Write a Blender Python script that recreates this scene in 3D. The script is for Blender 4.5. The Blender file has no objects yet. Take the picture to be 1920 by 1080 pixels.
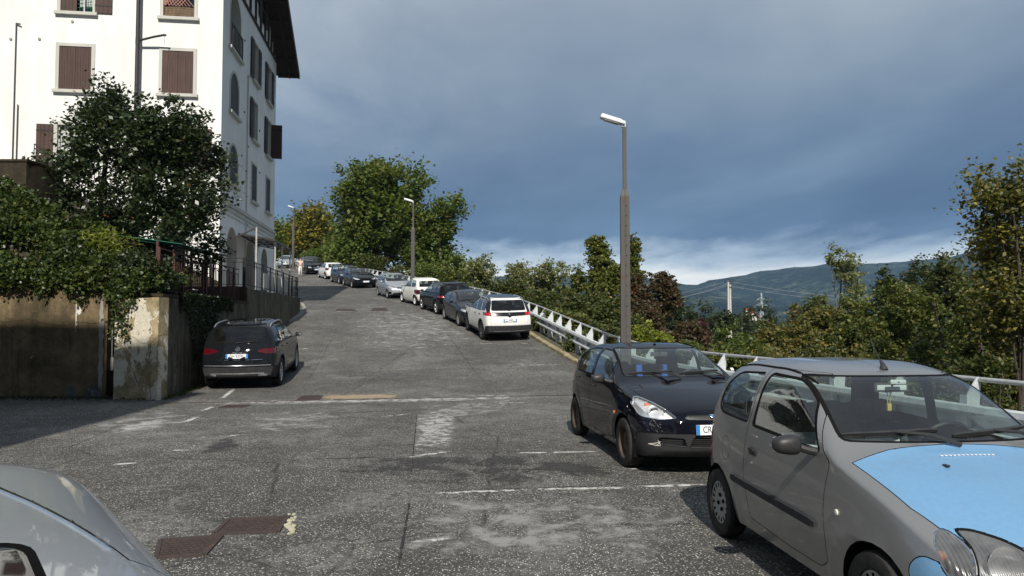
import bpy, bmesh, math, random
import numpy as np
from mathutils import Vector, Matrix, noise as mnoise
from mathutils.bvhtree import BVHTree
R = math.radians
random.seed(7)
SC = bpy.context.scene
COL = SC.collection

# ------------------------------------------------------------------ camera
F = 1400.0
CAM_H = 1.75
PITCH = math.atan(60 / F)
cam_d = bpy.data.cameras.new('camera')
cam = bpy.data.objects.new('camera', cam_d)
COL.objects.link(cam)
cam.location = (0, 0, CAM_H)
cam.rotation_euler = (R(90) + PITCH, 0, 0)
cam_d.sensor_width = 36
cam_d.lens = 36 * F / 1920
cam_d.clip_start = 0.05
cam_d.clip_end = 20000
SC.camera = cam

# ------------------------------------------------------------------ sun, sky, exposure
SUN_EL, SUN_AZ = 40.0, -2.0          # light travels towards +Y, a hair to the left
sun_d = bpy.data.lights.new('sun', 'SUN')
sun_d.energy = 5.0
sun_d.angle = R(0.53)
sun_d.color = (1.0, 0.945, 0.86)
sun = bpy.data.objects.new('sun', sun_d)
COL.objects.link(sun)
sun.rotation_euler = (R(90 - SUN_EL), 0, R(-SUN_AZ))
sun.location = (0, -20, 40)

world = bpy.data.worlds.new('World')
SC.world = world
world.use_nodes = True
SC.view_settings.view_transform = 'Standard'
SC.view_settings.look = 'None'
SC.view_settings.exposure = 0.16
SC.view_settings.gamma = 1.0
SC.view_settings.use_curve_mapping = False
SC.render.engine = 'CYCLES'
SC.cycles.use_denoising = True
SC.cycles.max_bounces = 8
SC.cycles.transparent_max_bounces = 24
SC.cycles.diffuse_bounces = 3
SC.cycles.glossy_bounces = 3
SC.cycles.transmission_bounces = 4
SC.cycles.volume_bounces = 0


class NT:
    """tiny node-tree helper"""
    def __init__(self, tree):
        self.t = tree
        self.n = tree.nodes
        self.l = tree.links

    def node(self, typ, **kw):
        nd = self.n.new(typ)
        for k, v in kw.items():
            if k.startswith('i_'):
                key = k[2:]
                key = int(key) if key.isdigit() else key.replace('_', ' ')
                self.put(nd, key, v)
            else:
                setattr(nd, k, v)
        return nd

    def put(self, nd, key, v):
        s = nd.inputs[key]
        if isinstance(v, bpy.types.NodeSocket):
            self.l.new(v, s)
        elif isinstance(v, bpy.types.Node):
            self.l.new(v.outputs[0], s)
        else:
            if isinstance(v, (tuple, list)) and len(v) == 3 and s.type == 'RGBA':
                v = (*v, 1)
            s.default_value = v

    def math(self, op, a, b=0.0, c=None, clamp=False):
        nd = self.n.new('ShaderNodeMath')
        nd.operation = op
        nd.use_clamp = clamp
        self.put(nd, 0, a)
        self.put(nd, 1, b)
        if c is not None:
            self.put(nd, 2, c)
        return nd.outputs[0]

    def mix(self, f, a, b, blend='MIX'):
        nd = self.n.new('ShaderNodeMix')
        nd.data_type = 'RGBA'
        nd.blend_type = blend
        self.put(nd, 0, f)
        self.put(nd, 6, a)
        self.put(nd, 7, b)
        return nd.outputs[2]

    def ramp(self, f, stops, interp='LINEAR'):
        nd = self.n.new('ShaderNodeValToRGB')
        nd.color_ramp.interpolation = interp
        el = nd.color_ramp.elements
        while len(el) > 1:
            el.remove(el[0])
        el[0].position = stops[0][0]
        c = stops[0][1]
        el[0].color = (*c, 1) if isinstance(c, (tuple, list)) else (c, c, c, 1)
        for p, c in stops[1:]:
            e = el.new(p)
            e.color = (*c, 1) if isinstance(c, (tuple, list)) else (c, c, c, 1)
        self.put(nd, 0, f)
        return nd.outputs[0]

    def noise(self, vec, scale, detail=4, rough=0.55, dist=0.0):
        nd = self.n.new('ShaderNodeTexNoise')
        if vec is not None:
            self.put(nd, 'Vector', vec)
        nd.inputs['Scale'].default_value = scale
        nd.inputs['Detail'].default_value = detail
        nd.inputs['Roughness'].default_value = rough
        nd.inputs['Distortion'].default_value = dist
        return nd.outputs[0]

    def voro(self, vec, scale, feature='F1', out=0, rnd=1.0):
        nd = self.n.new('ShaderNodeTexVoronoi')
        nd.feature = feature
        if vec is not None:
            self.put(nd, 'Vector', vec)
        nd.inputs['Scale'].default_value = scale
        nd.inputs['Randomness'].default_value = rnd
        return nd.outputs[out]

    def mapping(self, vec, scale=(1, 1, 1), loc=(0, 0, 0), rot=(0, 0, 0)):
        nd = self.n.new('ShaderNodeMapping')
        self.put(nd, 'Vector', vec)
        nd.inputs['Scale'].default_value = scale
        nd.inputs['Location'].default_value = loc
        nd.inputs['Rotation'].default_value = rot
        return nd.outputs[0]


def build_world():
    t = NT(world.node_tree)
    t.n.clear()
    sky = t.node('ShaderNodeTexSky', sky_type='NISHITA', sun_disc=False)
    sky.sun_elevation = R(SUN_EL)
    sky.sun_rotation = R(180 + SUN_AZ)
    sky.air_density = 1.0
    sky.dust_density = 1.5
    sky.ozone_density = 1.5
    tc = t.node('ShaderNodeTexCoord')
    d = tc.outputs['Generated']
    sep = t.node('ShaderNodeSeparateXYZ', i_0=d)
    x, y, z = sep.outputs
    zz = t.math('MAXIMUM', z, 0.0)
    den = t.math('ADD', zz, 0.10)
    u = t.math('DIVIDE', x, den)
    v = t.math('DIVIDE', y, den)
    cv = t.node('ShaderNodeCombineXYZ', i_0=u, i_1=v, i_2=0.0).outputs[0]
    warp = t.noise(cv, 0.5, 3, 0.5)
    big = t.noise(t.mapping(cv, (0.62, 0.30, 1), (1.7, 0.35, 0)), 1.0, 5, 0.55, 0.35)
    fine = t.noise(t.mapping(cv, (1.5, 0.75, 1), (4.0, 2.0, 0)), 1.3, 6, 0.6, 0.25)
    # bank of storm cloud: dark slate underneath, greyer and lighter higher up
    el = t.math('ADD', z, t.math('MULTIPLY', t.math('SUBTRACT', fine, 0.5), 0.075))
    bank = t.ramp(el, [(0.0, (.78, .83, .86)), (0.056, (.82, .86, .88)), (0.082, (.44, .55, .66)), (0.108, (.105, .180, .310)),
                       (0.15, (.085, .146, .252)), (0.22, (.130, .195, .298)), (0.30, (.215, .278, .360)), (0.42, (.34, .395, .46)),
                       (0.60, (.38, .43, .49)), (1.0, (.38, .43, .49))])
    lump = t.ramp(big, [(0.32, (.66, .70, .78)), (0.46, (.93, .95, .98)), (0.58, (1.26, 1.22, 1.15)), (0.72, (1.75, 1.62, 1.45))])
    bank = t.mix(1.0, bank, lump, 'MULTIPLY')
    # thinner blue veil towards the left of the view
    left = t.ramp(t.math('DIVIDE', x, t.math('ADD', t.math('ABSOLUTE', y), 0.05)), [(0.0, 1.0), (1.0, 0.0)])
    az = t.math('DIVIDE', t.math('MULTIPLY', x, -1.0), t.math('ADD', t.math('ABSOLUTE', y), 0.2))
    veil = t.math('MULTIPLY', t.ramp(az, [(0.05, 0.0), (0.32, 1.0)]), t.ramp(z, [(0.05, 1.0), (0.22, 0.85), (0.34, 0.35)]))
    bank = t.mix(t.math('MULTIPLY', veil, 0.62), bank, t.mix(fine, (.150, .265, .430), (.30, .41, .54)))
    pale = t.math('MULTIPLY', t.ramp(t.math('ADD', az, .06), [(0.0, 0.0), (0.30, 1.0)]), t.math('MULTIPLY', t.ramp(z, [(0.15, 0.0), (0.37, 1.0)]), t.ramp(fine, [(0.35, .25), (0.65, 1.0)])))
    bank = t.mix(t.math('MULTIPLY', pale, .75), bank, (.52, .57, .61))
    # scattered cloud and clear air where the sun stands (behind the camera)
    scat = t.ramp(t.noise(cv, 0.9, 6, 0.6, 0.4), [(0.46, 0.0), (0.66, 1.0)])
    clear = t.mix(1.0, t.mix(1.0, sky.outputs[0], (0.06, 0.06, 0.06), 'MULTIPLY'), (.13, .165, .23), 'DARKEN')
    open_sky = t.mix(t.math('MULTIPLY', scat, 0.7), clear, (.20, .22, .25))
    front = t.ramp(y, [(-0.30, 0.0), (0.05, 1.0)]) if False else t.math('ADD', t.math('MULTIPLY', y, 2.6), 0.75, clamp=True)
    col = t.mix(front, open_sky, bank)
    low = t.math('LESS_THAN', z, 0.0)
    col = t.mix(low, col, (.30, .34, .38))
    bg = t.node('ShaderNodeBackground', i_0=col, i_1=1.0)
    out = t.node('ShaderNodeOutputWorld')
    t.l.new(bg.outputs[0], out.inputs[0])


build_world()


# ------------------------------------------------------------------ scene helpers
FWD = Vector((0, math.cos(PITCH), math.sin(PITCH)))
UP = Vector((0, -math.sin(PITCH), math.cos(PITCH)))


def ray(px, py):
    return Vector((1, 0, 0)) * ((px - 960) / F) + UP * ((540 - py) / F) + FWD


def P(px, py, Y):
    """the world point that a photo pixel shows at forward distance Y"""
    d = ray(px, py)
    return Vector((0, 0, CAM_H)) + d * (Y / d.y)


def lerp(a, b, t):
    return a + (b - a) * t


def sstep(a, b, x):
    t = min(1, max(0, (x - a) / (b - a)))
    return t * t * (3 - 2 * t)


SLOPE = 0.117


def gz(y):
    """height of the road: level yard, then a steady climb, level again on top"""
    w = 1.2
    a = (y - 19.6) / w
    sp = w * (math.log1p(math.exp(-abs(a))) + max(a, 0))
    b = (y - 92) / 3.0
    sp2 = 3.0 * (math.log1p(math.exp(-abs(b))) + max(b, 0))
    return SLOPE * (sp - sp2)


KERB = [(-30, 12.5), (0, 6.5), (7.6, 4.98), (13.8, 3.74), (23, 1.9), (30.3, .44), (33, -.2), (36, -1.1), (40, -2.5), (43, -3.8), (46.6, -5.6), (50, -7.1), (55, -9.4), (59, -11.4),
        (65.6, -14.4), (73, -18.2), (84, -24.2), (92, -28.5), (104, -35)]


def kerb_x(y):
    """right-hand edge of the asphalt"""
    return float(np.interp(y, [k[0] for k in KERB], [k[1] for k in KERB]))


def G(px, py):
    """where a photo pixel meets the road"""
    d = ray(px, py)
    o = Vector((0, 0, CAM_H))
    lo, hi = 0.5, 200.0
    prev = lo
    for i in range(1, 2000):
        t = lo + i * 0.1
        p = o + d * t
        if p.z < gz(p.y):
            a, b = prev, t
            for _ in range(20):
                m = (a + b) / 2
                q = o + d * m
                if q.z < gz(q.y):
                    b = m
                else:
                    a = m
            return o + d * b
        prev = t
    return o + d * prev


def setp(o, label=None, cat=None, group=None, kind=None):
    if label:
        o['label'] = label
    if cat:
        o['category'] = cat
    if group:
        o['group'] = group
    if kind:
        o['kind'] = kind
    return o


def link(name, data, parent=None, loc=None):
    o = bpy.data.objects.new(name, data)
    COL.objects.link(o)
    if parent is not None:
        o.parent = parent
    if loc is not None:
        o.location = loc
    return o


def empty(name, loc=(0, 0, 0), rot=(0, 0, 0), parent=None, **kw):
    o = link(name, None, parent, loc)
    o.rotation_euler = rot
    o.empty_display_size = 0.2
    return setp(o, **kw)


def mesh_obj(name, verts, faces, mat, parent=None, smooth=False, loc=None, mats=None, fm=None):
    me = bpy.data.meshes.new(name)
    me.from_pydata([tuple(v) for v in verts], [], [tuple(f) for f in faces])
    if mats:
        for m in mats:
            me.materials.append(m)
        if fm:
            me.polygons.foreach_set('material_index', fm)
    elif mat:
        me.materials.append(mat)
    if smooth:
        me.polygons.foreach_set('use_smooth', [True] * len(me.polygons))
    me.update()
    return link(name, me, parent, loc)


class MB:
    """collects simple solids and links them as ONE mesh object"""
    def __init__(self):
        self.v, self.f, self.m, self.s = [], [], [], []

    def add(self, verts, faces, mi=0, smooth=False):
        b = len(self.v)
        self.v += [Vector(q) for q in verts]
        self.f += [tuple(b + i for i in f) for f in faces]
        self.m += [mi] * len(faces)
        self.s += [smooth] * len(faces)
        return self

    def box(self, c, size, rot=None, mi=0, bevel=0.0):
        sx, sy, sz = [q / 2 for q in size]
        M = rot if isinstance(rot, Matrix) else (Matrix.Rotation(rot, 3, 'Z') if rot else Matrix.Identity(3))
        c = Vector(c)
        if bevel <= 0:
            vs = [c + M @ Vector((x * sx, y * sy, z * sz)) for z in (-1, 1) for y in (-1, 1) for x in (-1, 1)]
            fs = [(0, 2, 3, 1), (4, 5, 7, 6), (0, 1, 5, 4), (2, 6, 7, 3), (0, 4, 6, 2), (1, 3, 7, 5)]
            return self.add(vs, fs, mi)
        bm = bmesh.new()
        bmesh.ops.create_cube(bm, size=1)
        for v in bm.verts:
            v.co = Vector((v.co.x * 2 * sx, v.co.y * 2 * sy, v.co.z * 2 * sz))
        bmesh.ops.bevel(bm, geom=bm.edges[:], offset=bevel, segments=2, affect='EDGES', profile=0.6)
        self.add([c + M @ v.co for v in bm.verts], [[v.index for v in f.verts] for f in bm.faces], mi, True)
        bm.free()
        return self

    def beam(self, a, b, w, h=None, mi=0, up=(0, 0, 1)):
        a, b = Vector(a), Vector(b)
        h = h or w
        z = (b - a)
        L = z.length
        z.normalize()
        u = Vector(up)
        if abs(z.dot(u)) > 0.98:
            u = Vector((0, 1, 0))
        x = u.cross(z).normalized()
        y = z.cross(x)
        M = Matrix((x, y, z)).transposed()
        return self.box((a + b) / 2, (w, h, L), M, mi)

    def tube(self, pts, r, n=10, mi=0, caps=True, closed=False):
        pts = [Vector(q) for q in pts]
        rs = r if isinstance(r, (list, tuple)) else [r] * len(pts)
        vs, fs = [], []
        N = len(pts)
        px = None
        for i, q in enumerate(pts):
            if closed:
                t = pts[(i + 1) % N] - pts[i - 1]
            else:
                t = pts[min(i + 1, N - 1)] - pts[max(i - 1, 0)]
            t = t.normalized()
            if px is None:
                u = Vector((0, 0, 1)) if abs(t.z) < 0.9 else Vector((1, 0, 0))
                px = (u - t * u.dot(t)).normalized()
            else:
                px = (px - t * px.dot(t)).normalized()
            py = t.cross(px)
            for k in range(n):
                a = 2 * math.pi * k / n
                vs.append(q + (px * math.cos(a) + py * math.sin(a)) * rs[i])
        M = N if closed else N - 1
        for i in range(M):
            j = (i + 1) % N
            for k in range(n):
                fs.append((i * n + k, i * n + (k + 1) % n, j * n + (k + 1) % n, j * n + k))
        if caps and not closed:
            fs.append(tuple(range(n - 1, -1, -1)))
            fs.append(tuple((N - 1) * n + k for k in range(n)))
        return self.add(vs, fs, mi, True)

    def prism(self, poly, d0, d1, fn, mi=0, smooth=False):
        """poly 2D extruded between d0 and d1; fn(a, b, d) -> world point"""
        n = len(poly)
        vs = [fn(a, b, d0) for a, b in poly] + [fn(a, b, d1) for a, b in poly]
        fs = [tuple(range(n - 1, -1, -1)), tuple(range(n, 2 * n))]
        fs += [(i, (i + 1) % n, n + (i + 1) % n, n + i) for i in range(n)]
        return self.add(vs, fs, mi, smooth)

    def lathe(self, prof, M=None, n=24, mi=0, caps=False):
        """prof: (radius, height) list round local Z"""
        vs, fs = [], []
        M = M or Matrix.Identity(4)
        for r, h in prof:
            for k in range(n):
                a = 2 * math.pi * k / n
                vs.append(M @ Vector((r * math.cos(a), r * math.sin(a), h)))
        for i in range(len(prof) - 1):
            for k in range(n):
                fs.append((i * n + k, i * n + (k + 1) % n, (i + 1) * n + (k + 1) % n, (i + 1) * n + k))
        if caps:
            fs.append(tuple(range(n - 1, -1, -1)))
            fs.append(tuple((len(prof) - 1) * n + k for k in range(n)))
        return self.add(vs, fs, mi, True)

    def build(self, name, mat, parent=None, loc=None, fixn=False):
        mats = mat if isinstance(mat, (list, tuple)) else [mat]
        me = bpy.data.meshes.new(name)
        me.from_pydata([tuple(v) for v in self.v], [], self.f)
        for m in mats:
            me.materials.append(m)
        me.polygons.foreach_set('material_index', self.m)
        me.polygons.foreach_set('use_smooth', self.s)
        me.update()
        if fixn:
            bm = bmesh.new()
            bm.from_mesh(me)
            bmesh.ops.recalc_face_normals(bm, faces=bm.faces)
            bm.to_mesh(me)
            bm.free()
        if any(self.s):
            try:
                me.set_sharp_from_angle(angle=R(38))
            except Exception:
                pass
        return link(name, me, parent, loc)


def copy_tree(o, parent=None):
    c = o.copy()
    COL.objects.link(c)
    if parent is not None:
        c.parent = parent
    for ch in list(o.children):
        copy_tree(ch, c)
    return c


def text_mesh(s, size, mat, name='lettering', parent=None, M=None, extrude=0.0006, align='CENTER', squeeze=1.0):
    cu = bpy.data.curves.new(name, 'FONT')
    cu.body = s
    cu.size = size
    cu.extrude = extrude
    cu.align_x = align
    cu.align_y = 'CENTER'
    cu.resolution_u = 3
    ob = bpy.data.objects.new(name, cu)
    COL.objects.link(ob)
    dg = bpy.context.evaluated_depsgraph_get()
    me = bpy.data.meshes.new_from_object(ob.evaluated_get(dg))
    bpy.data.objects.remove(ob)
    bpy.data.curves.remove(cu)
    me.materials.clear()
    me.materials.append(mat)
    if M is not None:
        me.transform(M @ Matrix.Diagonal((squeeze, 1, 1, 1)))
    me.name = name
    return link(name, me, parent)
HAZE_D = 1.15e-4
# ------------------------------------------------------------------ materials
def mat(name):
    m = bpy.data.materials.new(name)
    m.use_nodes = True
    t = NT(m.node_tree)
    t.n.clear()
    out = t.node('ShaderNodeOutputMaterial')
    return m, t, out


def geo_pos(t):
    return t.node('ShaderNodeNewGeometry').outputs['Position']


def obj_pos(t):
    return t.node('ShaderNodeTexCoord').outputs['Object']


def principled(t, color, rough=0.5, metal=0.0, **kw):
    p = t.node('ShaderNodeBsdfPrincipled')
    t.put(p, 'Base Color', color)
    t.put(p, 'Roughness', rough)
    t.put(p, 'Metallic', metal)
    for k, v in kw.items():
        t.put(p, k.replace('_', ' '), v)
    return p


def bump(t, height, strength=0.3, dist=0.01):
    b = t.node('ShaderNodeBump')
    b.inputs['Strength'].default_value = strength
    b.inputs['Distance'].default_value = dist
    t.put(b, 'Height', height)
    return b.outputs[0]


def simple(name, color, rough=0.6, metal=0.0, var=0.12, scale=6.0, coat=0.0, bmp=0.0, bscale=40.0, spec=0.5):
    m, t, out = mat(name)
    pos = obj_pos(t)
    n = t.noise(pos, scale, 5, 0.6)
    c0 = tuple(c * (1 - var) for c in color)
    c1 = tuple(min(1, c * (1 + var)) for c in color)
    col = t.ramp(n, [(0.3, c0), (0.7, c1)])
    p = principled(t, col, rough, metal)
    t.put(p, 'Specular IOR Level', spec)
    if coat:
        t.put(p, 'Coat Weight', coat)
        t.put(p, 'Coat Roughness', 0.04)
    if bmp:
        t.put(p, 'Normal', bump(t, t.noise(pos, bscale, 4, 0.6), bmp, 0.01))
    t.l.new(p.outputs[0], out.inputs[0])
    return m


def car_paint(name, color, metal=0.35, rough=0.32, coat=0.8, dust=0.12, coat_rough=0.03):
    m, t, out = mat(name)
    pos = obj_pos(t)
    n = t.noise(pos, 2.2, 6, 0.6)
    n2 = t.noise(pos, 30, 4, 0.6)
    dm = t.math('MULTIPLY', t.ramp(t.math('MULTIPLY', t.math('ADD', n, n2), 0.5), [(0.42, 0.0), (0.62, 1.0)]), dust)
    # road dirt low down on the flanks
    sz = t.node('ShaderNodeSeparateXYZ', i_0=pos).outputs[2]
    low = t.math('MULTIPLY', t.ramp(sz, [(0.15, 1.0), (0.62, 0.0)]), t.math('MULTIPLY', t.ramp(n2, [(0.3, 0.3), (0.7, 1.0)]), dust * 2.2))
    dm = t.math('ADD', dm, low, clamp=True)
    col = t.mix(dm, color, (.16, .145, .12))
    p = principled(t, col, t.math('ADD', rough + .15, t.math('MULTIPLY', dm, 0.3)), metal)
    t.put(p, 'Specular IOR Level', .0 if metal < .12 else .2)
    t.put(p, 'Coat Weight', t.math('SUBTRACT', coat, t.math('MULTIPLY', dm, coat * 0.9), clamp=True))
    t.put(p, 'Coat Roughness', coat_rough)
    inner = t.node('ShaderNodeBsdfDiffuse', i_0=(.018, .018, .02))
    g = t.node('ShaderNodeNewGeometry')
    mx = t.node('ShaderNodeMixShader')
    t.l.new(g.outputs['Backfacing'], mx.inputs[0])
    t.l.new(p.outputs[0], mx.inputs[1])
    t.l.new(inner.outputs[0], mx.inputs[2])
    t.l.new(mx.outputs[0], out.inputs[0])
    return m


def glass_mat(name, tint=(.62, .70, .68), rough=0.0, ior=1.5, dirt=0.05):
    m, t, out = mat(name)
    fr = t.node('ShaderNodeFresnel')
    fr.inputs['IOR'].default_value = ior
    g = t.node('ShaderNodeNewGeometry')
    # same reflectance from either side of the single sheet
    tr = t.node('ShaderNodeBsdfTransparent', i_0=tint)
    gl = t.node('ShaderNodeBsdfGlossy', i_0=(.95, .97, 1.0), i_1=rough)
    lw = t.node('ShaderNodeLayerWeight')
    lw.inputs[0].default_value = 0.5
    face = lw.outputs['Facing']
    f = t.math('ADD', t.math('MULTIPLY', t.math('POWER', face, 4.0), 0.85), 0.07)
    mx = t.node('ShaderNodeMixShader', i_0=f)
    t.l.new(tr.outputs[0], mx.inputs[1])
    t.l.new(gl.outputs[0], mx.inputs[2])
    df = t.node('ShaderNodeBsdfDiffuse', i_0=(.35, .34, .31))
    n = t.ramp(t.noise(obj_pos(t), 5, 6, 0.65), [(0.35, 0.3), (0.7, 1.0)])
    mx2 = t.node('ShaderNodeMixShader', i_0=t.math('MULTIPLY', n, dirt))
    t.l.new(mx.outputs[0], mx2.inputs[1])
    t.l.new(df.outputs[0], mx2.inputs[2])
    t.l.new(mx2.outputs[0], out.inputs[0])
    return m


def asphalt_mat(name, worn=1.0, shade=1.0):
    m, t, out = mat(name)
    pos = geo_pos(t)
    big = t.noise(pos, 0.22, 6, 0.62, 0.3)
    mid = t.noise(pos, 1.4, 6, 0.65, 0.2)
    fin = t.noise(pos, 9, 5, 0.7)
    streak = t.noise(t.mapping(pos, (0.9, 0.10, 0.1)), 1.0, 5, 0.6, 0.2)
    vn = t.node('ShaderNodeTexVoronoi')
    t.put(vn, 'Vector', pos)
    vn.inputs['Scale'].default_value = 62
    cellcol = t.node('ShaderNodeSeparateColor', i_0=vn.outputs['Color']).outputs
    stone = t.ramp(vn.outputs['Distance'], [(0.30, 1.0), (0.52, 0.0)])
    base = t.ramp(t.math('ADD', t.math('MULTIPLY', big, 0.55), t.math('MULTIPLY', mid, 0.45)),
                  [(0.34, (.078, .076, .071)), (0.50, (.138, .134, .124)), (0.64, (.215, .208, .193))])
    base = t.mix(t.math('MULTIPLY', t.ramp(streak, [(0.42, 0.0), (0.68, 1.0)]), 0.45), base, (.105, .102, .095))
    # oil and wet stains
    st = t.ramp(t.noise(pos, 0.8, 5, 0.6, 0.5), [(0.64, 0.0), (0.74, 1.0)])
    base = t.mix(t.math('MULTIPLY', st, 0.45), base, (.022, .022, .023))
    binder = t.mix(1.0, base, (.36, .36, .36), 'MULTIPLY')
    bright = t.ramp(cellcol[0], [(0.0, (.45, .45, .44)), (0.55, (1.1, 1.08, 1.05)), (0.78, (2.2, 2.15, 2.05)), (0.90, (3.8, 3.7, 3.5)), (1.0, (5.6, 5.5, 5.2))])
    stones = t.mix(1.0, base, bright, 'MULTIPLY')
    col = t.mix(stone, binder, stones)
    col = t.mix(t.math('MULTIPLY', fin, 0.12), col, base)
    # cracks
    cr = t.voro(t.mix(0.12, pos, t.node('ShaderNodeTexNoise', i_Vector=pos, i_Scale=1.3).outputs[1]), 0.30, 'DISTANCE_TO_EDGE')
    crk = t.math('MULTIPLY', t.ramp(cr, [(0.0, 1.0), (0.007, 0.0)]), t.ramp(mid, [(0.42, 0.0), (0.5, 1.0)]))
    col = t.mix(t.math('MULTIPLY', crk, 0.75), col, (.012, .012, .012))
    if worn > 0:
        wn = t.ramp(t.math('MULTIPLY', t.noise(pos, 0.55, 7, 0.7, 0.6), t.math('ADD', fin, 0.5)), [(0.52, 0.0), (0.74, 1.0)])
        col = t.mix(t.math('MULTIPLY', wn, 0.60 * worn), col, (.25, .245, .23))
    if shade != 1.0:
        col = t.mix(1.0, col, (shade, shade, shade), 'MULTIPLY')
    p = principled(t, col, t.ramp(cellcol[1], [(0, .72), (1, .95)]), 0)
    t.put(p, 'Specular IOR Level', 0.3)
    h = t.math('ADD', t.math('MULTIPLY', stone, t.math('ADD', cellcol[0], 0.3)), t.math('MULTIPLY', fin, 1.2))
    t.put(p, 'Normal', bump(t, h, 0.55, 0.006))
    t.l.new(p.outputs[0], out.inputs[0])
    return m


def worn_paint_mat(name, color=(.55, .54, .50), keep=0.5, scale=3.0, stretch=(1, 1, 1)):
    """old road paint or a pale patch: flakes of it are gone"""
    m, t, out = mat(name)
    pos = geo_pos(t)
    sp = t.mapping(pos, stretch)
    n = t.noise(sp, scale, 7, 0.72, 0.4)
    n2 = t.noise(pos, 60, 3, 0.7)
    uvx = t.node('ShaderNodeUVMap').outputs[0]
    su = t.node('ShaderNodeSeparateXYZ', i_0=uvx).outputs
    # fade out towards the edge of the patch (uv 0..1 both ways)
    eu = t.math('MULTIPLY', t.math('MULTIPLY', su[0], t.math('SUBTRACT', 1.0, su[0])), 4)
    ev = t.math('MULTIPLY', t.math('MULTIPLY', su[1], t.math('SUBTRACT', 1.0, su[1])), 4)
    edge = t.math('POWER', t.math('MULTIPLY', eu, ev), 0.35)
    k = t.math('MULTIPLY', t.math('ADD', t.math('MULTIPLY', n, 0.75), t.math('MULTIPLY', n2, 0.25)), t.math('ADD', 0.55, t.math('MULTIPLY', edge, 0.45)))
    a = t.ramp(k, [(0.50 - 0.2 * keep, 0.0), (0.60 - 0.2 * keep, 1.0)])
    col = t.mix(t.noise(pos, 14, 5, 0.6), tuple(c * 0.7 for c in color), color)
    p = principled(t, col, 0.85)
    tr = t.node('ShaderNodeBsdfTransparent')
    mx = t.node('ShaderNodeMixShader', i_0=a)
    t.l.new(tr.outputs[0], mx.inputs[1])
    t.l.new(p.outputs[0], mx.inputs[2])
    t.l.new(mx.outputs[0], out.inputs[0])
    return m


def plaster_mat(name, color=(.80, .80, .78), stain=0.10, rough=0.85):
    m, t, out = mat(name)
    pos = geo_pos(t)
    n = t.noise(pos, 0.5, 6, 0.6)
    drip = t.noise(t.mapping(pos, (2.2, 2.2, 0.16)), 1.0, 6, 0.65)
    fin = t.noise(pos, 25, 4, 0.6)
    k = t.math('MULTIPLY', t.ramp(t.math('ADD', t.math('MULTIPLY', n, 0.5), t.math('MULTIPLY', drip, 0.5)), [(0.42, 0.0), (0.68, 1.0)]), stain * 3)
    col = t.mix(k, color, tuple(c * 0.70 for c in color))
    col = t.mix(t.math('MULTIPLY', fin, 0.12), col, tuple(c * 0.85 for c in color))
    p = principled(t, col, rough)
    t.put(p, 'Normal', bump(t, t.math('ADD', fin, t.math('MULTIPLY', n, 2)), 0.12, 0.01))
    t.l.new(p.outputs[0], out.inputs[0])
    return m


def old_wall_mat(name, tone=(.17, .135, .075), moss=(.045, .05, .02), pale=(.55, .50, .40), amount=0.5, base_z=0.0, streaky=False):
    """weathered render: ochre damp stains, black grime, places where the render has come off pale"""
    m, t, out = mat(name)
    pos = geo_pos(t)
    a = t.noise(pos, 1.1, 7, 0.68, 0.4)
    b = t.noise(pos, 3.6, 7, 0.7, 0.3)
    drip = t.noise(t.mapping(pos, (5.5, 5.5, 0.35)), 1.0, 7, 0.7, 0.2)
    f = t.noise(pos, 22, 5, 0.7)
    mixn = t.math('ADD', t.math('MULTIPLY', a, 0.45), t.math('ADD', t.math('MULTIPLY', b, 0.30), t.math('MULTIPLY', drip, 0.25 if not streaky else 0.6)))
    o = 0.0 if not streaky else 0.17
    col = t.ramp(mixn, [(0.36 + o, moss), (0.47 + o, tuple(c * 0.55 for c in tone)), (0.55 + o, tone), (0.68 + o, tuple(min(1, c * 1.55) for c in tone))])
    # grime of its own shape near the foot
    sz = t.node('ShaderNodeSeparateXYZ', i_0=pos).outputs[2]
    zz = t.math('SUBTRACT', sz, base_z)
    # pale bare patches
    pn = t.noise(t.mapping(pos, (1, 1, 0.7), (3, 1, 5)), 1.7, 8, 0.7, 0.5)
    pk = t.ramp(pn, [(0.70 - 0.14 * amount, 0.0), (0.725 - 0.14 * amount, 1.0)])
    col = t.mix(t.math('MULTIPLY', pk, 0.75), col, pale)
    col = t.mix(t.math('MULTIPLY', t.ramp(f, [(0.4, 1.0), (0.7, 0.0)]), 0.35), col, tuple(c * 0.35 for c in tone))
    cr = t.voro(t.mix(0.2, pos, t.node('ShaderNodeTexNoise', i_Vector=pos, i_Scale=2.0).outputs[1]), 0.7, 'DISTANCE_TO_EDGE')
    crk = t.ramp(cr, [(0.0, 1.0), (0.006, 0.0)])
    col = t.mix(t.math('MULTIPLY', crk, 0.7), col, (.02, .018, .012))
    p = principled(t, col, 0.92)
    t.put(p, 'Specular IOR Level', 0.2)
    t.put(p, 'Normal', bump(t, t.math('ADD', t.math('ADD', b, f), t.math('MULTIPLY', pk, -0.8)), 0.5, 0.03))
    t.l.new(p.outputs[0], out.inputs[0])
    return m


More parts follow.
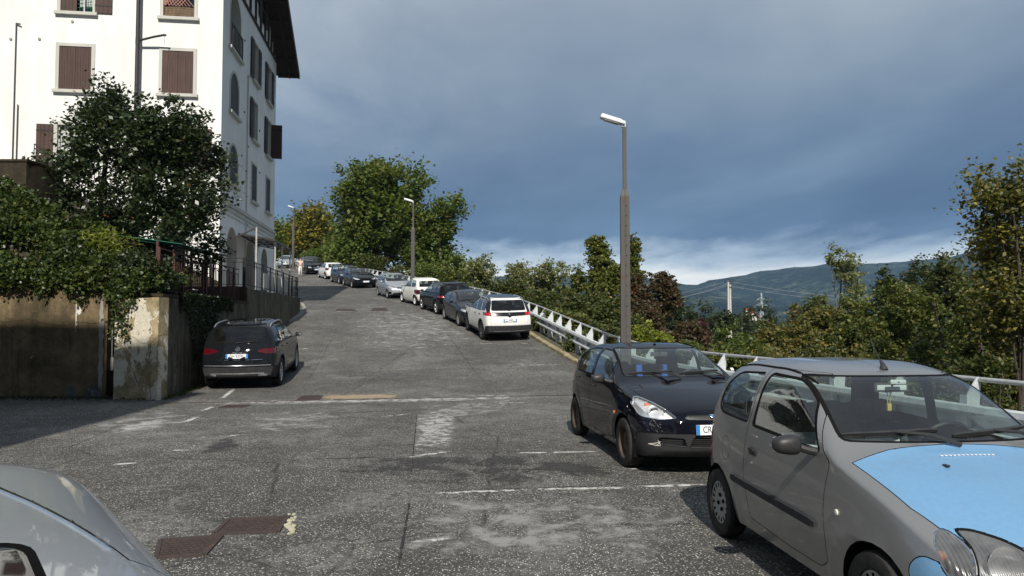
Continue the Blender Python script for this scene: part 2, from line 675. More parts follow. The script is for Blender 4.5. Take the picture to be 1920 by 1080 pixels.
def leaf_mat(name, dark, mid, light, odd=None, odd_amount=0.06, rough=0.5, trans=0.35, patch=None, patch_scale=0.35, patch_lo=.52, gloss=0.35):
    """per-leaf colour spread, plus slow drifts of colour through the crown"""
    m, t, out = mat(name)
    g = t.node('ShaderNodeNewGeometry')
    rnd = g.outputs['Random Per Island']
    pos = obj_pos(t)
    n = t.noise(pos, 0.7, 4, 0.6)
    k = t.math('ADD', t.math('MULTIPLY', rnd, 0.6), t.math('MULTIPLY', n, 0.4))
    col = t.ramp(k, [(0.18, dark), (0.48, mid), (0.80, light)])
    if patch:
        pn = t.ramp(t.math('ADD', t.noise(pos, patch_scale, 3, 0.5), t.math('MULTIPLY', t.math('SUBTRACT', rnd, 0.5), 0.22)), [(patch_lo, 0.0), (patch_lo + .1, 1.0)])
        col = t.mix(t.math('MULTIPLY', pn, 0.85), col, patch)
    if odd:
        r2 = t.math('FRACT', t.math('MULTIPLY', rnd, 37.7))
        ok = t.math('GREATER_THAN', r2, 1 - odd_amount)
        col = t.mix(ok, col, odd)
    p = principled(t, col, rough)
    t.put(p, 'Specular IOR Level', gloss)
    tl = t.node('ShaderNodeBsdfTranslucent')
    t.put(tl, 0, t.mix(1.0, col, (1.5, 1.55, .7), 'MULTIPLY'))
    mx = t.node('ShaderNodeMixShader', i_0=trans)
    t.l.new(p.outputs[0], mx.inputs[1])
    t.l.new(tl.outputs[0], mx.inputs[2])
    t.l.new(mx.outputs[0], out.inputs[0])
    return m


def wood_mat(name, color, rough=0.7, scale=1.0, axis=2):
    m, t, out = mat(name)
    pos = obj_pos(t)
    s = [14, 14, 14]
    s[axis] = 0.9
    n = t.noise(t.mapping(pos, tuple(q * scale for q in s)), 1.0, 6, 0.65, 0.2)
    n2 = t.noise(pos, 1.3, 4, 0.6)
    k = t.math('ADD', t.math('MULTIPLY', n, 0.65), t.math('MULTIPLY', n2, 0.35))
    col = t.ramp(k, [(0.32, tuple(c * 0.55 for c in color)), (0.5, color), (0.68, tuple(min(1, c * 1.5) for c in color))])
    p = principled(t, col, rough)
    t.put(p, 'Normal', bump(t, n, 0.25, 0.004))
    t.l.new(p.outputs[0], out.inputs[0])
    return m


def metal_mat(name, color, rough=0.4, metal=1.0, rust=0.0, scale=12, streak=False):
    m, t, out = mat(name)
    pos = obj_pos(t)
    n = t.noise(pos, scale, 6, 0.65)
    if streak:
        n = t.noise(t.mapping(pos, (scale, scale, scale * 0.07)), 1.0, 6, 0.65)
    col = t.ramp(n, [(0.3, tuple(c * 0.75 for c in color)), (0.7, tuple(min(1, c * 1.12) for c in color))])
    mt = metal
    if rust:
        k = t.ramp(t.noise(pos, scale * 0.6, 7, 0.72, 0.5), [(0.62 - 0.25 * rust, 0.0), (0.72 - 0.25 * rust, 1.0)])
        col = t.mix(k, col, (.13, .055, .025))
        mt = t.math('MULTIPLY', t.math('SUBTRACT', 1.0, k), metal)
        rr = t.math('ADD', rough, t.math('MULTIPLY', k, 0.4), clamp=True)
    else:
        rr = t.math('ADD', rough - 0.08, t.math('MULTIPLY', n, 0.16))
    p = principled(t, col, rr, mt)
    t.l.new(p.outputs[0], out.inputs[0])
    return m


def ribbed_lens():
    """fluted, slightly milky headlamp glass"""
    m, t, out = mat('ribbed_lens')
    pos = obj_pos(t)
    w = t.node('ShaderNodeTexWave', bands_direction='Y')
    t.put(w, 'Vector', pos)
    w.inputs['Scale'].default_value = 18
    p = principled(t, t.ramp(t.noise(pos, 9, 4), [(.3, (.10, .105, .11)), (.7, (.26, .265, .27))]), .18)
    t.put(p, 'Coat Weight', 1.0)
    t.put(p, 'Coat Roughness', .02)
    t.put(p, 'Normal', bump(t, w.outputs[1], .35, .01))
    mx = t.node('ShaderNodeMixShader', i_0=.55)
    t.l.new(t.node('ShaderNodeBsdfTransparent', i_0=(.8, .8, .8)).outputs[0], mx.inputs[1])
    t.l.new(p.outputs[0], mx.inputs[2])
    t.l.new(mx.outputs[0], out.inputs[0])
    return m


M = {}
M['asphalt'] = asphalt_mat('asphalt')
M['white_plaster'] = plaster_mat('white_plaster', (.79, .79, .765), 0.17)
M['grey_plaster'] = plaster_mat('grey_trim', (.50, .50, .46), 0.15)
M['trim_stone'] = plaster_mat('trim_stone', (.52, .52, .47), 0.2)
M['reveal'] = plaster_mat('window_reveal', (.55, .55, .52), 0.2)
M['brown_wood'] = wood_mat('brown_shutter_wood', (.058, .027, .020))
M['dark_wood'] = wood_mat('dark_shutter_wood', (.030, .020, .017))
M['slate_wood'] = wood_mat('slate_grey_shutter_wood', (.045, .052, .056))
M['beam_wood'] = wood_mat('roof_beam_wood', (.035, .024, .019))
M['roof_tile'] = simple('roof_tile', (.16, .075, .045), 0.85, var=0.35, scale=8, bmp=0.3)
M['rail_white'] = metal_mat('galvanised_rail', (.62, .65, .66), 0.55, 0.25, rust=0.05, scale=7)
M['rail_tube'] = metal_mat('galvanised_tube', (.52, .53, .52), 0.5, 0.5, rust=0.18, scale=14)
M['kerb_stone'] = simple('kerb_stone', (.26, .22, .13), 0.9, var=0.35, scale=5, bmp=0.5, bscale=30)
M['concrete'] = simple('concrete', (.28, .27, .24), 0.9, var=0.25, scale=3, bmp=0.4, bscale=30)
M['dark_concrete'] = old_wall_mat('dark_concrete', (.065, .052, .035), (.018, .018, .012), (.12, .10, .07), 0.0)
M['pole_brown'] = metal_mat('weathered_brown_pole', (.085, .078, .072), 0.65, 0.25, rust=0.12, scale=9, streak=True)
M['pole_dark'] = metal_mat('dark_pole', (.045, .042, .04), 0.6, 0.3)
M['lamp_white'] = simple('lamp_housing', (.72, .73, .74), 0.4, var=0.06)
M['lamp_glass'] = simple('lamp_bowl', (.42, .43, .42), 0.15, var=0.1, coat=0.5)
M['rust_plate'] = metal_mat('rusty_steel_plate', (.060, .042, .037), 0.75, 0.2, rust=0.12, scale=14)
M['black_plastic'] = simple('black_plastic', (.022, .022, .023), 0.5, var=0.2, scale=10)
M['grey_plastic'] = simple('grey_plastic', (.030, .030, .032), 0.6, var=0.2, scale=10, spec=.15)
M['gloss_black'] = simple('gloss_black', (.010, .010, .011), 0.15, coat=0.6)
M['rubber'] = simple('tyre_rubber', (.028, .027, .026), 0.85, var=0.35, scale=18, bmp=0.25, bscale=60, spec=.2)
M['seal'] = simple('rubber_seal', (.008, .008, .008), 0.8, spec=.08)
M['gap'] = simple('panel_gap', (.005, .005, .005), 0.9, spec=.03)
M['under'] = simple('underbody', (.008, .008, .008), 0.95, spec=.05)
M['chrome'] = metal_mat('chrome', (.82, .83, .84), 0.12, 1.0)
M['reflector'] = metal_mat('lamp_reflector', (.85, .86, .87), 0.4, .55)
M['dark_bowl'] = metal_mat('dark_lamp_bowl', (.10, .105, .11), .3, .7)
M['hubcap'] = metal_mat('silver_hubcap', (.36, .365, .37), 0.38, 0.65, rust=0.04)
M['alloy'] = metal_mat('alloy_rim', (.55, .56, .57), 0.28, 0.8)
M['dark_alloy'] = metal_mat('dark_alloy_rim', (.16, .16, .17), 0.3, 0.8)
M['steel_rim'] = metal_mat('rusty_steel_rim', (.10, .065, .045), 0.7, 0.3, rust=0.45)
M['glass'] = glass_mat('car_glass', (.70, .78, .75), dirt=0.035)
M['glass_dark'] = glass_mat('privacy_glass', (.10, .11, .12), dirt=0.03)
M['lens'] = glass_mat('headlight_lens', (.93, .94, .95), dirt=0.12)
M['lens_old'] = glass_mat('cloudy_headlight_lens', (.62, .62, .60), dirt=0.16)
M['ribbed_lens'] = ribbed_lens()
M['red_lens'] = simple('red_lens', (.30, .008, .012), 0.12, var=0.25, coat=0.8)
M['dark_red_lens'] = simple('dark_red_lens', (.07, .003, .006), 0.12, var=0.25, coat=0.8)
M['amber'] = simple('amber_lens', (.75, .20, .03), 0.15, coat=0.8)
M['plate'] = simple('plate_white', (.75, .76, .77), 0.4, var=0.05)
M['plate_blue'] = simple('plate_blue', (.02, .20, .55), 0.4, var=0.05)
M['plate_ink'] = simple('plate_ink', (.01, .01, .01), 0.5)
M['cabin'] = simple('cabin_trim', (.030, .030, .032), 0.8, var=0.2)
M['cabin_grey'] = simple('grey_dashboard', (.075, .078, .08), 0.75, var=0.15)
M['seat_cloth'] = simple('seat_cloth', (.05, .055, .06), 0.95, var=0.25, scale=40)
M['seat_light'] = simple('pale_seat_cloth', (.62, .67, .67), 0.95, var=0.2, scale=60)
M['seat_blue'] = simple('blue_seat_cloth', (.03, .12, .42), 0.95, var=0.2, scale=40)
M['paper'] = simple('white_paper', (.75, .75, .72), 0.8)
M['bark'] = simple('bark', (.055, .044, .034), 0.95, var=0.4, scale=9, bmp=0.8, bscale=25)
M['bark_pale'] = simple('pale_bark', (.16, .14, .11), 0.95, var=0.4, scale=6, bmp=0.6, bscale=20)
M['iron'] = metal_mat('black_iron', (.030, .028, .028), 0.6, 0.4, rust=0.1)
M['iron_red'] = metal_mat('red_oxide_iron', (.085, .030, .024), 0.7, 0.2, rust=0.2)
M['green_sheet'] = simple('green_canopy_sheet', (.010, .135, .075), 0.45, var=0.2)
M['pale_post'] = metal_mat('pale_steel_post', (.42, .42, .40), 0.55, 0.3)
M['window_glass'] = simple('dark_window_glass', (.015, .018, .02), 0.06, spec=0.6)
M['curtain'] = simple('lace_curtain', (.50, .51, .50), 0.9, var=0.25, scale=12)
M['brick_dark'] = simple('dark_red_brick', (.060, .026, .020), 0.9, var=0.4, scale=6, bmp=0.4)
# ------------------------------------------------------------------ car builder
def pchip(xs, ys, x):
    xs = np.asarray(xs, float)
    ys = np.asarray(ys, float)
    h = np.diff(xs)
    d = np.diff(ys) / h
    m = np.zeros_like(ys)
    m[0], m[-1] = d[0], d[-1]
    for i in range(1, len(xs) - 1):
        if d[i - 1] * d[i] <= 0:
            m[i] = 0
        else:
            w1, w2 = 2 * h[i] + h[i - 1], h[i] + 2 * h[i - 1]
            m[i] = (w1 + w2) / (w1 / d[i - 1] + w2 / d[i])
    x = np.clip(x, xs[0], xs[-1])
    i = np.clip(np.searchsorted(xs, x) - 1, 0, len(h) - 1)
    t = (x - xs[i]) / h[i]
    return ((2 * t**3 - 3 * t**2 + 1) * ys[i] + (t**3 - 2 * t**2 + t) * h[i] * m[i] + (-2 * t**3 + 3 * t**2) * ys[i + 1] + (t**3 - t**2) * h[i] * m[i + 1])


def rounded(poly, r, seg=3):
    """corner-rounded copy of a 2D polygon; r may be a list"""
    n = len(poly)
    out = []
    for i in range(n):
        p0, p1, p2 = Vector(poly[i - 1]), Vector(poly[i]), Vector(poly[(i + 1) % n])
        rr = r[i] if isinstance(r, (list, tuple)) else r
        a, b = (p0 - p1), (p2 - p1)
        d = min(rr, a.length * 0.45, b.length * 0.45)
        if d < 1e-4:
            out.append(tuple(p1))
            continue
        a = p1 + a.normalized() * d
        b = p1 + b.normalized() * d
        for k in range(seg + 1):
            t = k / seg
            q = a * (1 - t)**2 + p1 * 2 * t * (1 - t) + b * t * t
            out.append((q.x, q.y))
    return out


def ellipse(cx, cy, rx, ry, n=20, a0=0, a1=2 * math.pi):
    full = abs(a1 - a0 - 2 * math.pi) < 1e-6
    N = n if full else n - 1
    return [(cx + rx * math.cos(a0 + (a1 - a0) * i / N), cy + ry * math.sin(a0 + (a1 - a0) * i / N)) for i in range(n)]


def in_poly(poly, x, y):
    c = False
    j = len(poly) - 1
    for i in range(len(poly)):
        xi, yi = poly[i]
        xj, yj = poly[j]
        if (yi > y) != (yj > y) and x < (xj - xi) * (y - yi) / (yj - yi) + xi:
            c = not c
        j = i
    return c


class Shell:
    """half of a car body (y >= 0), x forward with s = L/2 - x measured from the nose"""
    def __init__(self, T):
        self.T = T
        L, W = T['L'], T['W'] / 2
        self.L, self.W = L, W
        ns = T.get('ns', 84)
        nb, na = T.get('nb', 12), T.get('na', 18)
        K = 6
        th = np.linspace(0, math.pi, ns)
        s = (1 - np.cos(th)) / 2 * L * 0.35 + np.linspace(0, L, ns) * 0.65
        # curves given in metres
        g = lambda k: (np.array([q[0] for q in T[k]]), np.array([q[1] for q in T[k]]))
        zt = pchip(*g('top'), s)
        zb = pchip(*g('belt'), s)
        zs = pchip(*g('sill'), s)
        w = pchip(*g('plan'), s) * W
        nn = pchip(*g('n'), s)
        zb = np.minimum(zb, zt - 0.015)
        prof = T.get('side', [(0, .935), (.14, .972), (.5, 1.0), (.75, .992), (1.0, .955)])
        fr = np.linspace(0, 1, nb + 1)
        fr = fr * 0.7 + 0.3 * (1 - np.cos(fr * math.pi)) / 2
        pr = pchip([p[0] for p in prof], [p[1] for p in prof], fr)
        tt = np.linspace(0, math.pi / 2, na + 1)[1:]
        H = T['H']
        bow = T.get('bow', 0.10)
        bown = T.get('bow_nose', 0.22)
        bowt = T.get('bow_tail', 0.14)
        tumble = T.get('tumble', 0.155)
        self.bow_at = lambda ss: bow + (bown - bow) * max(0, 1 - ss / 0.9)**1.5 + (bowt - bow) * max(0, 1 - (L - ss) / 0.6)**1.5
        bm = bmesh.new()
        rings = []
        wheels = T['wheels']      # [(s, z, arch radius)]
        for i in range(ns):
            ring = []
            for k in range(K):
                ring.append((w[i] * pr[0] * k / K, zs[i]))
            for j in range(nb + 1):
                ring.append((w[i] * pr[j], zs[i] + (zb[i] - zs[i]) * fr[j]))
            wb = w[i] * pr[-1]
            hh = zt[i] - zb[i]
            for tq in tt:
                n = nn[i]
                h = math.sin(tq)**(2 / n)
                y = math.cos(tq)**(2 / n) if tq < math.pi / 2 - 1e-6 else 0
                z = zb[i] + hh * h
                frac = max(0, z - zb[i]) / max(0.2, H - zb[i])
                ring.append((wb * y * (1 - tumble * min(1, frac)), z))
            vs = []
            for (y, z) in ring:
                ss = s[i]
                # arch lip
                if y > 0.75 * w[i] and z < zb[i] * 0.97:
                    for (ws, wz, wr) in wheels:
                        d = math.hypot(ss - ws, z - wz)
                        y += T.get('flare', 0.014) * math.exp(-((d - wr) / 0.045)**2)
                x = L / 2 - ss - self.bow_x(ss, y)
                vs.append(bm.verts.new((x, y, z)))
            rings.append(vs)
        nr = len(rings[0])
        for i in range(ns - 1):
            for j in range(nr - 1):
                bm.faces.new((rings[i][j], rings[i][j + 1], rings[i + 1][j + 1], rings[i + 1][j]))
        # nose and tail caps
        for side in (0, 1):
            rg = rings[0] if side == 0 else rings[-1]
            ss = s[0] if side == 0 else s[-1]
            K2 = K
            rows = []
            top = rg[-1]
            z0, z1 = rg[0].co.z, top.co.z
            for j in range(K, nr):
                v = rg[j]
                if j == nr - 1:
                    rows.append([v] * (K2 + 1))
                    continue
                row = []
                for k in range(K2):
                    if j == K:
                        row.append(rg[k])
                        continue
                    y = v.co.y * k / K2
                    f = (v.co.z - z0) / (z1 - z0)
                    bl = T.get('cap_bulge', 0.02) * math.sin(math.pi * f) * (1 - (k / K2)**2)
                    x = L / 2 - ss - self.bow_x(ss, y) + (bl if side == 0 else -bl)
                    row.append(bm.verts.new((x, y, v.co.z)))
                row.append(v)
                rows.append(row)
            for a in range(len(rows) - 1):
                for k in range(K2):
                    q = [rows[a][k], rows[a][k + 1], rows[a + 1][k + 1], rows[a + 1][k]]
                    q2 = []
                    for v in q:
                        if v not in q2:
                            q2.append(v)
                    if len(q2) < 3:
                        continue
                    if side == 0:
                        q2.reverse()
                    try:
                        bm.faces.new(q2)
                    except ValueError:
                        pass
        bm.normal_update()
        # make everything look outwards
        c = Vector((0, 0, H * 0.45))
        bmesh.ops.recalc_face_normals(bm, faces=bm.faces)
        bm.faces.ensure_lookup_table()
        tf = max(bm.faces, key=lambda f: f.calc_center_median().z)
        if tf.normal.z < 0:
            bmesh.ops.reverse_faces(bm, faces=bm.faces)
        self.bm = bm
        self.lay = bm.faces.layers.int.new('rid')
        self.regs = {}
        self.nid = 1

    def bow_x(self, ss, y):
        q = (y / self.W)**2
        sgn = 1.0
        b = self.bow_at(ss)
        # the tail bows the other way
        f = min(1, max(0, (ss - self.L * 0.5) / (self.L * 0.25)))
        f = f * f * (3 - 2 * f)
        return b * q * (1 - 2 * f)

    def axes(self, view):
        if view == 'side':
            return lambda c: (self.L / 2 - c.x, c.z), Vector((0, 1, 0))
        if view == 'front':
            return lambda c: (c.y, c.z), Vector((1, 0, 0))
        if view == 'rear':
            return lambda c: (c.y, c.z), Vector((-1, 0, 0))
        if view == 'top':
            return lambda c: (self.L / 2 - c.x, c.y), Vector((0, 0, 1))

    def unproj(self, view, a, b):
        if view == 'side':
            return Vector((self.L / 2 - a, 0, b))
        if view in ('front', 'rear'):
            return Vector((0, a, b))
        return Vector((self.L / 2 - a, b, 0))

    def cut(self, name, poly, view, thr=0.15, srange=None, part='mirror', over=False, rim=0.0, depth=0.0, mat=None, rim_mat=None, delete=False, zmin=None):
        """part: 'mirror' = a piece each side, 'centre' = one piece across the car, 'body' = stays on the body mesh"""
        bm = self.bm
        pj, d = self.axes(view)
        xs = [p[0] for p in poly]
        ys = [p[1] for p in poly]
        x0, x1, y0, y1 = min(xs), max(xs), min(ys), max(ys)
        lay = self.lay
        cand = []
        for f in bm.faces:
            if f[lay] != 0 and not over:
                continue
            if f.normal.dot(d) < thr:
                continue
            if srange is not None:
                sc = self.L / 2 - f.calc_center_median().x
                if sc < srange[0] or sc > srange[1]:
                    continue
            pr = [pj(v.co) for v in f.verts]
            if max(p[0] for p in pr) < x0 or min(p[0] for p in pr) > x1 or max(p[1] for p in pr) < y0 or min(p[1] for p in pr) > y1:
                continue
            cand.append(f)
        cand = set(cand)
        n = len(poly)
        for i in range(n):
            p, q = poly[i], poly[(i + 1) % n]
            e = Vector((q[0] - p[0], q[1] - p[1]))
            el = e.length
            if el < 1e-5:
                continue
            e /= el
            nx, ny = -e.y, e.x
            loc = []
            for f in cand:
                smin, smax, tmin, tmax = 1e9, -1e9, 1e9, -1e9
                for v in f.verts:
                    a, b = pj(v.co)
                    a -= p[0]
                    b -= p[1]
                    t_ = a * e.x + b * e.y
                    s_ = a * nx + b * ny
                    if t_ < tmin: tmin = t_
                    if t_ > tmax: tmax = t_
                    if s_ < smin: smin = s_
                    if s_ > smax: smax = s_
                if smin < -1e-6 and smax > 1e-6 and tmax > -0.002 and tmin < el + 0.002:
                    loc.append(f)
            if not loc:
                continue
            P0 = self.unproj(view, *p)
            P1 = self.unproj(view, *q)
            no = (P1 - P0).cross(d).normalized()
            geom = set(loc)
            for f in loc:
                geom.update(f.edges)
                geom.update(f.verts)
            for f in loc:
                cand.discard(f)
            res = bmesh.ops.bisect_plane(bm, geom=list(geom), dist=1e-5, plane_co=P0, plane_no=no)
            for g in res['geom']:
                if isinstance(g, bmesh.types.BMFace):
                    cand.add(g)
        inside = []
        for f in cand:
            if not f.is_valid:
                continue
            a, b = pj(f.calc_center_median())
            if in_poly(poly, a, b):
                inside.append(f)
        if delete:
            bmesh.ops.delete(bm, geom=inside, context='FACES')
            return []
        if not inside:
            return []
        rid = self.nid
        self.nid += 1
        self.regs[rid] = dict(name=name, part=part, mat=mat, rim_mat=rim_mat, rim=0)
        rimf = []
        if rim > 0:
            res = bmesh.ops.inset_region(bm, faces=inside, thickness=rim, depth=depth, use_even_offset=True, use_boundary=False)
            rimf = res['faces']
            for f in inside:
                for v in f.verts:
                    if abs(v.co.y) < 0.004:
                        v.co.y = 0
        for f in inside:
            f[lay] = rid * 2
        for f in rimf:
            f[lay] = rid * 2 + 1
        return inside

    def finish(self, name, root, paint, floor_z=None):
        """mirror, split into objects with shared normals"""
        bm = self.bm
        for v in bm.verts:
            if abs(v.co.y) < 1e-4:
                v.co.y = 0.0
        lay = self.lay
        side = bm.faces.layers.int.new('sd')
        geom = bm.verts[:] + bm.edges[:] + bm.faces[:]
        for f in bm.faces:
            f[side] = 1
        dup = bmesh.ops.duplicate(bm, geom=geom)
        nf = [g for g in dup['geom'] if isinstance(g, bmesh.types.BMFace)]
        nv = [g for g in dup['geom'] if isinstance(g, bmesh.types.BMVert)]
        for v in nv:
            v.co.y = -v.co.y
        bmesh.ops.reverse_faces(bm, faces=nf)
        for f in nf:
            f[side] = -1
        cen = [v for v in bm.verts if abs(v.co.y) < 1e-5]
        bmesh.ops.remove_doubles(bm, verts=cen, dist=1e-5)
        bm.normal_update()
        bm.verts.index_update()
        self.bvh = BVHTree.FromBMesh(bm)
        # smooth normals that ignore the rims' tiny walls
        groups = {}
        for f in bm.faces:
            k = f[lay]
            rid = k // 2
            if rid == 0:
                key = (0, 0)
            else:
                r = self.regs[rid]
                if r['part'] == 'body':
                    key = (0, 0)
                elif r['part'] == 'centre':
                    key = (rid, 0)
                else:
                    key = (rid, f[side])
            groups.setdefault(key, []).append(f)
        objs = {}
        for key, fs in groups.items():
            rid, sd = key
            reg = self.regs.get(rid)
            nm = name if rid == 0 else reg['name']
            mats, mi, vmap, verts, faces, nors = [], [], {}, [], [], []
            for f in fs:
                r2 = f[lay] // 2
                rr = self.regs.get(r2)
                if rr is None:
                    m = paint
                else:
                    m = (rr['rim_mat'] or M['gap']) if f[lay] % 2 else (rr['mat'] or paint)
                if f.normal.z < -0.9 and f.calc_center_median().z < self.T['H'] * 0.3 and rid == 0:
                    m = M['under']
                if m not in mats:
                    mats.append(m)
                mi.append(mats.index(m))
                idx = []
                for v in f.verts:
                    if v.index not in vmap:
                        vmap[v.index] = len(verts)
                        verts.append(tuple(v.co))
                        nors.append(tuple(v.normal))
                    idx.append(vmap[v.index])
                faces.append(idx)
            me = bpy.data.meshes.new(nm)
            me.from_pydata(verts, [], faces)
            for m in mats:
                me.materials.append(m)
            me.polygons.foreach_set('material_index', mi)
            me.polygons.foreach_set('use_smooth', [True] * len(faces))
            me.update()
            try:
                me.set_sharp_from_angle(angle=R(42))
            except Exception:
                pass
            ob = link(nm, me, root)
            objs.setdefault((nm if rid else '_body'), []).append((sd, ob))
        bm.free()
        self.objs = objs
        return objs

    def hit(self, view, a, b, sign=1):
        """surface point and normal seen in a view; sign picks the side for 'side'"""
        L = self.L
        if view == 'side':
            o, d = Vector((L / 2 - a, sign * 3, b)), Vector((0, -sign, 0))
        elif view == 'front':
            o, d = Vector((5, a, b)), Vector((-1, 0, 0))
        elif view == 'rear':
            o, d = Vector((-5, a, b)), Vector((1, 0, 0))
        else:
            o, d = Vector((L / 2 - a, b, 4)), Vector((0, 0, -1))
        h = self.bvh.ray_cast(o, d)
        return h[0], h[1]


def scale_pts(pts, sx, sz):
    return [(a * sx, b * sz) for a, b in pts]


def wheel_mesh(root, x, y, r, width, style, sgn, name='wheel', steer=0.0):
    """wheel > tyre, rim"""
    w = empty('wheel', (x, y, r), (0, 0, steer), parent=root)
    base = Matrix.Rotation(R(-90) * sgn, 4, 'X')      # local z points outwards
    hw = width / 2
    rr = r * (0.70 if style in ('alloy', 'dark_alloy', 'alloy5') else 0.635)
    mb = MB()
    prof = [(rr * .97, -hw * .75), (rr * 1.02, -hw * .95), (r * .90, -hw * 1.03), (r * .965, -hw * .93), (r * .993, -hw * .70), (r, -hw * .3), (r, hw * .3),
            (r * .993, hw * .70), (r * .965, hw * .93), (r * .90, hw * 1.03), (rr * 1.02, hw * .95), (rr * .97, hw * .75)]
    mb.lathe(prof, base, 40)
    # tread grooves as thin dark rings are left to geometry: three shallow steps
    tyre = mb.build('tyre', M['rubber'], w)
    mb = MB()
    bm_m = {'hubcap': M['hubcap'], 'steel': M['steel_rim'], 'alloy': M['alloy'], 'alloy5': M['alloy'], 'dark_alloy': M['dark_alloy'], 'white': M['lamp_white']}[style]
    # barrel
    mb.lathe([(rr * .98, -hw * .8), (rr * .90, -hw * .6), (rr * .88, hw * .3), (rr * .96, hw * .74), (rr * 1.0, hw * .86), (rr * 1.015, hw * .80)], base, 40, 1 if style == 'hubcap' else 0)
    mb.lathe([(0.001, -hw * .2), (rr * .9, -hw * .2)], base, 24, 1)
    def disc_pt(rad, a, z):
        return base @ Vector((rad * math.cos(a), rad * math.sin(a), z))
    zf = hw * .72
    if style == 'hubcap':
        # dished cover with rim slots
        mb.lathe([(0.001, zf * .80), (rr * .30, zf * .82), (rr * .62, zf * 1.02), (rr * .70, zf * 1.03)], base, 36, 0)
        mb.lathe([(rr * .90, zf * 1.08), (rr * .985, zf * 1.12), (rr * 1.0, zf * 1.0)], base, 36, 0)
        n = 16
        for i in range(n):
            a = 2 * math.pi * i / n
            da = 2 * math.pi / n * .33
            q = [disc_pt(rr * .69, a - da, zf * 1.03), disc_pt(rr * .91, a - da * .8, zf * 1.08), disc_pt(rr * .91, a + da * .8, zf * 1.08), disc_pt(rr * .69, a + da, zf * 1.03)]
            mb.add(q, [(0, 1, 2, 3)], 0)
        for i in range(4):
            a = 2 * math.pi * i / 4 + .3
            c = disc_pt(rr * .33, a, zf * .9)
            mb.lathe([(rr * .10, 0), (rr * .085, .008), (.001, .002)], Matrix.Translation(c) @ base, 12, 1)
    elif style == 'steel':
        mb.lathe([(0.03, zf * .30), (rr * .28, zf * .34), (rr * .36, zf * .62), (rr * .55, zf * .72), (rr * .66, zf * .45), (rr * .86, zf * .30)], base, 32, 0)
        mb.lathe([(.001, zf * .72), (.022, zf * .70), (.030, zf * .3)], base, 16, 0)
        for i in range(12):
            a = 2 * math.pi * i / 12
            mb.lathe([(.016, 0), (.001, .002)], Matrix.Translation(disc_pt(rr * .70, a, zf * .47)) @ base, 8, 1)
        for i in range(4):
            a = 2 * math.pi * i / 4 + .4
            mb.lathe([(.009, 0), (.009, .012), (.001, .013)], Matrix.Translation(disc_pt(rr * .20, a, zf * .33)) @ base, 6, 0)
    else:
        n = 5 if style != 'dark_alloy' else 5
        mb.lathe([(.001, zf * .9), (rr * .14, zf * .92), (rr * .20, zf * .70), (rr * .2, 0)], base, 20, 0)
        mb.lathe([(rr * .91, zf * 0.9), (rr * .985, zf * 1.08), (rr * 1.0, zf)], base, 40, 0)
        for i in range(n):
            for off in (-.17, .17):
                a = 2 * math.pi * i / n
                da0, da1 = .10, .055
                a0, a1 = a + off * .6, a + off
                top = [disc_pt(rr * .14, a0 - da0 * 1.3, zf * .90), disc_pt(rr * .93, a1 - da1, zf * 1.02), disc_pt(rr * .93, a1 + da1, zf * 1.02), disc_pt(rr * .14, a0 + da0 * 1.3, zf * .90)]
                bot = [disc_pt(rr * .14, a0 - da0 * 1.3, zf * .45), disc_pt(rr * .93, a1 - da1, zf * .55), disc_pt(rr * .93, a1 + da1, zf * .55), disc_pt(rr * .14, a0 + da0 * 1.3, zf * .45)]
                mb.add(top + bot, [(0, 1, 2, 3), (4, 7, 6, 5), (0, 4, 5, 1), (1, 5, 6, 2), (2, 6, 7, 3), (3, 7, 4, 0)], 0)
    mb.build('rim', [bm_m, M['under']], w, fixn=False)
    return w


def number_plate(root, p, n, text, width=0.36, height=0.11, us=False, front=True, name='number_plate', both=True):
    """p centre, n outward normal; x of the plate runs to the viewer's right"""
    n = Vector(n)
    n = Vector((1 if n.x > 0 else -1, 0, max(-.05, min(.12, n.z)))).normalized()
    zz = Vector((0, 0, 1))
    right = zz.cross(n).normalized()
    up = n.cross(right).normalized()
    Mx = Matrix((right, up, n)).transposed().to_4x4()
    Mx.translation = Vector(p) + n * 0.022
    mb = MB()
    mb.box((0, 0, 0), (width, height, .008))
    mb.v = [Mx @ v for v in mb.v]
    pl = mb.build(name, M['plate'], root)
    mb = MB()
    bw = width * .085
    mb.box((-width / 2 + bw / 2, 0, .0052), (bw, height * .98, .002))
    if both:
        mb.box((width / 2 - bw / 2, 0, .0052), (bw, height * .98, .002))
    mb.v = [Mx @ v for v in mb.v]
    mb.build('plate_band', M['plate_blue'], pl)
    if text:
        M2 = Mx @ Matrix.Translation((0, 0, .0062))
        text_mesh(text, height * .92, M['plate_ink'], 'plate_lettering', pl, M2, 0.0008, squeeze=0.80)
    return pl


def seat_mesh(root, x, y, z, mats, w=0.46, flip=1, head=True, bh=0.58):
    mb = MB()
    mb.box((x + .02, y, z + .10), (.48, w, .18), mi=0, bevel=.05)
    rot = Matrix.Rotation(R(-14), 3, 'Y')
    mb.box(Vector((x - .24, y, z + .12 + bh / 2)), (.13, w, bh), rot, 0, .05)
    rot2 = rot
    mb.box(Vector((x - .168, y, z + .14 + bh / 2)), (.016, w * .58, bh * .72), rot, 1, .006)
    mb.box(Vector((x + .03, y, z + .193)), (.38, w * .58, .014), None, 1, .005)
    if head:
        mb.box(Vector((x - .335, y, z + .20 + bh)), (.10, w * .56, .17), rot, 0, .04)
        mb.tube([(x - .31, y - .06, z + .05 + bh), (x - .33, y - .06, z + .14 + bh)], .006, 6, 2)
        mb.tube([(x - .31, y + .06, z + .05 + bh), (x - .33, y + .06, z + .14 + bh)], .006, 6, 2)
    return mb.build('seat', [mats[0], mats[1], M['chrome']], root)


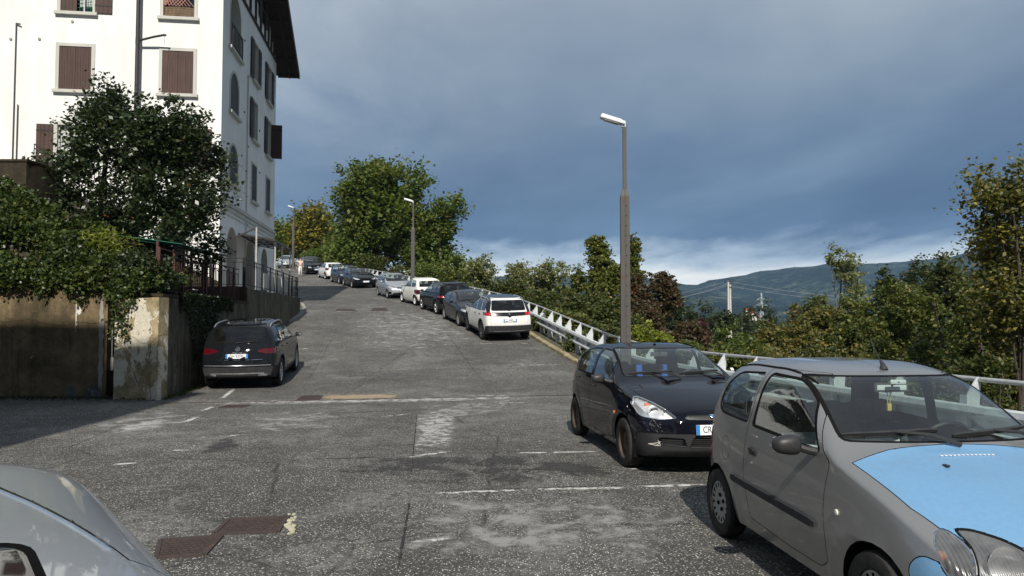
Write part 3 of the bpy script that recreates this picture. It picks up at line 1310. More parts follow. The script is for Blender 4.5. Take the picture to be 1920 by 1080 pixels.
def mirror_mesh(root, p, sgn, mat_, size=(.10, .18, .118), arm=.09, fwd=0.0):
    """door mirror standing off the door at p"""
    mb = MB()
    c = Vector(p) + Vector((-.01, sgn * (arm + size[1] / 2), .05))
    bm = bmesh.new()
    bmesh.ops.create_uvsphere(bm, u_segments=18, v_segments=12, radius=1)
    vs = []
    for v in bm.verts:
        q = v.co.copy()
        n = 2.9
        l = (abs(q.x)**n + abs(q.y)**n + abs(q.z)**n)**(1 / n)
        q /= l
        # flat glass side faces backwards
        x = q.x * size[0] * .5 * (1.25 if q.x > 0 else .45)
        taper = 1 - .16 * q.y * sgn
        vs.append(c + Vector((x, q.y * size[1] * .5, q.z * size[2] * .5 * taper)))
    mb.add(vs, [[v.index for v in f.verts] for f in bm.faces], 0, True)
    bm.free()
    mb.box(c + Vector((-size[0] * .235, 0, 0)), (.006, size[1] * .84, size[2] * .74), None, 1, .002)
    mb.tube([Vector(p) + Vector((0, -sgn * .03, 0)), Vector(p) + Vector((0, sgn * arm * .7, .02)), c + Vector((0, -sgn * size[1] * .36, -.01))], [.028, .024, .022], 8, 2)
    return mb.build('wing_mirror', [mat_, M['chrome'], M['black_plastic']], root, fixn=True)


def strip_on(shell, view, pts, w, h, mat_, name, root, sign=1, off=0.0, n_seg=10):
    """a raised strip following the surface along a 2D path of the view"""
    dense = []
    for i in range(len(pts) - 1):
        for k in range(n_seg):
            t = k / n_seg
            dense.append((lerp(pts[i][0], pts[i + 1][0], t), lerp(pts[i][1], pts[i + 1][1], t)))
    dense.append(pts[-1])
    P3, N3 = [], []
    for a, b in dense:
        p, n = shell.hit(view, a, b, sign)
        if p is None:
            continue
        P3.append(p)
        N3.append(n)
    vs, fs = [], []
    for i, p in enumerate(P3):
        t = (P3[min(i + 1, len(P3) - 1)] - P3[max(i - 1, 0)]).normalized()
        n = N3[i]
        s_ = n.cross(t).normalized()
        ends = 0.55 if i in (0, len(P3) - 1) else 1.0
        ww = w / 2 * ends
        vs += [p - s_ * ww + n * (off - .004), p - s_ * ww * .8 + n * (off + h * ends), p + s_ * ww * .8 + n * (off + h * ends), p + s_ * ww + n * (off - .004)]
    for i in range(len(P3) - 1):
        for k in range(3):
            fs.append((i * 4 + k, i * 4 + k + 1, i * 4 + k + 5, i * 4 + k + 4))
    fs.append((0, 3, 2, 1))
    q = (len(P3) - 1) * 4
    fs.append((q, q + 1, q + 2, q + 3))
    mb = MB()
    mb.add(vs, fs, 0, True)
    return mb.build(name, mat_, root, fixn=True)


def arch_liner(mb, shell, ws, wz, r, y1, depth, sgn, L, seg=18):
    """dark wheel housing"""
    vs, fs = [], []
    for k in range(seg + 1):
        a = math.pi * k / seg * 1.24 - .38
        x, z = L / 2 - ws + r * math.cos(a), wz + r * math.sin(a)
        vs += [Vector((x, sgn * (y1), z)), Vector((x, sgn * (y1 - depth), z))]
    for k in range(seg):
        fs.append((k * 2, k * 2 + 1, k * 2 + 3, k * 2 + 2))
    vs.append(Vector((L / 2 - ws, sgn * (y1 - depth), wz)))
    c = len(vs) - 1
    for k in range(seg):
        fs.append((k * 2 + 1, c, k * 2 + 3))
    mb.add(vs, fs, 0, True)


TEMPLATES = {
    'micro': dict(
        L=3.34, W=1.51, H=1.42,
        top=[(0, .56), (.04, .625), (.12, .69), (.30, .775), (.60, .875), (.92, .955), (1.02, .99), (1.20, 1.11), (1.40, 1.245), (1.58, 1.345), (1.75, 1.392), (2.1, 1.425), (2.5, 1.425), (2.85, 1.40),
             (3.0, 1.35), (3.10, 1.235), (3.19, 1.03), (3.25, .90), (3.31, .76), (3.34, .60)],
        belt=[(0, .53), (.12, .63), (.30, .71), (.60, .80), (.95, .875), (1.3, .895), (2.0, .925), (2.6, .95), (3.0, .97), (3.14, .96), (3.25, .86), (3.34, .56)],
        sill=[(0, .30), (.10, .235), (.35, .21), (.9, .20), (2.4, .20), (3.0, .23), (3.25, .28), (3.34, .33)],
        plan=[(0, .80), (.05, .865), (.15, .925), (.35, .965), (.65, .985), (1.1, 1.0), (2.3, 1.0), (2.85, .985), (3.12, .955), (3.25, .915), (3.34, .83)],
        n=[(0, 2.3), (.5, 2.3), (.92, 2.6), (1.15, 5.2), (1.6, 5.0), (2.6, 5.0), (2.95, 4.6), (3.15, 3.8), (3.34, 2.6)],
        fw=.645, rw=2.845, wr=.268, arch=.315, wwidth=.155,
        cowl=(1.00, .985), wind=[(.63, 1.005), (.54, 1.355)], rearw=[(.52, 1.30), (.58, .99)],
        side_win=[[(1.235, .93), (1.50, 1.235), (1.72, 1.325), (2.16, 1.338), (2.215, .955)], [(2.295, .96), (2.25, 1.337), (2.70, 1.315), (2.86, 1.20), (2.93, 1.03), (2.82, .975)]],
        win_r=[[.03, .06, .10, .04, .04], [.04, .04, .12, .12, .08, .05]],
        doors=[[(1.10, .33), (1.13, .62), (1.105, .895), (1.18, .93), (1.46, 1.255), (1.68, 1.365), (2.21, 1.380), (2.275, .955), (2.30, .60), (2.22, .30), (1.6, .27), (1.2, .275)]],
        hood=[(.135, 0), (.145, .40), (.22, .555), (.50, .625), (.985, .655), (1.03, .40), (1.045, 0)]),
    'hatch': dict(
        L=3.92, W=1.68, H=1.43,
        top=[(0, .62), (.03, .68), (.10, .745), (.30, .83), (.65, .925), (.98, .985), (1.10, 1.02), (1.35, 1.15), (1.60, 1.28), (1.82, 1.37), (2.05, 1.415), (2.4, 1.43), (2.9, 1.415), (3.3, 1.37),
             (3.50, 1.31), (3.62, 1.18), (3.74, 1.01), (3.82, .92), (3.89, .78), (3.92, .62)],
        belt=[(0, .58), (.10, .68), (.35, .78), (.70, .86), (1.1, .91), (1.5, .93), (2.3, .95), (3.0, .975), (3.5, .985), (3.7, .97), (3.83, .86), (3.92, .58)],
        sill=[(0, .30), (.10, .22), (.35, .20), (1.0, .20), (2.9, .20), (3.5, .24), (3.82, .29), (3.92, .34)],
        plan=[(0, .80), (.05, .86), (.15, .915), (.35, .955), (.70, .982), (1.2, 1.0), (2.7, 1.0), (3.3, .985), (3.65, .95), (3.82, .905), (3.92, .82)],
        n=[(0, 2.3), (.5, 2.3), (.98, 2.6), (1.25, 5.2), (1.8, 4.9), (3.0, 4.9), (3.4, 4.5), (3.7, 3.8), (3.92, 2.6)],
        fw=.80, rw=3.286, wr=.292, arch=.345, wwidth=.175,
        cowl=(1.06, 1.005), wind=[(.69, 1.035), (.59, 1.372)], rearw=[(.56, 1.335), (.60, 1.02)],
        side_win=[[(1.32, .965), (1.62, 1.225), (1.86, 1.335), (2.26, 1.355), (2.31, .98)], [(2.40, .985), (2.35, 1.355), (2.85, 1.345), (3.12, 1.275), (3.22, 1.00)]],
        win_r=[[.02, .06, .10, .04, .03], [.03, .04, .10, .08, .03]],
        doors=[[(1.20, .30), (1.23, .62), (1.195, .905), (1.27, .94), (1.58, 1.245), (1.83, 1.37), (2.30, 1.388), (2.355, .95), (2.36, .5), (2.33, .27), (1.6, .25)],
               [(2.365, .27), (2.375, .5), (2.37, .95), (2.315, 1.388), (2.88, 1.378), (3.17, 1.31), (3.29, 1.0), (3.22, .80), (3.05, .68), (2.93, .45), (2.90, .27)]],
        hood=[(.085, 0), (.095, .38), (.16, .56), (.45, .66), (.98, .725), (1.02, .40), (1.04, 0)]),
    'suv': dict(
        L=4.49, W=1.84, H=1.66,
        top=[(0, .74), (.03, .82), (.10, .90), (.35, .99), (.75, 1.06), (1.12, 1.10), (1.25, 1.14), (1.50, 1.28), (1.78, 1.44), (2.0, 1.55), (2.25, 1.62), (2.7, 1.66), (3.3, 1.655), (3.85, 1.615),
             (4.06, 1.57), (4.16, 1.46), (4.28, 1.24), (4.36, 1.10), (4.44, .95), (4.49, .78)],
        belt=[(0, .70), (.10, .84), (.35, .94), (.80, 1.00), (1.3, 1.03), (2.3, 1.06), (3.3, 1.09), (4.0, 1.12), (4.2, 1.10), (4.38, .98), (4.49, .70)],
        sill=[(0, .34), (.10, .28), (.4, .25), (1.0, .26), (3.4, .26), (4.1, .28), (4.4, .33), (4.49, .38)],
        plan=[(0, .84), (.05, .885), (.15, .93), (.40, .965), (.80, .985), (1.3, 1.0), (3.2, 1.0), (3.9, .985), (4.25, .96), (4.40, .93), (4.49, .88)],
        n=[(0, 2.5), (.5, 2.5), (1.12, 2.8), (1.4, 4.8), (2.0, 4.6), (3.3, 4.6), (3.9, 4.4), (4.2, 3.8), (4.49, 3.0)],
        fw=.90, rw=3.58, wr=.345, arch=.395, wwidth=.215,
        cowl=(1.20, 1.12), wind=[(.75, 1.15), (.65, 1.57)], rearw=[(.60, 1.545), (.66, 1.17)],
        side_win=[[(1.48, 1.075), (1.84, 1.40), (2.10, 1.53), (2.62, 1.56), (2.66, 1.09)], [(2.74, 1.095), (2.70, 1.56), (3.38, 1.555), (3.42, 1.115)], [(3.50, 1.12), (3.46, 1.55), (3.78, 1.525), (3.98, 1.37), (4.02, 1.16)]],
        win_r=[[.02, .06, .10, .04, .03], [.03, .04, .04, .03], [.03, .03, .08, .06, .05]],
        doors=[[(1.36, .36), (1.39, .70), (1.35, 1.02), (1.43, 1.05), (1.80, 1.42), (2.06, 1.565), (2.665, 1.597), (2.705, 1.06), (2.71, .6), (2.69, .33), (1.8, .31)],
               [(2.72, .33), (2.725, .6), (2.72, 1.06), (2.68, 1.597), (3.42, 1.59), (3.47, 1.09), (3.45, .90), (3.25, .78), (3.10, .60), (3.08, .33)]],
        hood=[(.10, 0), (.11, .50), (.20, .68), (.55, .76), (1.10, .80), (1.14, .45), (1.16, 0)]),
}


def rescale(T, L, W, H):
    sx, sy, sz = L / T['L'], (W / T['W']), H / T['H']
    D = dict(T)
    for k in ('top', 'belt', 'sill'):
        D[k] = [(a * sx, b * sz) for a, b in T[k]]
    for k in ('plan', 'n'):
        D[k] = [(a * sx, b) for a, b in T[k]]
    D['fw'], D['rw'] = T['fw'] * sx, T['rw'] * sx
    D['cowl'] = (T['cowl'][0] * sx, T['cowl'][1] * sz)
    D['wind'] = [(a * sy, b * sz) for a, b in T['wind']]
    D['rearw'] = [(a * sy, b * sz) for a, b in T['rearw']]
    D['side_win'] = [[(a * sx, b * sz) for a, b in w] for w in T['side_win']]
    D['doors'] = [[(a * sx, b * sz) for a, b in w] for w in T['doors']]
    D['hood'] = [(a * sx, b * sy) for a, b in T['hood']]
    D['L'], D['W'], D['H'] = L, W, H
    D['_s'] = (sx, sy, sz)
    return D


def lamp_housing(shell, key, root, depth=0.05, mat_=None):
    """a dark bowl with reflectors behind every clear lens piece called key"""
    for sd, ob in shell.objs.get(key, []):
        me = ob.data
        c = Vector((0, 0, 0))
        for v in me.vertices:
            c += v.co
        c /= len(me.vertices)
        vs = []
        nx = Vector((1, 0, 0)) if c.x > 0 else Vector((-1, 0, 0))
        for v in me.vertices:
            q = c + (v.co - c) * 0.97 - (v.normal * .5 + nx * .5) * depth
            vs.append(q)
        fs = [tuple(p.vertices) for p in me.polygons]
        mb = MB()
        mb.add(vs, fs, 0, True)
        h = mb.build('lamp_housing', mat_ or M['reflector'], ob)
    return


def build_car(name, tmpl, L, W, H, paint, loc, heading, label, group=None, wheels='alloy', detail=1, roof_mat=None, feats=None, T_over=None, glass=None, glass_rear=None,
              cladding=None, rails=False, z_adj=0.0, category='car', steer=0.0, hood_mat=None, mirror_mat=None, seats=None, seg=None, wr=None):
    T = rescale(TEMPLATES[tmpl], L, W, H)
    if T_over:
        T.update(T_over)
    if wr:
        T['arch'] = T['arch'] * wr / T['wr']
        T['wr'] = wr
    if seg:
        T['ns'], T['nb'], T['na'] = seg
    sx, sy, sz = T['_s']
    r = T['wr']
    T['wheels'] = [(T['fw'], r, T['arch']), (T['rw'], r, T['arch'])]
    # stand on the slope
    x0, y0 = loc
    hd = Vector((math.cos(heading), math.sin(heading), 0))
    half = (T['rw'] - T['fw']) / 2
    mid = L / 2 - (T['rw'] + T['fw']) / 2
    pf = gz(y0 + hd.y * (mid + half))
    pr_ = gz(y0 + hd.y * (mid - half))
    sd = Vector((-hd.y, hd.x, 0))
    pl = gz(y0 + sd.y * W * .45)
    prr = gz(y0 - sd.y * W * .45)
    fx = Vector((hd.x, hd.y, (pf - pr_) / (2 * half))).normalized()
    sy_ = Vector((sd.x, sd.y, (pl - prr) / (W * .9)))
    nz = fx.cross(sy_).normalized()
    sy_ = nz.cross(fx).normalized()
    rot = Matrix((fx, sy_, nz)).transposed()
    z0 = (pf + pr_) / 2 - (pf - pr_) / (2 * half) * mid
    root = empty(name, (x0, y0, z0 + z_adj), rot.to_euler(), label=label, cat=category, group=group)
    S = Shell(T)
    gl = glass or M['glass']
    glr = glass_rear or gl
    # wheel arches
    for (ws, wz, ar) in T['wheels']:
        S.cut('arch', ellipse(ws, wz, ar, ar, 28), 'side', thr=0.1, delete=True)
        S.cut('arch', [(ws - ar, 0), (ws + ar, 0), (ws + ar * .99, wz), (ws - ar * .99, wz)], 'side', thr=0.1, delete=True)
    # windscreen, rear window
    (bw, bz), (tw, tz) = T['wind']
    S.cut('windscreen', rounded([(-bw, bz), (bw, bz), (tw, tz), (-tw, tz)], .05), 'front', thr=.12, srange=(T['cowl'][0] - .12, L * .6), part='centre', rim=.022, depth=-.004, mat=gl, rim_mat=M['seal'])
    (tw, tz), (bw, bz) = T['rearw']
    S.cut('rear_window', rounded([(-bw, bz), (bw, bz), (tw, tz), (-tw, tz)], .07), 'rear', thr=.12, srange=(L * .6, L), part='centre', rim=.022, depth=-.004, mat=glr, rim_mat=M['seal'])
    for i, wpoly in enumerate(T['side_win']):
        S.cut('window', rounded(wpoly, T['win_r'][i]), 'side', thr=.1, rim=.017, depth=-.006, mat=gl if i == 0 else glr, rim_mat=M['seal'])
    if feats and 'pre' in feats:
        feats['pre'](S, T)
    if detail >= 1:
        for i, dpoly in enumerate(T['doors']):
            S.cut('door', rounded(dpoly, .03, 2), 'side', thr=.1, rim=.006, depth=0, rim_mat=M['gap'])
    if detail >= 1:
        hm = [(a, -b) for a, b in T['hood'][::-1] if b > 0] + T['hood']
        S.cut('bonnet', T['hood'] + [(T['hood'][-1][0], -.1), (T['hood'][0][0], -.1)], 'top', thr=.12, srange=(0, T['cowl'][0] + .05), part='centre', rim=.006, mat=hood_mat, rim_mat=M['gap'])
    if roof_mat is not None:
        zr = T['wind'][1][1]
        S.cut('roof', [(L * .40, -.1), (L * .40, W * .5), (L * .955, W * .5), (L * .955, -.1)], 'top', thr=.30, srange=(L * .38, L * .96), part='centre', mat=roof_mat)
    if feats and 'mid' in feats:
        feats['mid'](S, T)
    objs = S.finish('body', root, paint)
    lamp_housing(S, 'headlight', root, mat_=M['dark_bowl'] if (feats and feats.get('dark_lamp')) else None)
    # arches, floor, cabin
    mb = MB()
    for (ws, wz, ar) in T['wheels']:
        for sg in (1, -1):
            arch_liner(mb, S, ws, wz, ar * 1.0, W / 2 * .955, .30, sg, L)
    mb.box((L / 2 - (T['fw'] + T['rw']) / 2, 0, T['sill'][3][1] + .035), ((T['rw'] - T['fw']) - 2 * T['arch'] - .04, W * .86, .03), mi=0)
    mb.build('underbody', M['under'], root)
    for sg in (1, -1):
        for q, ws in enumerate((T['fw'], T['rw'])):
            wheel_mesh(root, L / 2 - ws, sg * (W / 2 - T['wwidth'] / 2 - .012), r, T['wwidth'], wheels, sg, steer=steer if q == 0 else 0)
    if detail >= 1:
        zb = T['belt'][4][1]
        c = T['cowl'][0]
        mb = MB()
        mb.box((L / 2 - c - .26, 0, zb - .02), (.50, W * .84, .10), bevel=.03)
        mb.box((L / 2 - c - .50, -W * .20 if True else 0, zb + .03), (.14, .34, .10), bevel=.03)
        mb.box((L / 2 - c - .42, 0, zb - .22), (.16, W * .80, .34), bevel=.03)
        mb.build('dashboard', M['cabin_grey'], root)
        sm = seats or (M['seat_cloth'], M['seat_cloth'])
        zf = zb - .62
        for sg in (1, -1):
            seat_mesh(root, L / 2 - c - 1.08 * sx, sg * W * .215, zf, sm)
        mb = MB()
        mb.box((L / 2 - c - 1.72 * sx, 0, zf + .12), (.46, W * .74, .20), bevel=.05)
        mb.box((L / 2 - c - 1.98 * sx, 0, zf + .42), (.14, W * .74, .50), Matrix.Rotation(R(-16), 3, 'Y'), 0, .05)
        for sg in (1, -1):
            mb.box((L / 2 - c - 2.06 * sx, sg * W * .2, zf + .72), (.09, .24, .13), Matrix.Rotation(R(-16), 3, 'Y'), 0, .035)
        mb.build('rear_seat', sm[0], root)
        # steering wheel on the left-hand side
        cx = L / 2 - c - .60
        cc = Vector((cx, W * .215, zb + .02))
        rotm = Matrix.Rotation(R(-62), 4, 'Y')
        mb = MB()
        pts = [cc + (rotm @ Vector((.185 * math.cos(a), .185 * math.sin(a), 0))) for a in [2 * math.pi * k / 24 for k in range(24)]]
        mb.tube(pts, .014, 6, closed=True)
        mb.tube([cc + rotm @ Vector((-.0, -.17, 0)), cc + rotm @ Vector((0, .17, 0))], .016, 6)
        mb.tube([cc, cc + rotm @ Vector((-.17, 0, 0))], .016, 6)
        mb.lathe([(.06, -.02), (.05, .01), (.001, .014)], Matrix.Translation(cc) @ rotm, 12)
        mb.tube([cc, cc + Vector((.3, 0, -.12))], .03, 8)
        mb.build('steering_wheel', M['black_plastic'], root)
        # interior mirror
        pm, nm = S.hit('front', 0, T['wind'][1][1] - .03)
        if pm is not None:
            mb = MB()
            mb.box(pm + Vector((-.10, 0, -.055)), (.025, .24, .06), bevel=.01)
            mb.tube([pm + Vector((-.01, 0, -.01)), pm + Vector((-.09, 0, -.04))], .008, 6)
            mb.build('rear_view_mirror', M['cabin_grey'], root)
    # door mirrors
    wp = T['side_win'][0]
    for sg in (1, -1):
        pa, na = S.hit('side', wp[0][0] + .05 * sx, wp[0][1] - .01, sg)
        if pa is not None:
            mirror_mesh(root, pa, sg, mirror_mat or paint)
    if detail >= 1:
        for i, dpoly in enumerate(T['doors']):
            mxs = max(q[0] for q in dpoly)
            zb_ = max(q[1] for q in dpoly if q[1] < H * .72)
            for sg in (1, -1):
                pa, na = S.hit('side', mxs - .16, zb_ - .10, sg)
                if pa is not None and not (feats and feats.get('nohandle')):
                    mb = MB()
                    mb.box(pa + na * .012 + Vector((0, 0, 0)), (.16, .022, .028), bevel=.008)
                    mb.build('door_handle', mirror_mat or paint, root)
        # wipers lie along the foot of the windscreen
        bw, bz = T['wind'][0]
        for ya, yb in ((-.60 * sy, -.03), (.04, .60 * sy)):
            for dz in ((.030, .050),):
                wp_ = strip_on(S, 'front', [(ya, bz + .030), (yb, bz + .058)], .020, .022, M['black_plastic'], 'wiper', root, n_seg=8)
            pa, _ = S.hit('front', min(yb + .05, bw * .93), bz - .02)
            pb, nb_ = S.hit('front', (ya + yb) / 2, bz + .044)
            if pa and pb:
                mb = MB()
                mb.tube([pa + Vector((.01, 0, .015)), pa.lerp(pb, .45) + nb_ * .05, pb + nb_ * .022], [.013, .011, .008], 6)
                mb.build('wiper_arm', M['black_plastic'], wp_)
    if rails:
        for sg in (1, -1):
            pts = []
            for k in range(9):
                s_ = lerp(2.05, 3.85, k / 8) * sx
                p_, n_ = S.hit('top', s_, sg * W * .365)
                if p_ is None:
                    continue
                lift = .045 if 0 < k < 8 else 0.0
                pts.append(p_ + Vector((0, 0, lift)))
            mb = MB()
            mb.tube(pts, .016, 8)
            mb.build('roof_rail', M['alloy'] if rails == 'silver' else M['black_plastic'], root)
    if feats and 'post' in feats:
        feats['post'](S, T, root)
    return root, S, T
# ------------------------------------------------------------------ ground, road
def tz(x, y):
    """terrain height: the road's hill, dropping away beyond the guard rail to the valley"""
    k = x - kerb_x(max(-30, min(y, 104)))
    base = gz(y) - 0.06
    if y > 104:
        base = lerp(base, base + 1.0, sstep(104, 200, y))
    if k <= 0.3:
        return base
    f = sstep(0.5, 9, k)
    z1 = lerp(base, min(base, 2.0) - 3.6, f)
    z2 = lerp(z1, -8.0, sstep(6, 60, k))
    z3 = lerp(z2, -13.0, sstep(60, 400, k))
    n = mnoise.noise(Vector((x * .08, y * .08, 0))) * 0.7 * f
    return z3 + n


def build_ground():
    ys = [-40, -25, -12] + [i * 1.5 for i in range(-4, 74)] + [115, 125, 140, 160, 190, 230, 300, 400, 600, 900, 1400, 2200, 3400, 5000]
    ks = [-5000, -2500, -1200, -600, -300, -150, -80, -40, -15, -5, 0, .25, .6, 1.2, 2, 3, 4.5, 6.5, 9, 13, 19, 28, 42, 62, 95, 150, 260, 420, 800, 1600, 3000, 5500]
    vs, fs = [], []
    for y in ys:
        kx = kerb_x(max(-30, min(y, 104)))
        for k in ks:
            vs.append((kx + k, y, tz(kx + k, y)))
    n = len(ks)
    for i in range(len(ys) - 1):
        for j in range(n - 1):
            fs.append((i * n + j, i * n + j + 1, (i + 1) * n + j + 1, (i + 1) * n + j))
    m, t, out = mat('undergrowth_soil')
    pos = geo_pos(t)
    a = t.noise(pos, 0.25, 7, 0.65)
    b = t.noise(pos, 4, 6, 0.7)
    c = t.ramp(t.math('ADD', t.math('MULTIPLY', a, .6), t.math('MULTIPLY', b, .4)), [(.35, (.018, .026, .010)), (.52, (.045, .055, .020)), (.68, (.085, .078, .034))])
    p = principled(t, c, .95)
    t.put(p, 'Normal', bump(t, b, .8, .1))
    t.l.new(p.outputs[0], out.inputs[0])
    o = mesh_obj('ground', vs, fs, m, smooth=True)
    setp(o, kind='structure')
    # road
    ys = [-30 + i * 1.0 for i in range(0, 45)] + [15 + i * .5 for i in range(0, 180)]
    ks = [-46, -38, -30, -24, -19, -15, -11, -8, -6, -4, -2, -1, 0]
    vs, fs = [], []
    for y in ys:
        for k in ks:
            x = kerb_x(y) + k
            vs.append((x, y, gz(y)))
    n = len(ks)
    for i in range(len(ys) - 1):
        for j in range(n - 1):
            fs.append((i * n + j, i * n + j + 1, (i + 1) * n + j + 1, (i + 1) * n + j))
    o = mesh_obj('road', vs, fs, M['asphalt'], smooth=True)
    setp(o, kind='structure')


build_ground()


def on_road(px, py, lift=0.004):
    p = G(px, py)
    return Vector((p.x, p.y, gz(p.y) + lift))


def patch(name, corners, mat_, lift=0.004, sub=6, parent=None):
    """quad lying on the road through four ground points (x, y), with uv"""
    a, b, c, d = [Vector((q[0], q[1])) for q in corners]
    vs, fs, uv = [], [], []
    for j in range(sub + 1):
        for i in range(sub + 1):
            u, v = i / sub, j / sub
            q = (a * (1 - u) + b * u) * (1 - v) + (d * (1 - u) + c * u) * v
            vs.append((q.x, q.y, gz(q.y) + lift))
            uv.append((u, v))
    for j in range(sub):
        for i in range(sub):
            k = j * (sub + 1) + i
            fs.append((k, k + 1, k + sub + 2, k + sub + 1))
    o = mesh_obj(name, vs, fs, mat_, parent)
    uvl = o.data.uv_layers.new(name='UVMap')
    for lp in o.data.loops:
        uvl.data[lp.index].uv = uv[lp.vertex_index]
    return o


M['paint_worn'] = worn_paint_mat('worn_road_paint', (.58, .57, .54), 0.40, 9.0)
M['paint_good'] = worn_paint_mat('white_road_paint', (.58, .57, .53), 0.50, 9.0)
M['dust_pale'] = worn_paint_mat('pale_worn_asphalt', (.27, .265, .25), 0.30, 2.6)
M['dust_streak'] = worn_paint_mat('pale_streak', (.42, .41, .39), 0.42, 5.0)
M['mortar'] = worn_paint_mat('mortar_repair', (.34, .26, .17), 0.9, 3.0)
M['dark_patch'] = worn_paint_mat('dark_asphalt_patch', (.040, .039, .037), 0.25, 1.3)


M['seam_tar'] = worn_paint_mat('seam_tar', (.018, .018, .018), 0.45, 6.0)


def mark(name, pa, pb, w, m, lift=0.004, sub=4):
    """stripe between two photo pixels on the road, w metres wide"""
    a, b = G(*pa), G(*pb)
    d = Vector((b.x - a.x, b.y - a.y)).normalized()
    n = Vector((-d.y, d.x)) * w / 2
    A, B = Vector((a.x, a.y)), Vector((b.x, b.y))
    o = patch(name, [A - n, B - n, B + n, A + n], m, lift, sub)
    return setp(o, kind='structure')


for pa, pb, w, m in [((785, 927), (1010, 918), .10, 'paint_worn'), ((995, 918), (1190, 915), .11, 'paint_good'), ((1188, 913), (1330, 909), .11, 'paint_good'),
                     ((955, 850), (1130, 847), .10, 'paint_good'), ((760, 858), (850, 846), .14, 'paint_worn'),
                     ((885, 645), (935, 644), .12, 'paint_worn'), ((975, 644), (992, 644), .12, 'paint_good'), ((940, 685), (1055, 684), .12, 'paint_worn'),
                     ((1140, 880), (1320, 878), .07, 'paint_worn'), ((415, 748), (439, 729), .13, 'paint_good'), ((345, 792), (372, 781), .13, 'paint_good'), ((377, 771), (402, 762), .13, 'paint_good'),
                     ((555, 655), (582, 653), .12, 'paint_good'), ((206, 872), (262, 868), .12, 'paint_good'), ((318, 845), (358, 844), .10, 'paint_good'), ((418, 820), (450, 815), .09, 'paint_good'),
                     ((-30, 750), (30, 742), .14, 'paint_good'),
                     ((868, 742), (990, 743), .14, 'paint_worn'), ((925, 756), (1005, 755), .12, 'paint_worn'), ((715, 782), (770, 776), .12, 'paint_worn'), ((600, 588), (720, 574), .16, 'dust_streak'),
                     ((750, 585), (838, 612), .10, 'dust_streak'), ((640, 612), (760, 612), .25, 'dust_streak'), ((765, 1018), (850, 1010), .08, 'paint_worn')]:
    mark('road_marking', pa, pb, w, M[m])
for c4, m, lift in [([(775, 770), (862, 764), (850, 850), (768, 856)], 'dust_streak', .0034), ([(770, 752), (1000, 744), (985, 775), (745, 800)], 'dust_pale', .003),
                    ([(130, 800), (330, 752), (420, 790), (180, 842)], 'dust_pale', .003), ([(240, 792), (330, 782), (300, 808), (190, 815)], 'dust_streak', .0036), ([(420, 780), (640, 757), (700, 800), (430, 830)], 'dust_pale', .003),
                    ([(385, 830), (450, 812), (470, 840), (370, 855)], 'dark_patch', .003), ([(640, 575), (860, 575), (960, 660), (640, 690)], 'dust_pale', .003),
                    ([(560, 850), (1180, 850), (1250, 905), (700, 925)], 'dark_patch', .0022), ([(700, 925), (1290, 915), (1400, 1075), (650, 1075)], 'dust_pale', .0024)]:
    pts = [G(*q) for q in c4]
    setp(patch('road_patch', [(p.x, p.y) for p in pts], M[m], lift, 8), kind='structure')

for pa, pb, w in [((782, 772), (770, 900), .022), ((770, 930), (745, 1078), .03), ((640, 602), (560, 735), .02), ((700, 852), (1128, 846), .018), ((560, 862), (770, 856), .03), ((775, 922), (1320, 906), .02), ((820, 600), (930, 735), .02)]:
    mark('road_seam', pa, pb, w, M['seam_tar'], .0052, 8)

# expansion joint right across the road, with its mortar repair and gully cover
ja, jb = G(300, 757), G(1072, 741)
dj = Vector((jb.x - ja.x, jb.y - ja.y)).normalized()
nj = Vector((-dj.y, dj.x))
mbj = MB()
for k, off in ((0, -.028), (1, .028)):
    p0 = Vector((ja.x, ja.y)) + nj * off
    p1 = Vector((jb.x, jb.y)) + nj * off
    for s in range(24):
        q0, q1 = p0.lerp(p1, s / 24), p0.lerp(p1, (s + .97) / 24)
        mbj.beam((q0.x, q0.y, gz(q0.y) + .002), (q1.x, q1.y, gz(q1.y) + .002), .016, .016)
joint = mbj.build('expansion_joint', M['rust_plate'])
setp(joint, label='thin steel expansion joint running across the road below the climb', cat='road joint')
J0, J1 = Vector((ja.x, ja.y)), Vector((jb.x, jb.y))
patch('joint_gap', [tuple(J0 - nj * .02), tuple(J1 - nj * .02), tuple(J1 + nj * .02), tuple(J0 + nj * .02)], M['gap'], .003, 6, joint)
pts = [G(596, 750), G(752, 746), G(748, 739), G(606, 741)]
o = patch('mortar_strip', [(p.x, p.y) for p in pts], M['mortar'], .006, 8)
setp(o, kind='structure')
pts = [G(320, 763), G(1065, 748), G(1060, 740), G(330, 752)]
setp(patch('road_patch', [(p.x, p.y) for p in pts], M['dust_streak'], .0028, 10), kind='structure')


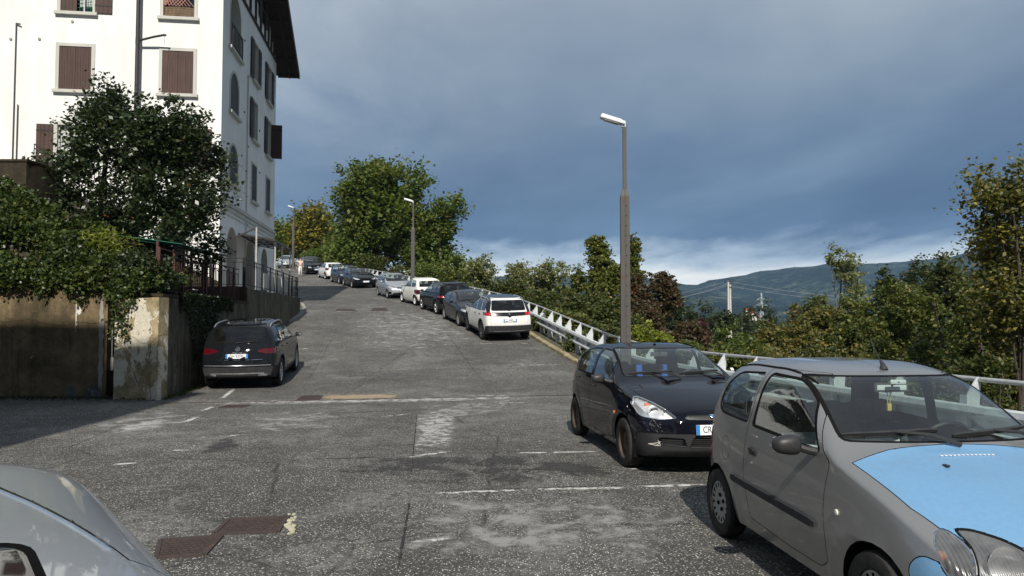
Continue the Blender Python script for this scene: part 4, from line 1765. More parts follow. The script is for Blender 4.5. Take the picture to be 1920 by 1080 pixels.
def cover_plate(name, corners, label, tilt=0.0, bars=False):
    """steel cover in a frame let into the asphalt"""
    a, b, c, d = [Vector((q.x, q.y)) for q in corners]
    ctr = (a + b + c + d) / 4
    root = empty(name, (ctr.x, ctr.y, gz(ctr.y)), label=label, cat='manhole cover')
    mb = MB()
    zz = lambda q: gz(q.y) - gz(ctr.y)
    cs = [a, b, c, d]
    for i in range(4):
        p, q = cs[i] - ctr, cs[(i + 1) % 4] - ctr
        mb.beam((p.x, p.y, zz(cs[i]) + .004), (q.x, q.y, zz(cs[(i + 1) % 4]) + .004), .035, .022)
    mb.build('frame', M['rust_plate'], root)
    mb = MB()
    ins = [(q - ctr) * .93 for q in cs]
    n = len(ins)
    vs = [(q.x, q.y, .008 + gz(ctr.y + q.y) - gz(ctr.y)) for q in ins] + [(q.x, q.y, -.01 + gz(ctr.y + q.y) - gz(ctr.y)) for q in ins]
    mb.add(vs, [(0, 1, 2, 3), (0, 4, 5, 1), (1, 5, 6, 2), (2, 6, 7, 3), (3, 7, 4, 0)])
    # raised tread bars
    N = 16 if not bars else 22
    for i in range(1, N):
        for j in range(1, N // 2):
            u, v = i / N, j / (N // 2)
            q = (ins[0] * (1 - u) + ins[1] * u) * (1 - v) + (ins[3] * (1 - u) + ins[2] * u) * v
            ang = .8 if (i + j) % 2 else -.8
            dx, dy = .022 * math.cos(ang), .022 * math.sin(ang)
            h0 = .0095 + gz(ctr.y + q.y) - gz(ctr.y)
            mb.beam((q.x - dx, q.y - dy, h0), (q.x + dx, q.y + dy, h0), .010, .006)
    mb.build('plate', M['rust_plate'], root, fixn=True)
    return root


cover_plate('manhole_cover', [G(292, 1048), G(383, 1042), G(416, 1006), G(300, 1014)], 'rusty rectangular steel cover nearest the silver car')
cover_plate('manhole_cover', [G(400, 1003), G(520, 999), G(540, 970), G(428, 976)], 'rusty rectangular steel cover with crumbling pale mortar at its right edge')
cover_plate('gully_cover', [G(556, 751), G(598, 750), G(604, 742), G(568, 743)], 'small dark steel gully cover at the left end of the mortar strip')
cover_plate('gully_cover', [G(410, 765), G(452, 764), G(468, 760), G(430, 760)], 'thin rusty gully cover beside the painted dashes')
cover_plate('manhole_cover', [G(696, 583), G(728, 583), G(724, 578), G(700, 578)], 'small grey cover in the middle of the climbing road')
cover_plate('manhole_cover', [G(630, 583), G(668, 583), G(664, 580), G(632, 580)], 'flat grey cover left of the middle of the climb')
# crumbled mortar by the second cover
mb = MB()
rr = random.Random(3)
for i in range(46):
    p = G(rr.gauss(545, 5), rr.gauss(985, 9))
    s = rr.uniform(.008, .026)
    bm_ = bmesh.new()
    bmesh.ops.create_icosphere(bm_, subdivisions=1, radius=s)
    mb.add([Vector((p.x, p.y, s * .35)) + Vector((v.co.x * rr.uniform(.8, 1.3), v.co.y * 1.2, v.co.z * .7)) for v in bm_.verts], [[v.index for v in f.verts] for f in bm_.faces])
    bm_.free()
setp(mb.build('mortar_rubble', simple('mortar_rubble', (.40, .37, .27), .95, var=.3)), label='crumbled pale mortar rubble beside the steel cover', cat='rubble', kind='stuff')

# ------------------------------------------------------------------ kerb stones and guard rail
def rail_pt(y, off=0.0):
    """point beside the kerb line, off metres beyond it"""
    k0, k1 = kerb_x(y - .5), kerb_x(y + .5)
    t = Vector((k1 - k0, 1.0)).normalized()
    n = Vector((t.y, -t.x))
    return Vector((kerb_x(y), y)) + n * off, t, n


kerb = empty('kerb', (kerb_x(20), 20, gz(20)), kind='structure')
bm_ = bmesh.new()
bmesh.ops.create_cube(bm_, size=1)
for v in bm_.verts:
    v.co = Vector((v.co.x * .97, v.co.y * .20, v.co.z * .28))
bmesh.ops.bevel(bm_, geom=bm_.edges[:], offset=.018, segments=1, affect='EDGES')
kme = bpy.data.meshes.new('kerb_stone')
bm_.to_mesh(kme)
bm_.free()
kme.materials.append(M['kerb_stone'])
y = 3.0
while y < 100:
    p, t, n = rail_pt(y, .10)
    o = link('kerb_stone', kme, kerb)
    rnd_ = random.uniform(-.012, .012)
    o.location = Vector((p.x, p.y, gz(y) - .02 + rnd_)) - kerb.location
    o.rotation_euler = Vector((t.x, t.y, gz(y + .5) - gz(y - .5))).to_track_quat('X', 'Z').to_euler()
    y += t.y * 1.0


def pt3(y, off, h):
    p, t, n = rail_pt(y, off)
    return Vector((p.x, p.y, gz(y) + h))


RAIL_OFF = .52


def guard_rail():
    root = empty('guard_rail', (kerb_x(20) + .5, 20, gz(20)), label='galvanised steel guard rail with fin posts and tube handrail along the drop', cat='guard rail')
    o0 = root.location
    # W beam
    prof = [(-.02, .78), (-.085, .765), (-.10, .70), (-.085, .665), (.035, .655), (.035, .525), (-.085, .50), (-.10, .465), (-.085, .415), (-.02, .40)]
    vs, fs = [], []
    ys = np.arange(5.0, 99, .8)
    for yy in ys:
        for (u, h) in prof:
            vs.append(pt3(yy, RAIL_OFF + u, h) - o0)
        for (u, h) in prof[::-1]:
            vs.append(pt3(yy, RAIL_OFF + u + .012, h - .004) - o0)
    n = len(prof) * 2
    for i in range(len(ys) - 1):
        for k in range(n):
            fs.append((i * n + k, i * n + (k + 1) % n, (i + 1) * n + (k + 1) % n, (i + 1) * n + k))
    mb = MB()
    mb.add(vs, fs)
    mb.build('beam', M['rail_white'], root, fixn=True)
    # box shelf behind the beam's top edge
    mb = MB()
    pts = [pt3(yy, RAIL_OFF + .19, 1.055) - o0 for yy in ys]
    mb.tube(pts, .030, 10)
    mb.build('handrail', M['rail_tube'], root)
    # fin posts: plates square to the rail, leaf shaped, hooked round the tube
    fin = [(-.02, .0), (-.04, .25), (-.01, .40), (-.02, .80), (.04, .92), (.12, 1.03), (.165, 1.085), (.20, 1.08), (.205, 1.0), (.185, .80), (.15, .50), (.13, .25), (.10, .0)]
    d = .008
    yy = 6.2
    pm = None
    while yy < 98:
        p, t, nrm = rail_pt(yy, RAIL_OFF)
        if pm is None:
            mbp = MB()
            mbp.prism(fin, -d, d, lambda a, b, c: Vector((a, c, b)))
            # flanges and foot plate
            mbp.box((-.025, 0, .45), (.010, .11, .86))
            mbp.box((.155, 0, .40), (.010, .10, .72), Matrix.Rotation(R(3), 3, 'Y'))
            mbp.box((.06, 0, .012), (.26, .22, .024))
            mbp.box((-.03, .0, .60), (.06, .16, .22))
            ob = mbp.build('rail_post', M['rail_white'], root, fixn=True)
            pm = ob
        else:
            ob = link('rail_post', pm.data, root)
        ob.location = Vector((p.x, p.y, gz(yy))) - o0
        ob.rotation_euler = (0, 0, math.atan2(nrm.y, nrm.x))
        yy += 1.22
    return root


guard_rail()
# concrete footing strip under the rail posts
vs, fs = [], []
ys = np.arange(3.0, 99, 1.0)
for yy in ys:
    for off, h in ((.215, .06), (.22, .075), (.98, .075), (1.0, -.6)):
        vs.append(pt3(yy, off, h))
for i in range(len(ys) - 1):
    for k in range(3):
        fs.append((i * 4 + k, i * 4 + k + 1, i * 4 + k + 5, i * 4 + k + 4))
setp(mesh_obj('verge', vs, fs, simple('mossy_verge', (.070, .062, .035), .95, var=.45, scale=2.5, bmp=.6, bscale=18)), kind='structure')


# ------------------------------------------------------------------ street lamps
def lamp_post():
    root = empty('street_lamp', (0, 0, 0))
    mb = MB()
    # lower casing: two channels back to back
    for sg in (-1, 1):
        w0, w1 = .132, .112
        for z0, z1, a, b in ((0, 5.02, w0, w1), (5.02, 5.22, w1, .05)):
            vs = []
            for z, w in ((z0, a), (z1, b)):
                vs += [(sg * .004, -w * .62, z), (sg * w, -w * .62, z), (sg * w, w * .62, z), (sg * .004, w * .62, z)]
            mb.add(vs, [(0, 1, 5, 4), (1, 2, 6, 5), (2, 3, 7, 6), (4, 5, 6, 7)])
    mb.box((0, 0, 2.5), (.02, .10, 5.0))
    mb.build('casing', M['pole_brown'], root, fixn=True)
    mb = MB()
    for i in range(18):
        mb.lathe([(.014, 0), (.012, .012), (.001, .014)], Matrix.Translation((.028, -.0835 + .00001 * i, .35 + i * .26)) @ Matrix.Rotation(R(90), 4, 'X'), 6)
    mb.build('bolts', M['pole_dark'], root)['kind'] = 'stuff'
    mb = MB()
    mb.box((0, 0, 6.05), (.085, .085, 1.70))
    mb.box((.048, -.02, 6.0), (.012, .03, 1.8))
    mb.build('pole', M['pole_brown'], root)
    mb = MB()
    rot = Matrix.Rotation(R(17), 3, 'Y')
    mb.box(Vector((-.30, 0, 7.02)), (.66, .24, .085), rot, 0, .016)
    mb.box(Vector((-.33, 0, 7.075)), (.54, .19, .05), rot, 0, .014)
    mb.box(Vector((-.02, 0, 6.90)), (.11, .10, .14), None, 0, .01)
    mb.build('lamp_head', M['lamp_white'], root)
    mb = MB()
    mb.box(Vector((-.34, 0, 6.985)), (.42, .19, .06), rot, 0, .028)
    mb.build('lamp_bowl', M['lamp_glass'], root)
    return root


lp = lamp_post()
lp.location = (2.93, 19.3, -.05)
setp(lp, label='tall brown steel street lamp standing behind the dark blue hatchback', cat='street lamp', group='street lamps along the climbing road')
l2 = copy_tree(lp)
q = P(774, 531, 50.5)
l2.location = (q.x, 50.5, gz(50.5) - .75)
setp(l2, label='street lamp in front of the big green tree, behind the small white car')
l3 = copy_tree(lp)
q = P(549, 510, 84)
l3.location = (q.x, 84, gz(84))
l3.rotation_euler = (0, 0, R(10))
setp(l3, label='farthest street lamp, beside the pale apartment house at the top of the road')

# ------------------------------------------------------------------ left-hand walls, terrace
def wall_prism(name, pts_xy, z0, tops, mat_, thick, parent=None, label=None, cat=None, sub=8):
    """wall along a plan line with varying top; thickness to the left of the line"""
    mb = MB()
    P2 = [Vector(p) for p in pts_xy]
    for i in range(len(P2) - 1):
        a, b = P2[i], P2[i + 1]
        t = (b - a).normalized()
        n = Vector((-t.y, t.x)) * thick
        ns = sub
        for k in range(ns):
            f0, f1 = k / ns, (k + 1) / ns
            p, q = a.lerp(b, f0), a.lerp(b, f1)
            h0, h1 = lerp(tops[i], tops[i + 1], f0), lerp(tops[i], tops[i + 1], f1)
            vs = [(p.x, p.y, z0), (q.x, q.y, z0), (q.x + n.x, q.y + n.y, z0), (p.x + n.x, p.y + n.y, z0),
                  (p.x, p.y, h0), (q.x, q.y, h1), (q.x + n.x, q.y + n.y, h1), (p.x + n.x, p.y + n.y, h0)]
            fsq = [(0, 1, 5, 4), (4, 5, 6, 7), (2, 3, 7, 6)]
            if k == 0:
                fsq.append((3, 0, 4, 7))
            if k == ns - 1:
                fsq.append((1, 2, 6, 5))
            mb.add(vs, fsq)
    o = mb.build(name, mat_, parent, fixn=True)
    if label:
        setp(o, label=label, cat=cat)
    return o


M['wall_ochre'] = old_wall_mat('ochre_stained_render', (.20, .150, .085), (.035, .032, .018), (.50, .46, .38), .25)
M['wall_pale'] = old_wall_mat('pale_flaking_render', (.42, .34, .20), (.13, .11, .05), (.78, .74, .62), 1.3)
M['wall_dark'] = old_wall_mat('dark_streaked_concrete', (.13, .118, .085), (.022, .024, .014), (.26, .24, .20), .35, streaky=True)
LW = lambda Y: -7.7 - .1337 * (Y - 16.3)

w1 = wall_prism('retaining_wall', [(-9.12, 16.85), (-24, 16.6)][::-1], -.2, [2.75, 2.72], M['wall_ochre'], .5, label='stained ochre retaining wall under the ivy at the left edge', cat='wall')
# peeled strip and pale foot on the same wall
rng = random.Random(11)
def flake(xc, z0, z1, w, ybase, parent, mat_, seed, n=26):
    r = random.Random(seed)
    mb = MB()
    pts_l, pts_r = [], []
    for i in range(n + 1):
        f = i / n
        z = lerp(z0, z1, f)
        e = math.sin(math.pi * min(1, max(0.04, f * .96 + .02)))**.5
        pts_l.append((xc - w * .5 * e * r.uniform(.5, 1.15), z))
        pts_r.append((xc + w * .5 * e * r.uniform(.5, 1.15), z))
    poly = pts_l + pts_r[::-1]
    vs = [(a, ybase, b) for a, b in poly]
    N = len(pts_l)
    fs = [(i, i + 1, 2 * N - 2 - i, 2 * N - 1 - i) for i in range(N - 1)]
    vs2 = [(a, ybase + .03, b) for a, b in poly]
    fs2 = [(i, (i + 1) % len(poly), (i + 1) % len(poly) + len(poly), i + len(poly)) for i in range(len(poly))]
    mb.add(vs + vs2, fs + fs2)
    return mb.build('render_flake', mat_, parent, fixn=True)


M['grey_base'] = old_wall_mat('grey_base_coat', (.15, .155, .15), (.04, .045, .04), (.32, .32, .31), .6)
M['flake_white'] = simple('bare_pale_render', (.58, .56, .50), .9, var=.3, scale=5, bmp=.4)
for (px_, y0_, y1_, w_, sd_) in [(138, 628, 560, .16, 1), (187, 750, 556, .13, 2), (60, 530, 520, .3, 6), (148, 590, 575, .14, 7)]:
    q0, q1 = P(px_, y0_, 16.84), P(px_, y1_, 16.84)
    flake(q0.x, q0.z, q1.z, w_, 16.838, w1, M['concrete'] if sd_ == 2 else M['flake_white'], sd_)
# ragged band along the foot where the grey base coat shows
rb_ = random.Random(31)
for (x0_, x1_) in ((-11.9, -10.35), (-10.25, -9.75), (-9.6, -9.2)):
    n_ = 40
    top_l = [(lerp(x0_, x1_, k / n_), .02 + .40 * (math.sin(math.pi * k / n_)**.4) * rb_.uniform(.45, 1.0)) for k in range(n_ + 1)]
    mb = MB()
    vs = []
    for a, b in top_l:
        vs += [(a, 16.835, .0), (a, 16.835, b), (a, 16.86, b)]
    fs = []
    for k in range(n_):
        fs += [(3 * k, 3 * k + 3, 3 * k + 4, 3 * k + 1), (3 * k + 1, 3 * k + 4, 3 * k + 5, 3 * k + 2)]
    mb.add(vs, fs)
    mb.build('render_flake', M['grey_base'], w1)
# recess with meter box and conduit, then the corner piece
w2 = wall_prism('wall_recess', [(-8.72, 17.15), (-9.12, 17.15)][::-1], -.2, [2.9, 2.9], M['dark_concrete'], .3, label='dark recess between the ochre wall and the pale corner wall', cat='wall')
mb = MB()
q = P(204, 700, 17.0)
mb.box((q.x, 17.08, .75), (.16, .10, .30), bevel=.01)
mb.tube([(q.x + .02, 17.07, .9), (q.x + .02, 17.07, 1.55), (q.x - .10, 17.08, 1.6)], .022, 8)
mb.box((q.x - .15, 17.08, 1.25), (.07, .05, .28), bevel=.006)
setp(mb.build('meter_box', simple('meter_box_grey', (.32, .32, .31), .6, var=.2)), label='small grey utility box with conduit in the dark wall recess', cat='utility box')
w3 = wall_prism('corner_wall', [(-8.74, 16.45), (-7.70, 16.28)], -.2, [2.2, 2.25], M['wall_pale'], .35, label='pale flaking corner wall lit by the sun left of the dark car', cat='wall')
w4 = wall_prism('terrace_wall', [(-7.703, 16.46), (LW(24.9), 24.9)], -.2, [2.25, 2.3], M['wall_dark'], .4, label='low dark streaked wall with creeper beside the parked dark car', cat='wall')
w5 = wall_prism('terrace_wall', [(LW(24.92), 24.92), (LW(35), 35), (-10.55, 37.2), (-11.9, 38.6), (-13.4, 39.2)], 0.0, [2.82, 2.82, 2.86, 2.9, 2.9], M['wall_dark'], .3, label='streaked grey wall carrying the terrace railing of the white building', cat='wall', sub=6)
# weathered coping stones
mbx = None
for i in range(7):
    ya, yb = 16.4 + i * 1.22, 16.4 + i * 1.22 + 1.2
    mb = MB()
    mb.beam((LW(ya) - .2, ya, 2.30 + i * .006), (LW(yb) - .2, yb, 2.30 + i * .006), .46, .07)
    mb.build('coping_stone', M['dark_concrete'], w4)

# terrace slab
def slab(name, poly, z0, z1, m, kind='structure', **kw):
    mb = MB()
    mb.prism(poly, z0, z1, lambda a, b, c: Vector((a, b, c)))
    o = mb.build(name, m, fixn=True)
    return setp(o, kind=kind, **kw)


slab('terrace_floor', [(LW(25) - .1, 25.0), (LW(35) - .25, 35), (-10.8, 37.1), (-12.1, 38.4), (-13.6, 39.0), (-13.5, 41.6), (-40, 41), (-40, 25.0)], 2.2, 2.8, M['concrete'])
slab('upper_garden', [(-8.2, 16.9), (LW(24.9) - .42, 24.9), (-40, 24.9), (-40, 17.0), (-9.2, 17.3)], -.1, 2.1, simple('garden_soil', (.035, .030, .018), .95, var=.4, bmp=.6))
# brick plinth under the terrace front
mb = MB()
mb.box((-10.0, 24.96, 2.56), (2.2, .14, .62))
pl = mb.build('brick_plinth', M['brick_dark'])
setp(pl, label='low dark red brick plinth below the terrace railing', cat='plinth')
bme = None
for r_ in range(6):
    for c_ in range(9):
        xx = -10.98 + c_ * .235 + (r_ % 2) * .11
        mb = MB()
        if bme is None:
            mb.box((0, 0, 0), (.215, .03, .085), bevel=.006)
            bo = mb.build('brick', M['brick_dark'], pl)
            bme = bo.data
        else:
            bo = link('brick', bme, pl)
        bo.location = (xx, 24.885 + random.uniform(-.004, .004), 2.31 + r_ * .099)

# left kerb round the terrace end
lk = empty('terrace_kerb', (-11, 40, gz(40)), kind='structure')
kp = [G(500, 622), G(522, 611), G(545, 602), G(562, 592), G(571, 581), G(567, 573), G(553, 567), G(530, 562)]
kp = [Vector((p.x, p.y)) for p in kp]
for i in range(len(kp) - 1):
    a, b = kp[i], kp[i + 1]
    n = max(1, int((b - a).length / 1.0))
    for k in range(n):
        p, q = a.lerp(b, k / n), a.lerp(b, (k + .97) / n)
        mb = MB()
        mb.beam(Vector((p.x, p.y, gz(p.y) + .04)) - lk.location, Vector((q.x, q.y, gz(q.y) + .01)) - lk.location, .16, .18)
        mb.build('kerb_stone', M['concrete'], lk)

# ------------------------------------------------------------------ apartment building
BA = Vector((-11.8, 30.0))
BU = Vector((-math.cos(R(7.5)), -math.sin(R(7.5))))      # along the front, leftwards
BV = Vector((-math.sin(R(7.5)), math.cos(R(7.5))))       # along the flank, away
LF, LS = 17.0, 11.8
EAVE = 16.4


def bp(u, v, z):
    q = BA + BU * u + BV * v
    return Vector((q.x, q.y, z))


def fr(u, z, d):
    """front facade point: d metres into the wall (negative = proud)"""
    return bp(u, d, z)


def sd(v, z, d):
    """flank point"""
    return bp(d, v, z)


bld = empty('apartment_building', (BA.x, BA.y, 2.8), label='white four-storey apartment building with brown shutters and half-timbered gable', cat='building')
BO = bld.location


def wall_with_holes(fn, x0, x1, z0, z1, holes, arcs, depth, mats, parent, name):
    """rectangular wall in which rectangular / arched openings are left out. fn(a, z, d)"""
    xs = sorted({x0, x1, *[h[0] for h in holes], *[h[1] for h in holes]})
    zs = sorted({z0, z1, *[h[2] for h in holes], *[h[3] for h in holes]})
    vs, fs = [], []
    mb = MB()
    for i in range(len(xs) - 1):
        for j in range(len(zs) - 1):
            cx, cz = (xs[i] + xs[i + 1]) / 2, (zs[j] + zs[j + 1]) / 2
            if any(h[0] < cx < h[1] and h[2] < cz < h[3] for h in holes):
                continue
            mb.add([fn(xs[i], zs[j], 0), fn(xs[i + 1], zs[j], 0), fn(xs[i + 1], zs[j + 1], 0), fn(xs[i], zs[j + 1], 0)], [(0, 1, 2, 3)])
    for k, h in enumerate(holes):
        a, b, c, d = h[:4]
        arch = arcs[k]
        dp = h[4] if len(h) > 4 else depth
        if not arch:
            ring = [(a, c), (b, c), (b, d), (a, d)]
        else:
            r = (b - a) / 2
            n = 12
            arcp = [((a + b) / 2 + r * math.cos(math.pi * q / n), d - r + r * math.sin(math.pi * q / n)) for q in range(n + 1)]
            ring = [(a, c), (b, c)] + arcp
            # spandrels between the arch and its square hole
            for q in range(n):
                p0, p1 = arcp[q], arcp[q + 1]
                mb.add([fn(p0[0], p0[1], 0), fn(p0[0], d, 0), fn(p1[0], d, 0), fn(p1[0], p1[1], 0)], [(0, 1, 2, 3)])
        n = len(ring)
        vs = [fn(p[0], p[1], 0) for p in ring] + [fn(p[0], p[1], dp) for p in ring]
        mb.add(vs, [(i, (i + 1) % n, n + (i + 1) % n, n + i) for i in range(n)], 1)
        mb.add([fn(p[0], p[1], dp) for p in ring], [tuple(range(n))], 2)
    mb.v = [v - BO for v in mb.v]
    return mb.build(name, mats, parent, fixn=False)


def shutter(parent, fn, x0, x1, z0, z1, d, mat_, planks=4, hinge=None, ang=0.0, band=True):
    """one shutter leaf; closed in the plane of the wall, or swung open about a hinge side"""
    mb = MB()
    w = (x1 - x0) / planks
    def tr(x, z, dd):
        if hinge is None or ang == 0:
            return fn(x, z, dd) - BO
        hx = x0 if hinge == 'a' else x1
        r = x - hx
        return fn(hx + r * math.cos(ang), z, d - abs(r) * math.sin(ang) + (dd - d) * math.cos(ang)) - BO
    for i in range(planks):
        a, b = x0 + i * w + .004, x0 + (i + 1) * w - .004
        vs = [tr(a, z0, d), tr(b, z0, d), tr(b, z1, d), tr(a, z1, d), tr(a, z0, d + .035), tr(b, z0, d + .035), tr(b, z1, d + .035), tr(a, z1, d + .035)]
        mb.add(vs, [(0, 1, 2, 3), (7, 6, 5, 4), (0, 4, 5, 1), (1, 5, 6, 2), (2, 6, 7, 3), (3, 7, 4, 0)])
    vs = [tr(x0, z0 + .02, d + .012), tr(x1, z0 + .02, d + .012), tr(x1, z1 - .02, d + .012), tr(x0, z1 - .02, d + .012)]
    mb.add(vs, [(0, 1, 2, 3)])
    if band:
        for zb_ in (z0 + (z1 - z0) * .16, z0 + (z1 - z0) * .84):
            vs = [tr(x0, zb_, d - .012), tr(x1, zb_, d - .012), tr(x1, zb_ + .05, d - .012), tr(x0, zb_ + .05, d - .012), tr(x0, zb_, d), tr(x1, zb_, d), tr(x1, zb_ + .05, d), tr(x0, zb_ + .05, d)]
            mb.add(vs, [(0, 1, 2, 3), (0, 4, 5, 1), (2, 6, 7, 3)], 1)
    return mb.build('shutter', [mat_, M['iron'] if band == 'iron' else mat_], parent, fixn=True)


def ring_frame(parent, fn, x0, x1, z0, z1, w, d0, mat_, name='window_frame', sill=True, sill_over=.12, arch=False):
    mb = MB()
    def bx(a, b, c, e, da, db):
        vs = [fn(a, c, da), fn(b, c, da), fn(b, e, da), fn(a, e, da), fn(a, c, db), fn(b, c, db), fn(b, e, db), fn(a, e, db)]
        mb.add([v - BO for v in vs], [(0, 1, 2, 3), (7, 6, 5, 4), (0, 4, 5, 1), (1, 5, 6, 2), (2, 6, 7, 3), (3, 7, 4, 0)])
    bx(x0 - w, x0, z0, z1 + (w if not arch else -(x1 - x0) / 2), d0, .01)
    bx(x1, x1 + w, z0, z1 + (w if not arch else -(x1 - x0) / 2), d0, .01)
    if not arch:
        bx(x0, x1, z1, z1 + w, d0, .01)
    else:
        r = (x1 - x0) / 2
        n = 12
        cx = (x0 + x1) / 2
        for q in range(n):
            a0, a1 = math.pi * q / n, math.pi * (q + 1) / n
            pts = []
            for dd in (d0, .01):
                for (rr_, aa) in ((r, a0), (r + w, a0), (r + w, a1), (r, a1)):
                    pts.append(fn(cx + rr_ * math.cos(aa), z1 - r + rr_ * math.sin(aa), dd) - BO)
            mb.add(pts, [(0, 1, 2, 3), (0, 4, 5, 1), (1, 5, 6, 2), (2, 6, 7, 3), (3, 7, 4, 0)])
    o = mb.build(name, mat_, parent, fixn=True)
    if sill:
        mb = MB()
        bx(x0 - sill_over, x1 + sill_over, z0 - .12, z0, -.14, .01)
        mb.build('sill', mat_, o, fixn=True)
    return o


# openings on the front facade: u from the corner, z
FRONT_WIN = [(1.12, 2.32, 10.86, 12.62), (5.0, 6.2, 10.86, 12.62), (1.12, 2.32, 7.72, 9.46), (5.0, 6.2, 7.72, 9.46), (1.12, 2.32, 14.0, 15.76), (5.0, 6.2, 14.0, 15.76),
             (9.0, 10.2, 10.86, 12.62), (9.0, 10.2, 7.72, 9.46), (9.0, 10.2, 14.0, 15.76), (1.3, 2.3, 3.6, 5.6), (5.0, 6.0, 3.6, 5.6)]
front = wall_with_holes(fr, 0, LF, -1, EAVE, FRONT_WIN, [False] * len(FRONT_WIN), .22, [M['white_plaster'], M['reveal'], M['window_glass']], bld, 'front_wall')
SIDE_WIN = [(1.2, 3.05, 13.35, 15.85, 1.2), (1.35, 2.85, 10.65, 12.45), (1.35, 2.85, 7.6, 9.3), (5.75, 6.85, 13.4, 15.3), (5.75, 6.85, 10.5, 12.4), (5.75, 6.85, 7.5, 9.3),
            (9.25, 10.35, 13.4, 15.3), (9.25, 10.35, 10.5, 12.4), (9.25, 10.35, 7.5, 9.3), (1.2, 3.0, 2.8, 5.75, .9), (4.9, 6.7, 2.8, 5.6, .9), (8.3, 10.0, 2.8, 5.5, .9), (7.3, 8.3, 17.0, 18.4)]
SARC = [True, True, True, False, False, False, False, False, False, True, True, True, False]
flank = wall_with_holes(sd, 0, LS, -1, EAVE, SIDE_WIN[:-1], SARC[:-1], .22, [M['white_plaster'], M['reveal'], M['window_glass']], bld, 'side_wall')
# hidden back and far walls, gable triangle above the flank
mb = MB()
mb.add([bp(LF, 0, -1), bp(LF, LS, -1), bp(LF, LS, EAVE), bp(LF, 0, EAVE)], [(0, 1, 2, 3)])
mb.add([bp(0, LS, -1), bp(LF, LS, -1), bp(LF, LS, EAVE), bp(0, LS, EAVE)], [(0, 1, 2, 3)])
RIDGE = EAVE + LS / 2 * .62
for u in (0, LF):
    mb.add([bp(u, 0, EAVE), bp(u, LS, EAVE), bp(u, LS / 2, RIDGE)], [(0, 1, 2)])
mb.v = [v - BO for v in mb.v]
mb.build('rear_walls', M['white_plaster'], bld)
# roof with deep verge and rafters
mb = MB()
ov, oe = 1.15, .9
for sg in (0, 1):
    def rv(u, t, lift):
        # t 0 at ridge .. 1 at eave edge
        v = LS / 2 + (LS / 2 + oe) * t * (1 if sg else -1)
        z = RIDGE - (LS / 2 + oe) * t * .62 + lift
        return bp(u, v, z)
    vs = [rv(-ov, 0, .02), rv(-ov, 1, .02), rv(LF + ov, 1, .02), rv(LF + ov, 0, .02), rv(-ov, 0, .16), rv(-ov, 1, .16), rv(LF + ov, 1, .16), rv(LF + ov, 0, .16)]
    mb.add([v - BO for v in vs], [(0, 1, 2, 3), (7, 6, 5, 4), (0, 4, 5, 1), (1, 5, 6, 2), (2, 6, 7, 3)], 0)
    vs = [rv(-ov, 0, .17), rv(-ov, 1.01, .17), rv(LF + ov, 1.01, .17), rv(LF + ov, 0, .17), rv(-ov, 0, .26), rv(-ov, 1.01, .26), rv(LF + ov, 1.01, .26), rv(LF + ov, 0, .26)]
    mb.add([v - BO for v in vs], [(0, 1, 2, 3), (7, 6, 5, 4), (0, 4, 5, 1), (1, 5, 6, 2), (2, 6, 7, 3)], 1)
roof = mb.build('roof', [M['beam_wood'], M['roof_tile']], bld, fixn=True)
for sg in (-1, 1):
    for k in range(7):
        t = k / 6
        v = LS / 2 + sg * (LS / 2 + oe) * (t * .94 + .05)
        z = RIDGE - (LS / 2 + oe) * (t * .94 + .05) * .62 - .07
        mb = MB()
        mb.beam(bp(-ov + .04, v, z) - BO, bp(0.05, v, z) - BO, .14, .16)
        mb.build('purlin', M['beam_wood'], roof)
    for uu in (-ov + .02, -ov + .55):
        mb = MB()
        z1_ = RIDGE - (LS / 2 + oe) * .62
        mb.beam(bp(uu, LS / 2, RIDGE - .06) - BO, bp(uu, LS / 2 + sg * (LS / 2 + oe), z1_ - .06) - BO, .07, .24)
        mb.build('bargeboard', M['beam_wood'], roof)
# half timbering on the gable
for pos_ in [((0, 16.28), (LS, 16.28))] + [((v, 16.3), (v, EAVE + min(v, LS - v) * .62 - .05)) for v in (1.2, 2.4, 3.6, 4.8, 6.0, 7.2, 8.3, 9.2, 10.0, 10.8)] + [((2.2, 17.6), (9.6, 17.6)), ((3.6, 18.6), (8.2, 18.6))]:
    mb = MB()
    (a, za), (b, zb_) = pos_
    mb.beam(sd(a, za, -.03) - BO, sd(b, zb_, -.03) - BO, .13, .09)
    mb.build('timber', M['beam_wood'], bld)
# gable window
mb = MB()
mb.box((0, 0, 0), (.02, .9, 1.3), Matrix.Rotation(R(7.5), 3, 'Z'))
mb.v = [v + sd(7.75, 17.6, -.04) - BO for v in mb.v]
mb.build('window', M['window_glass'], bld)
shutter(bld, sd, 6.75, 7.25, 16.95, 18.3, -.09, M['dark_wood'], 4)
shutter(bld, sd, 8.25, 8.75, 16.95, 18.3, -.09, M['dark_wood'], 4)

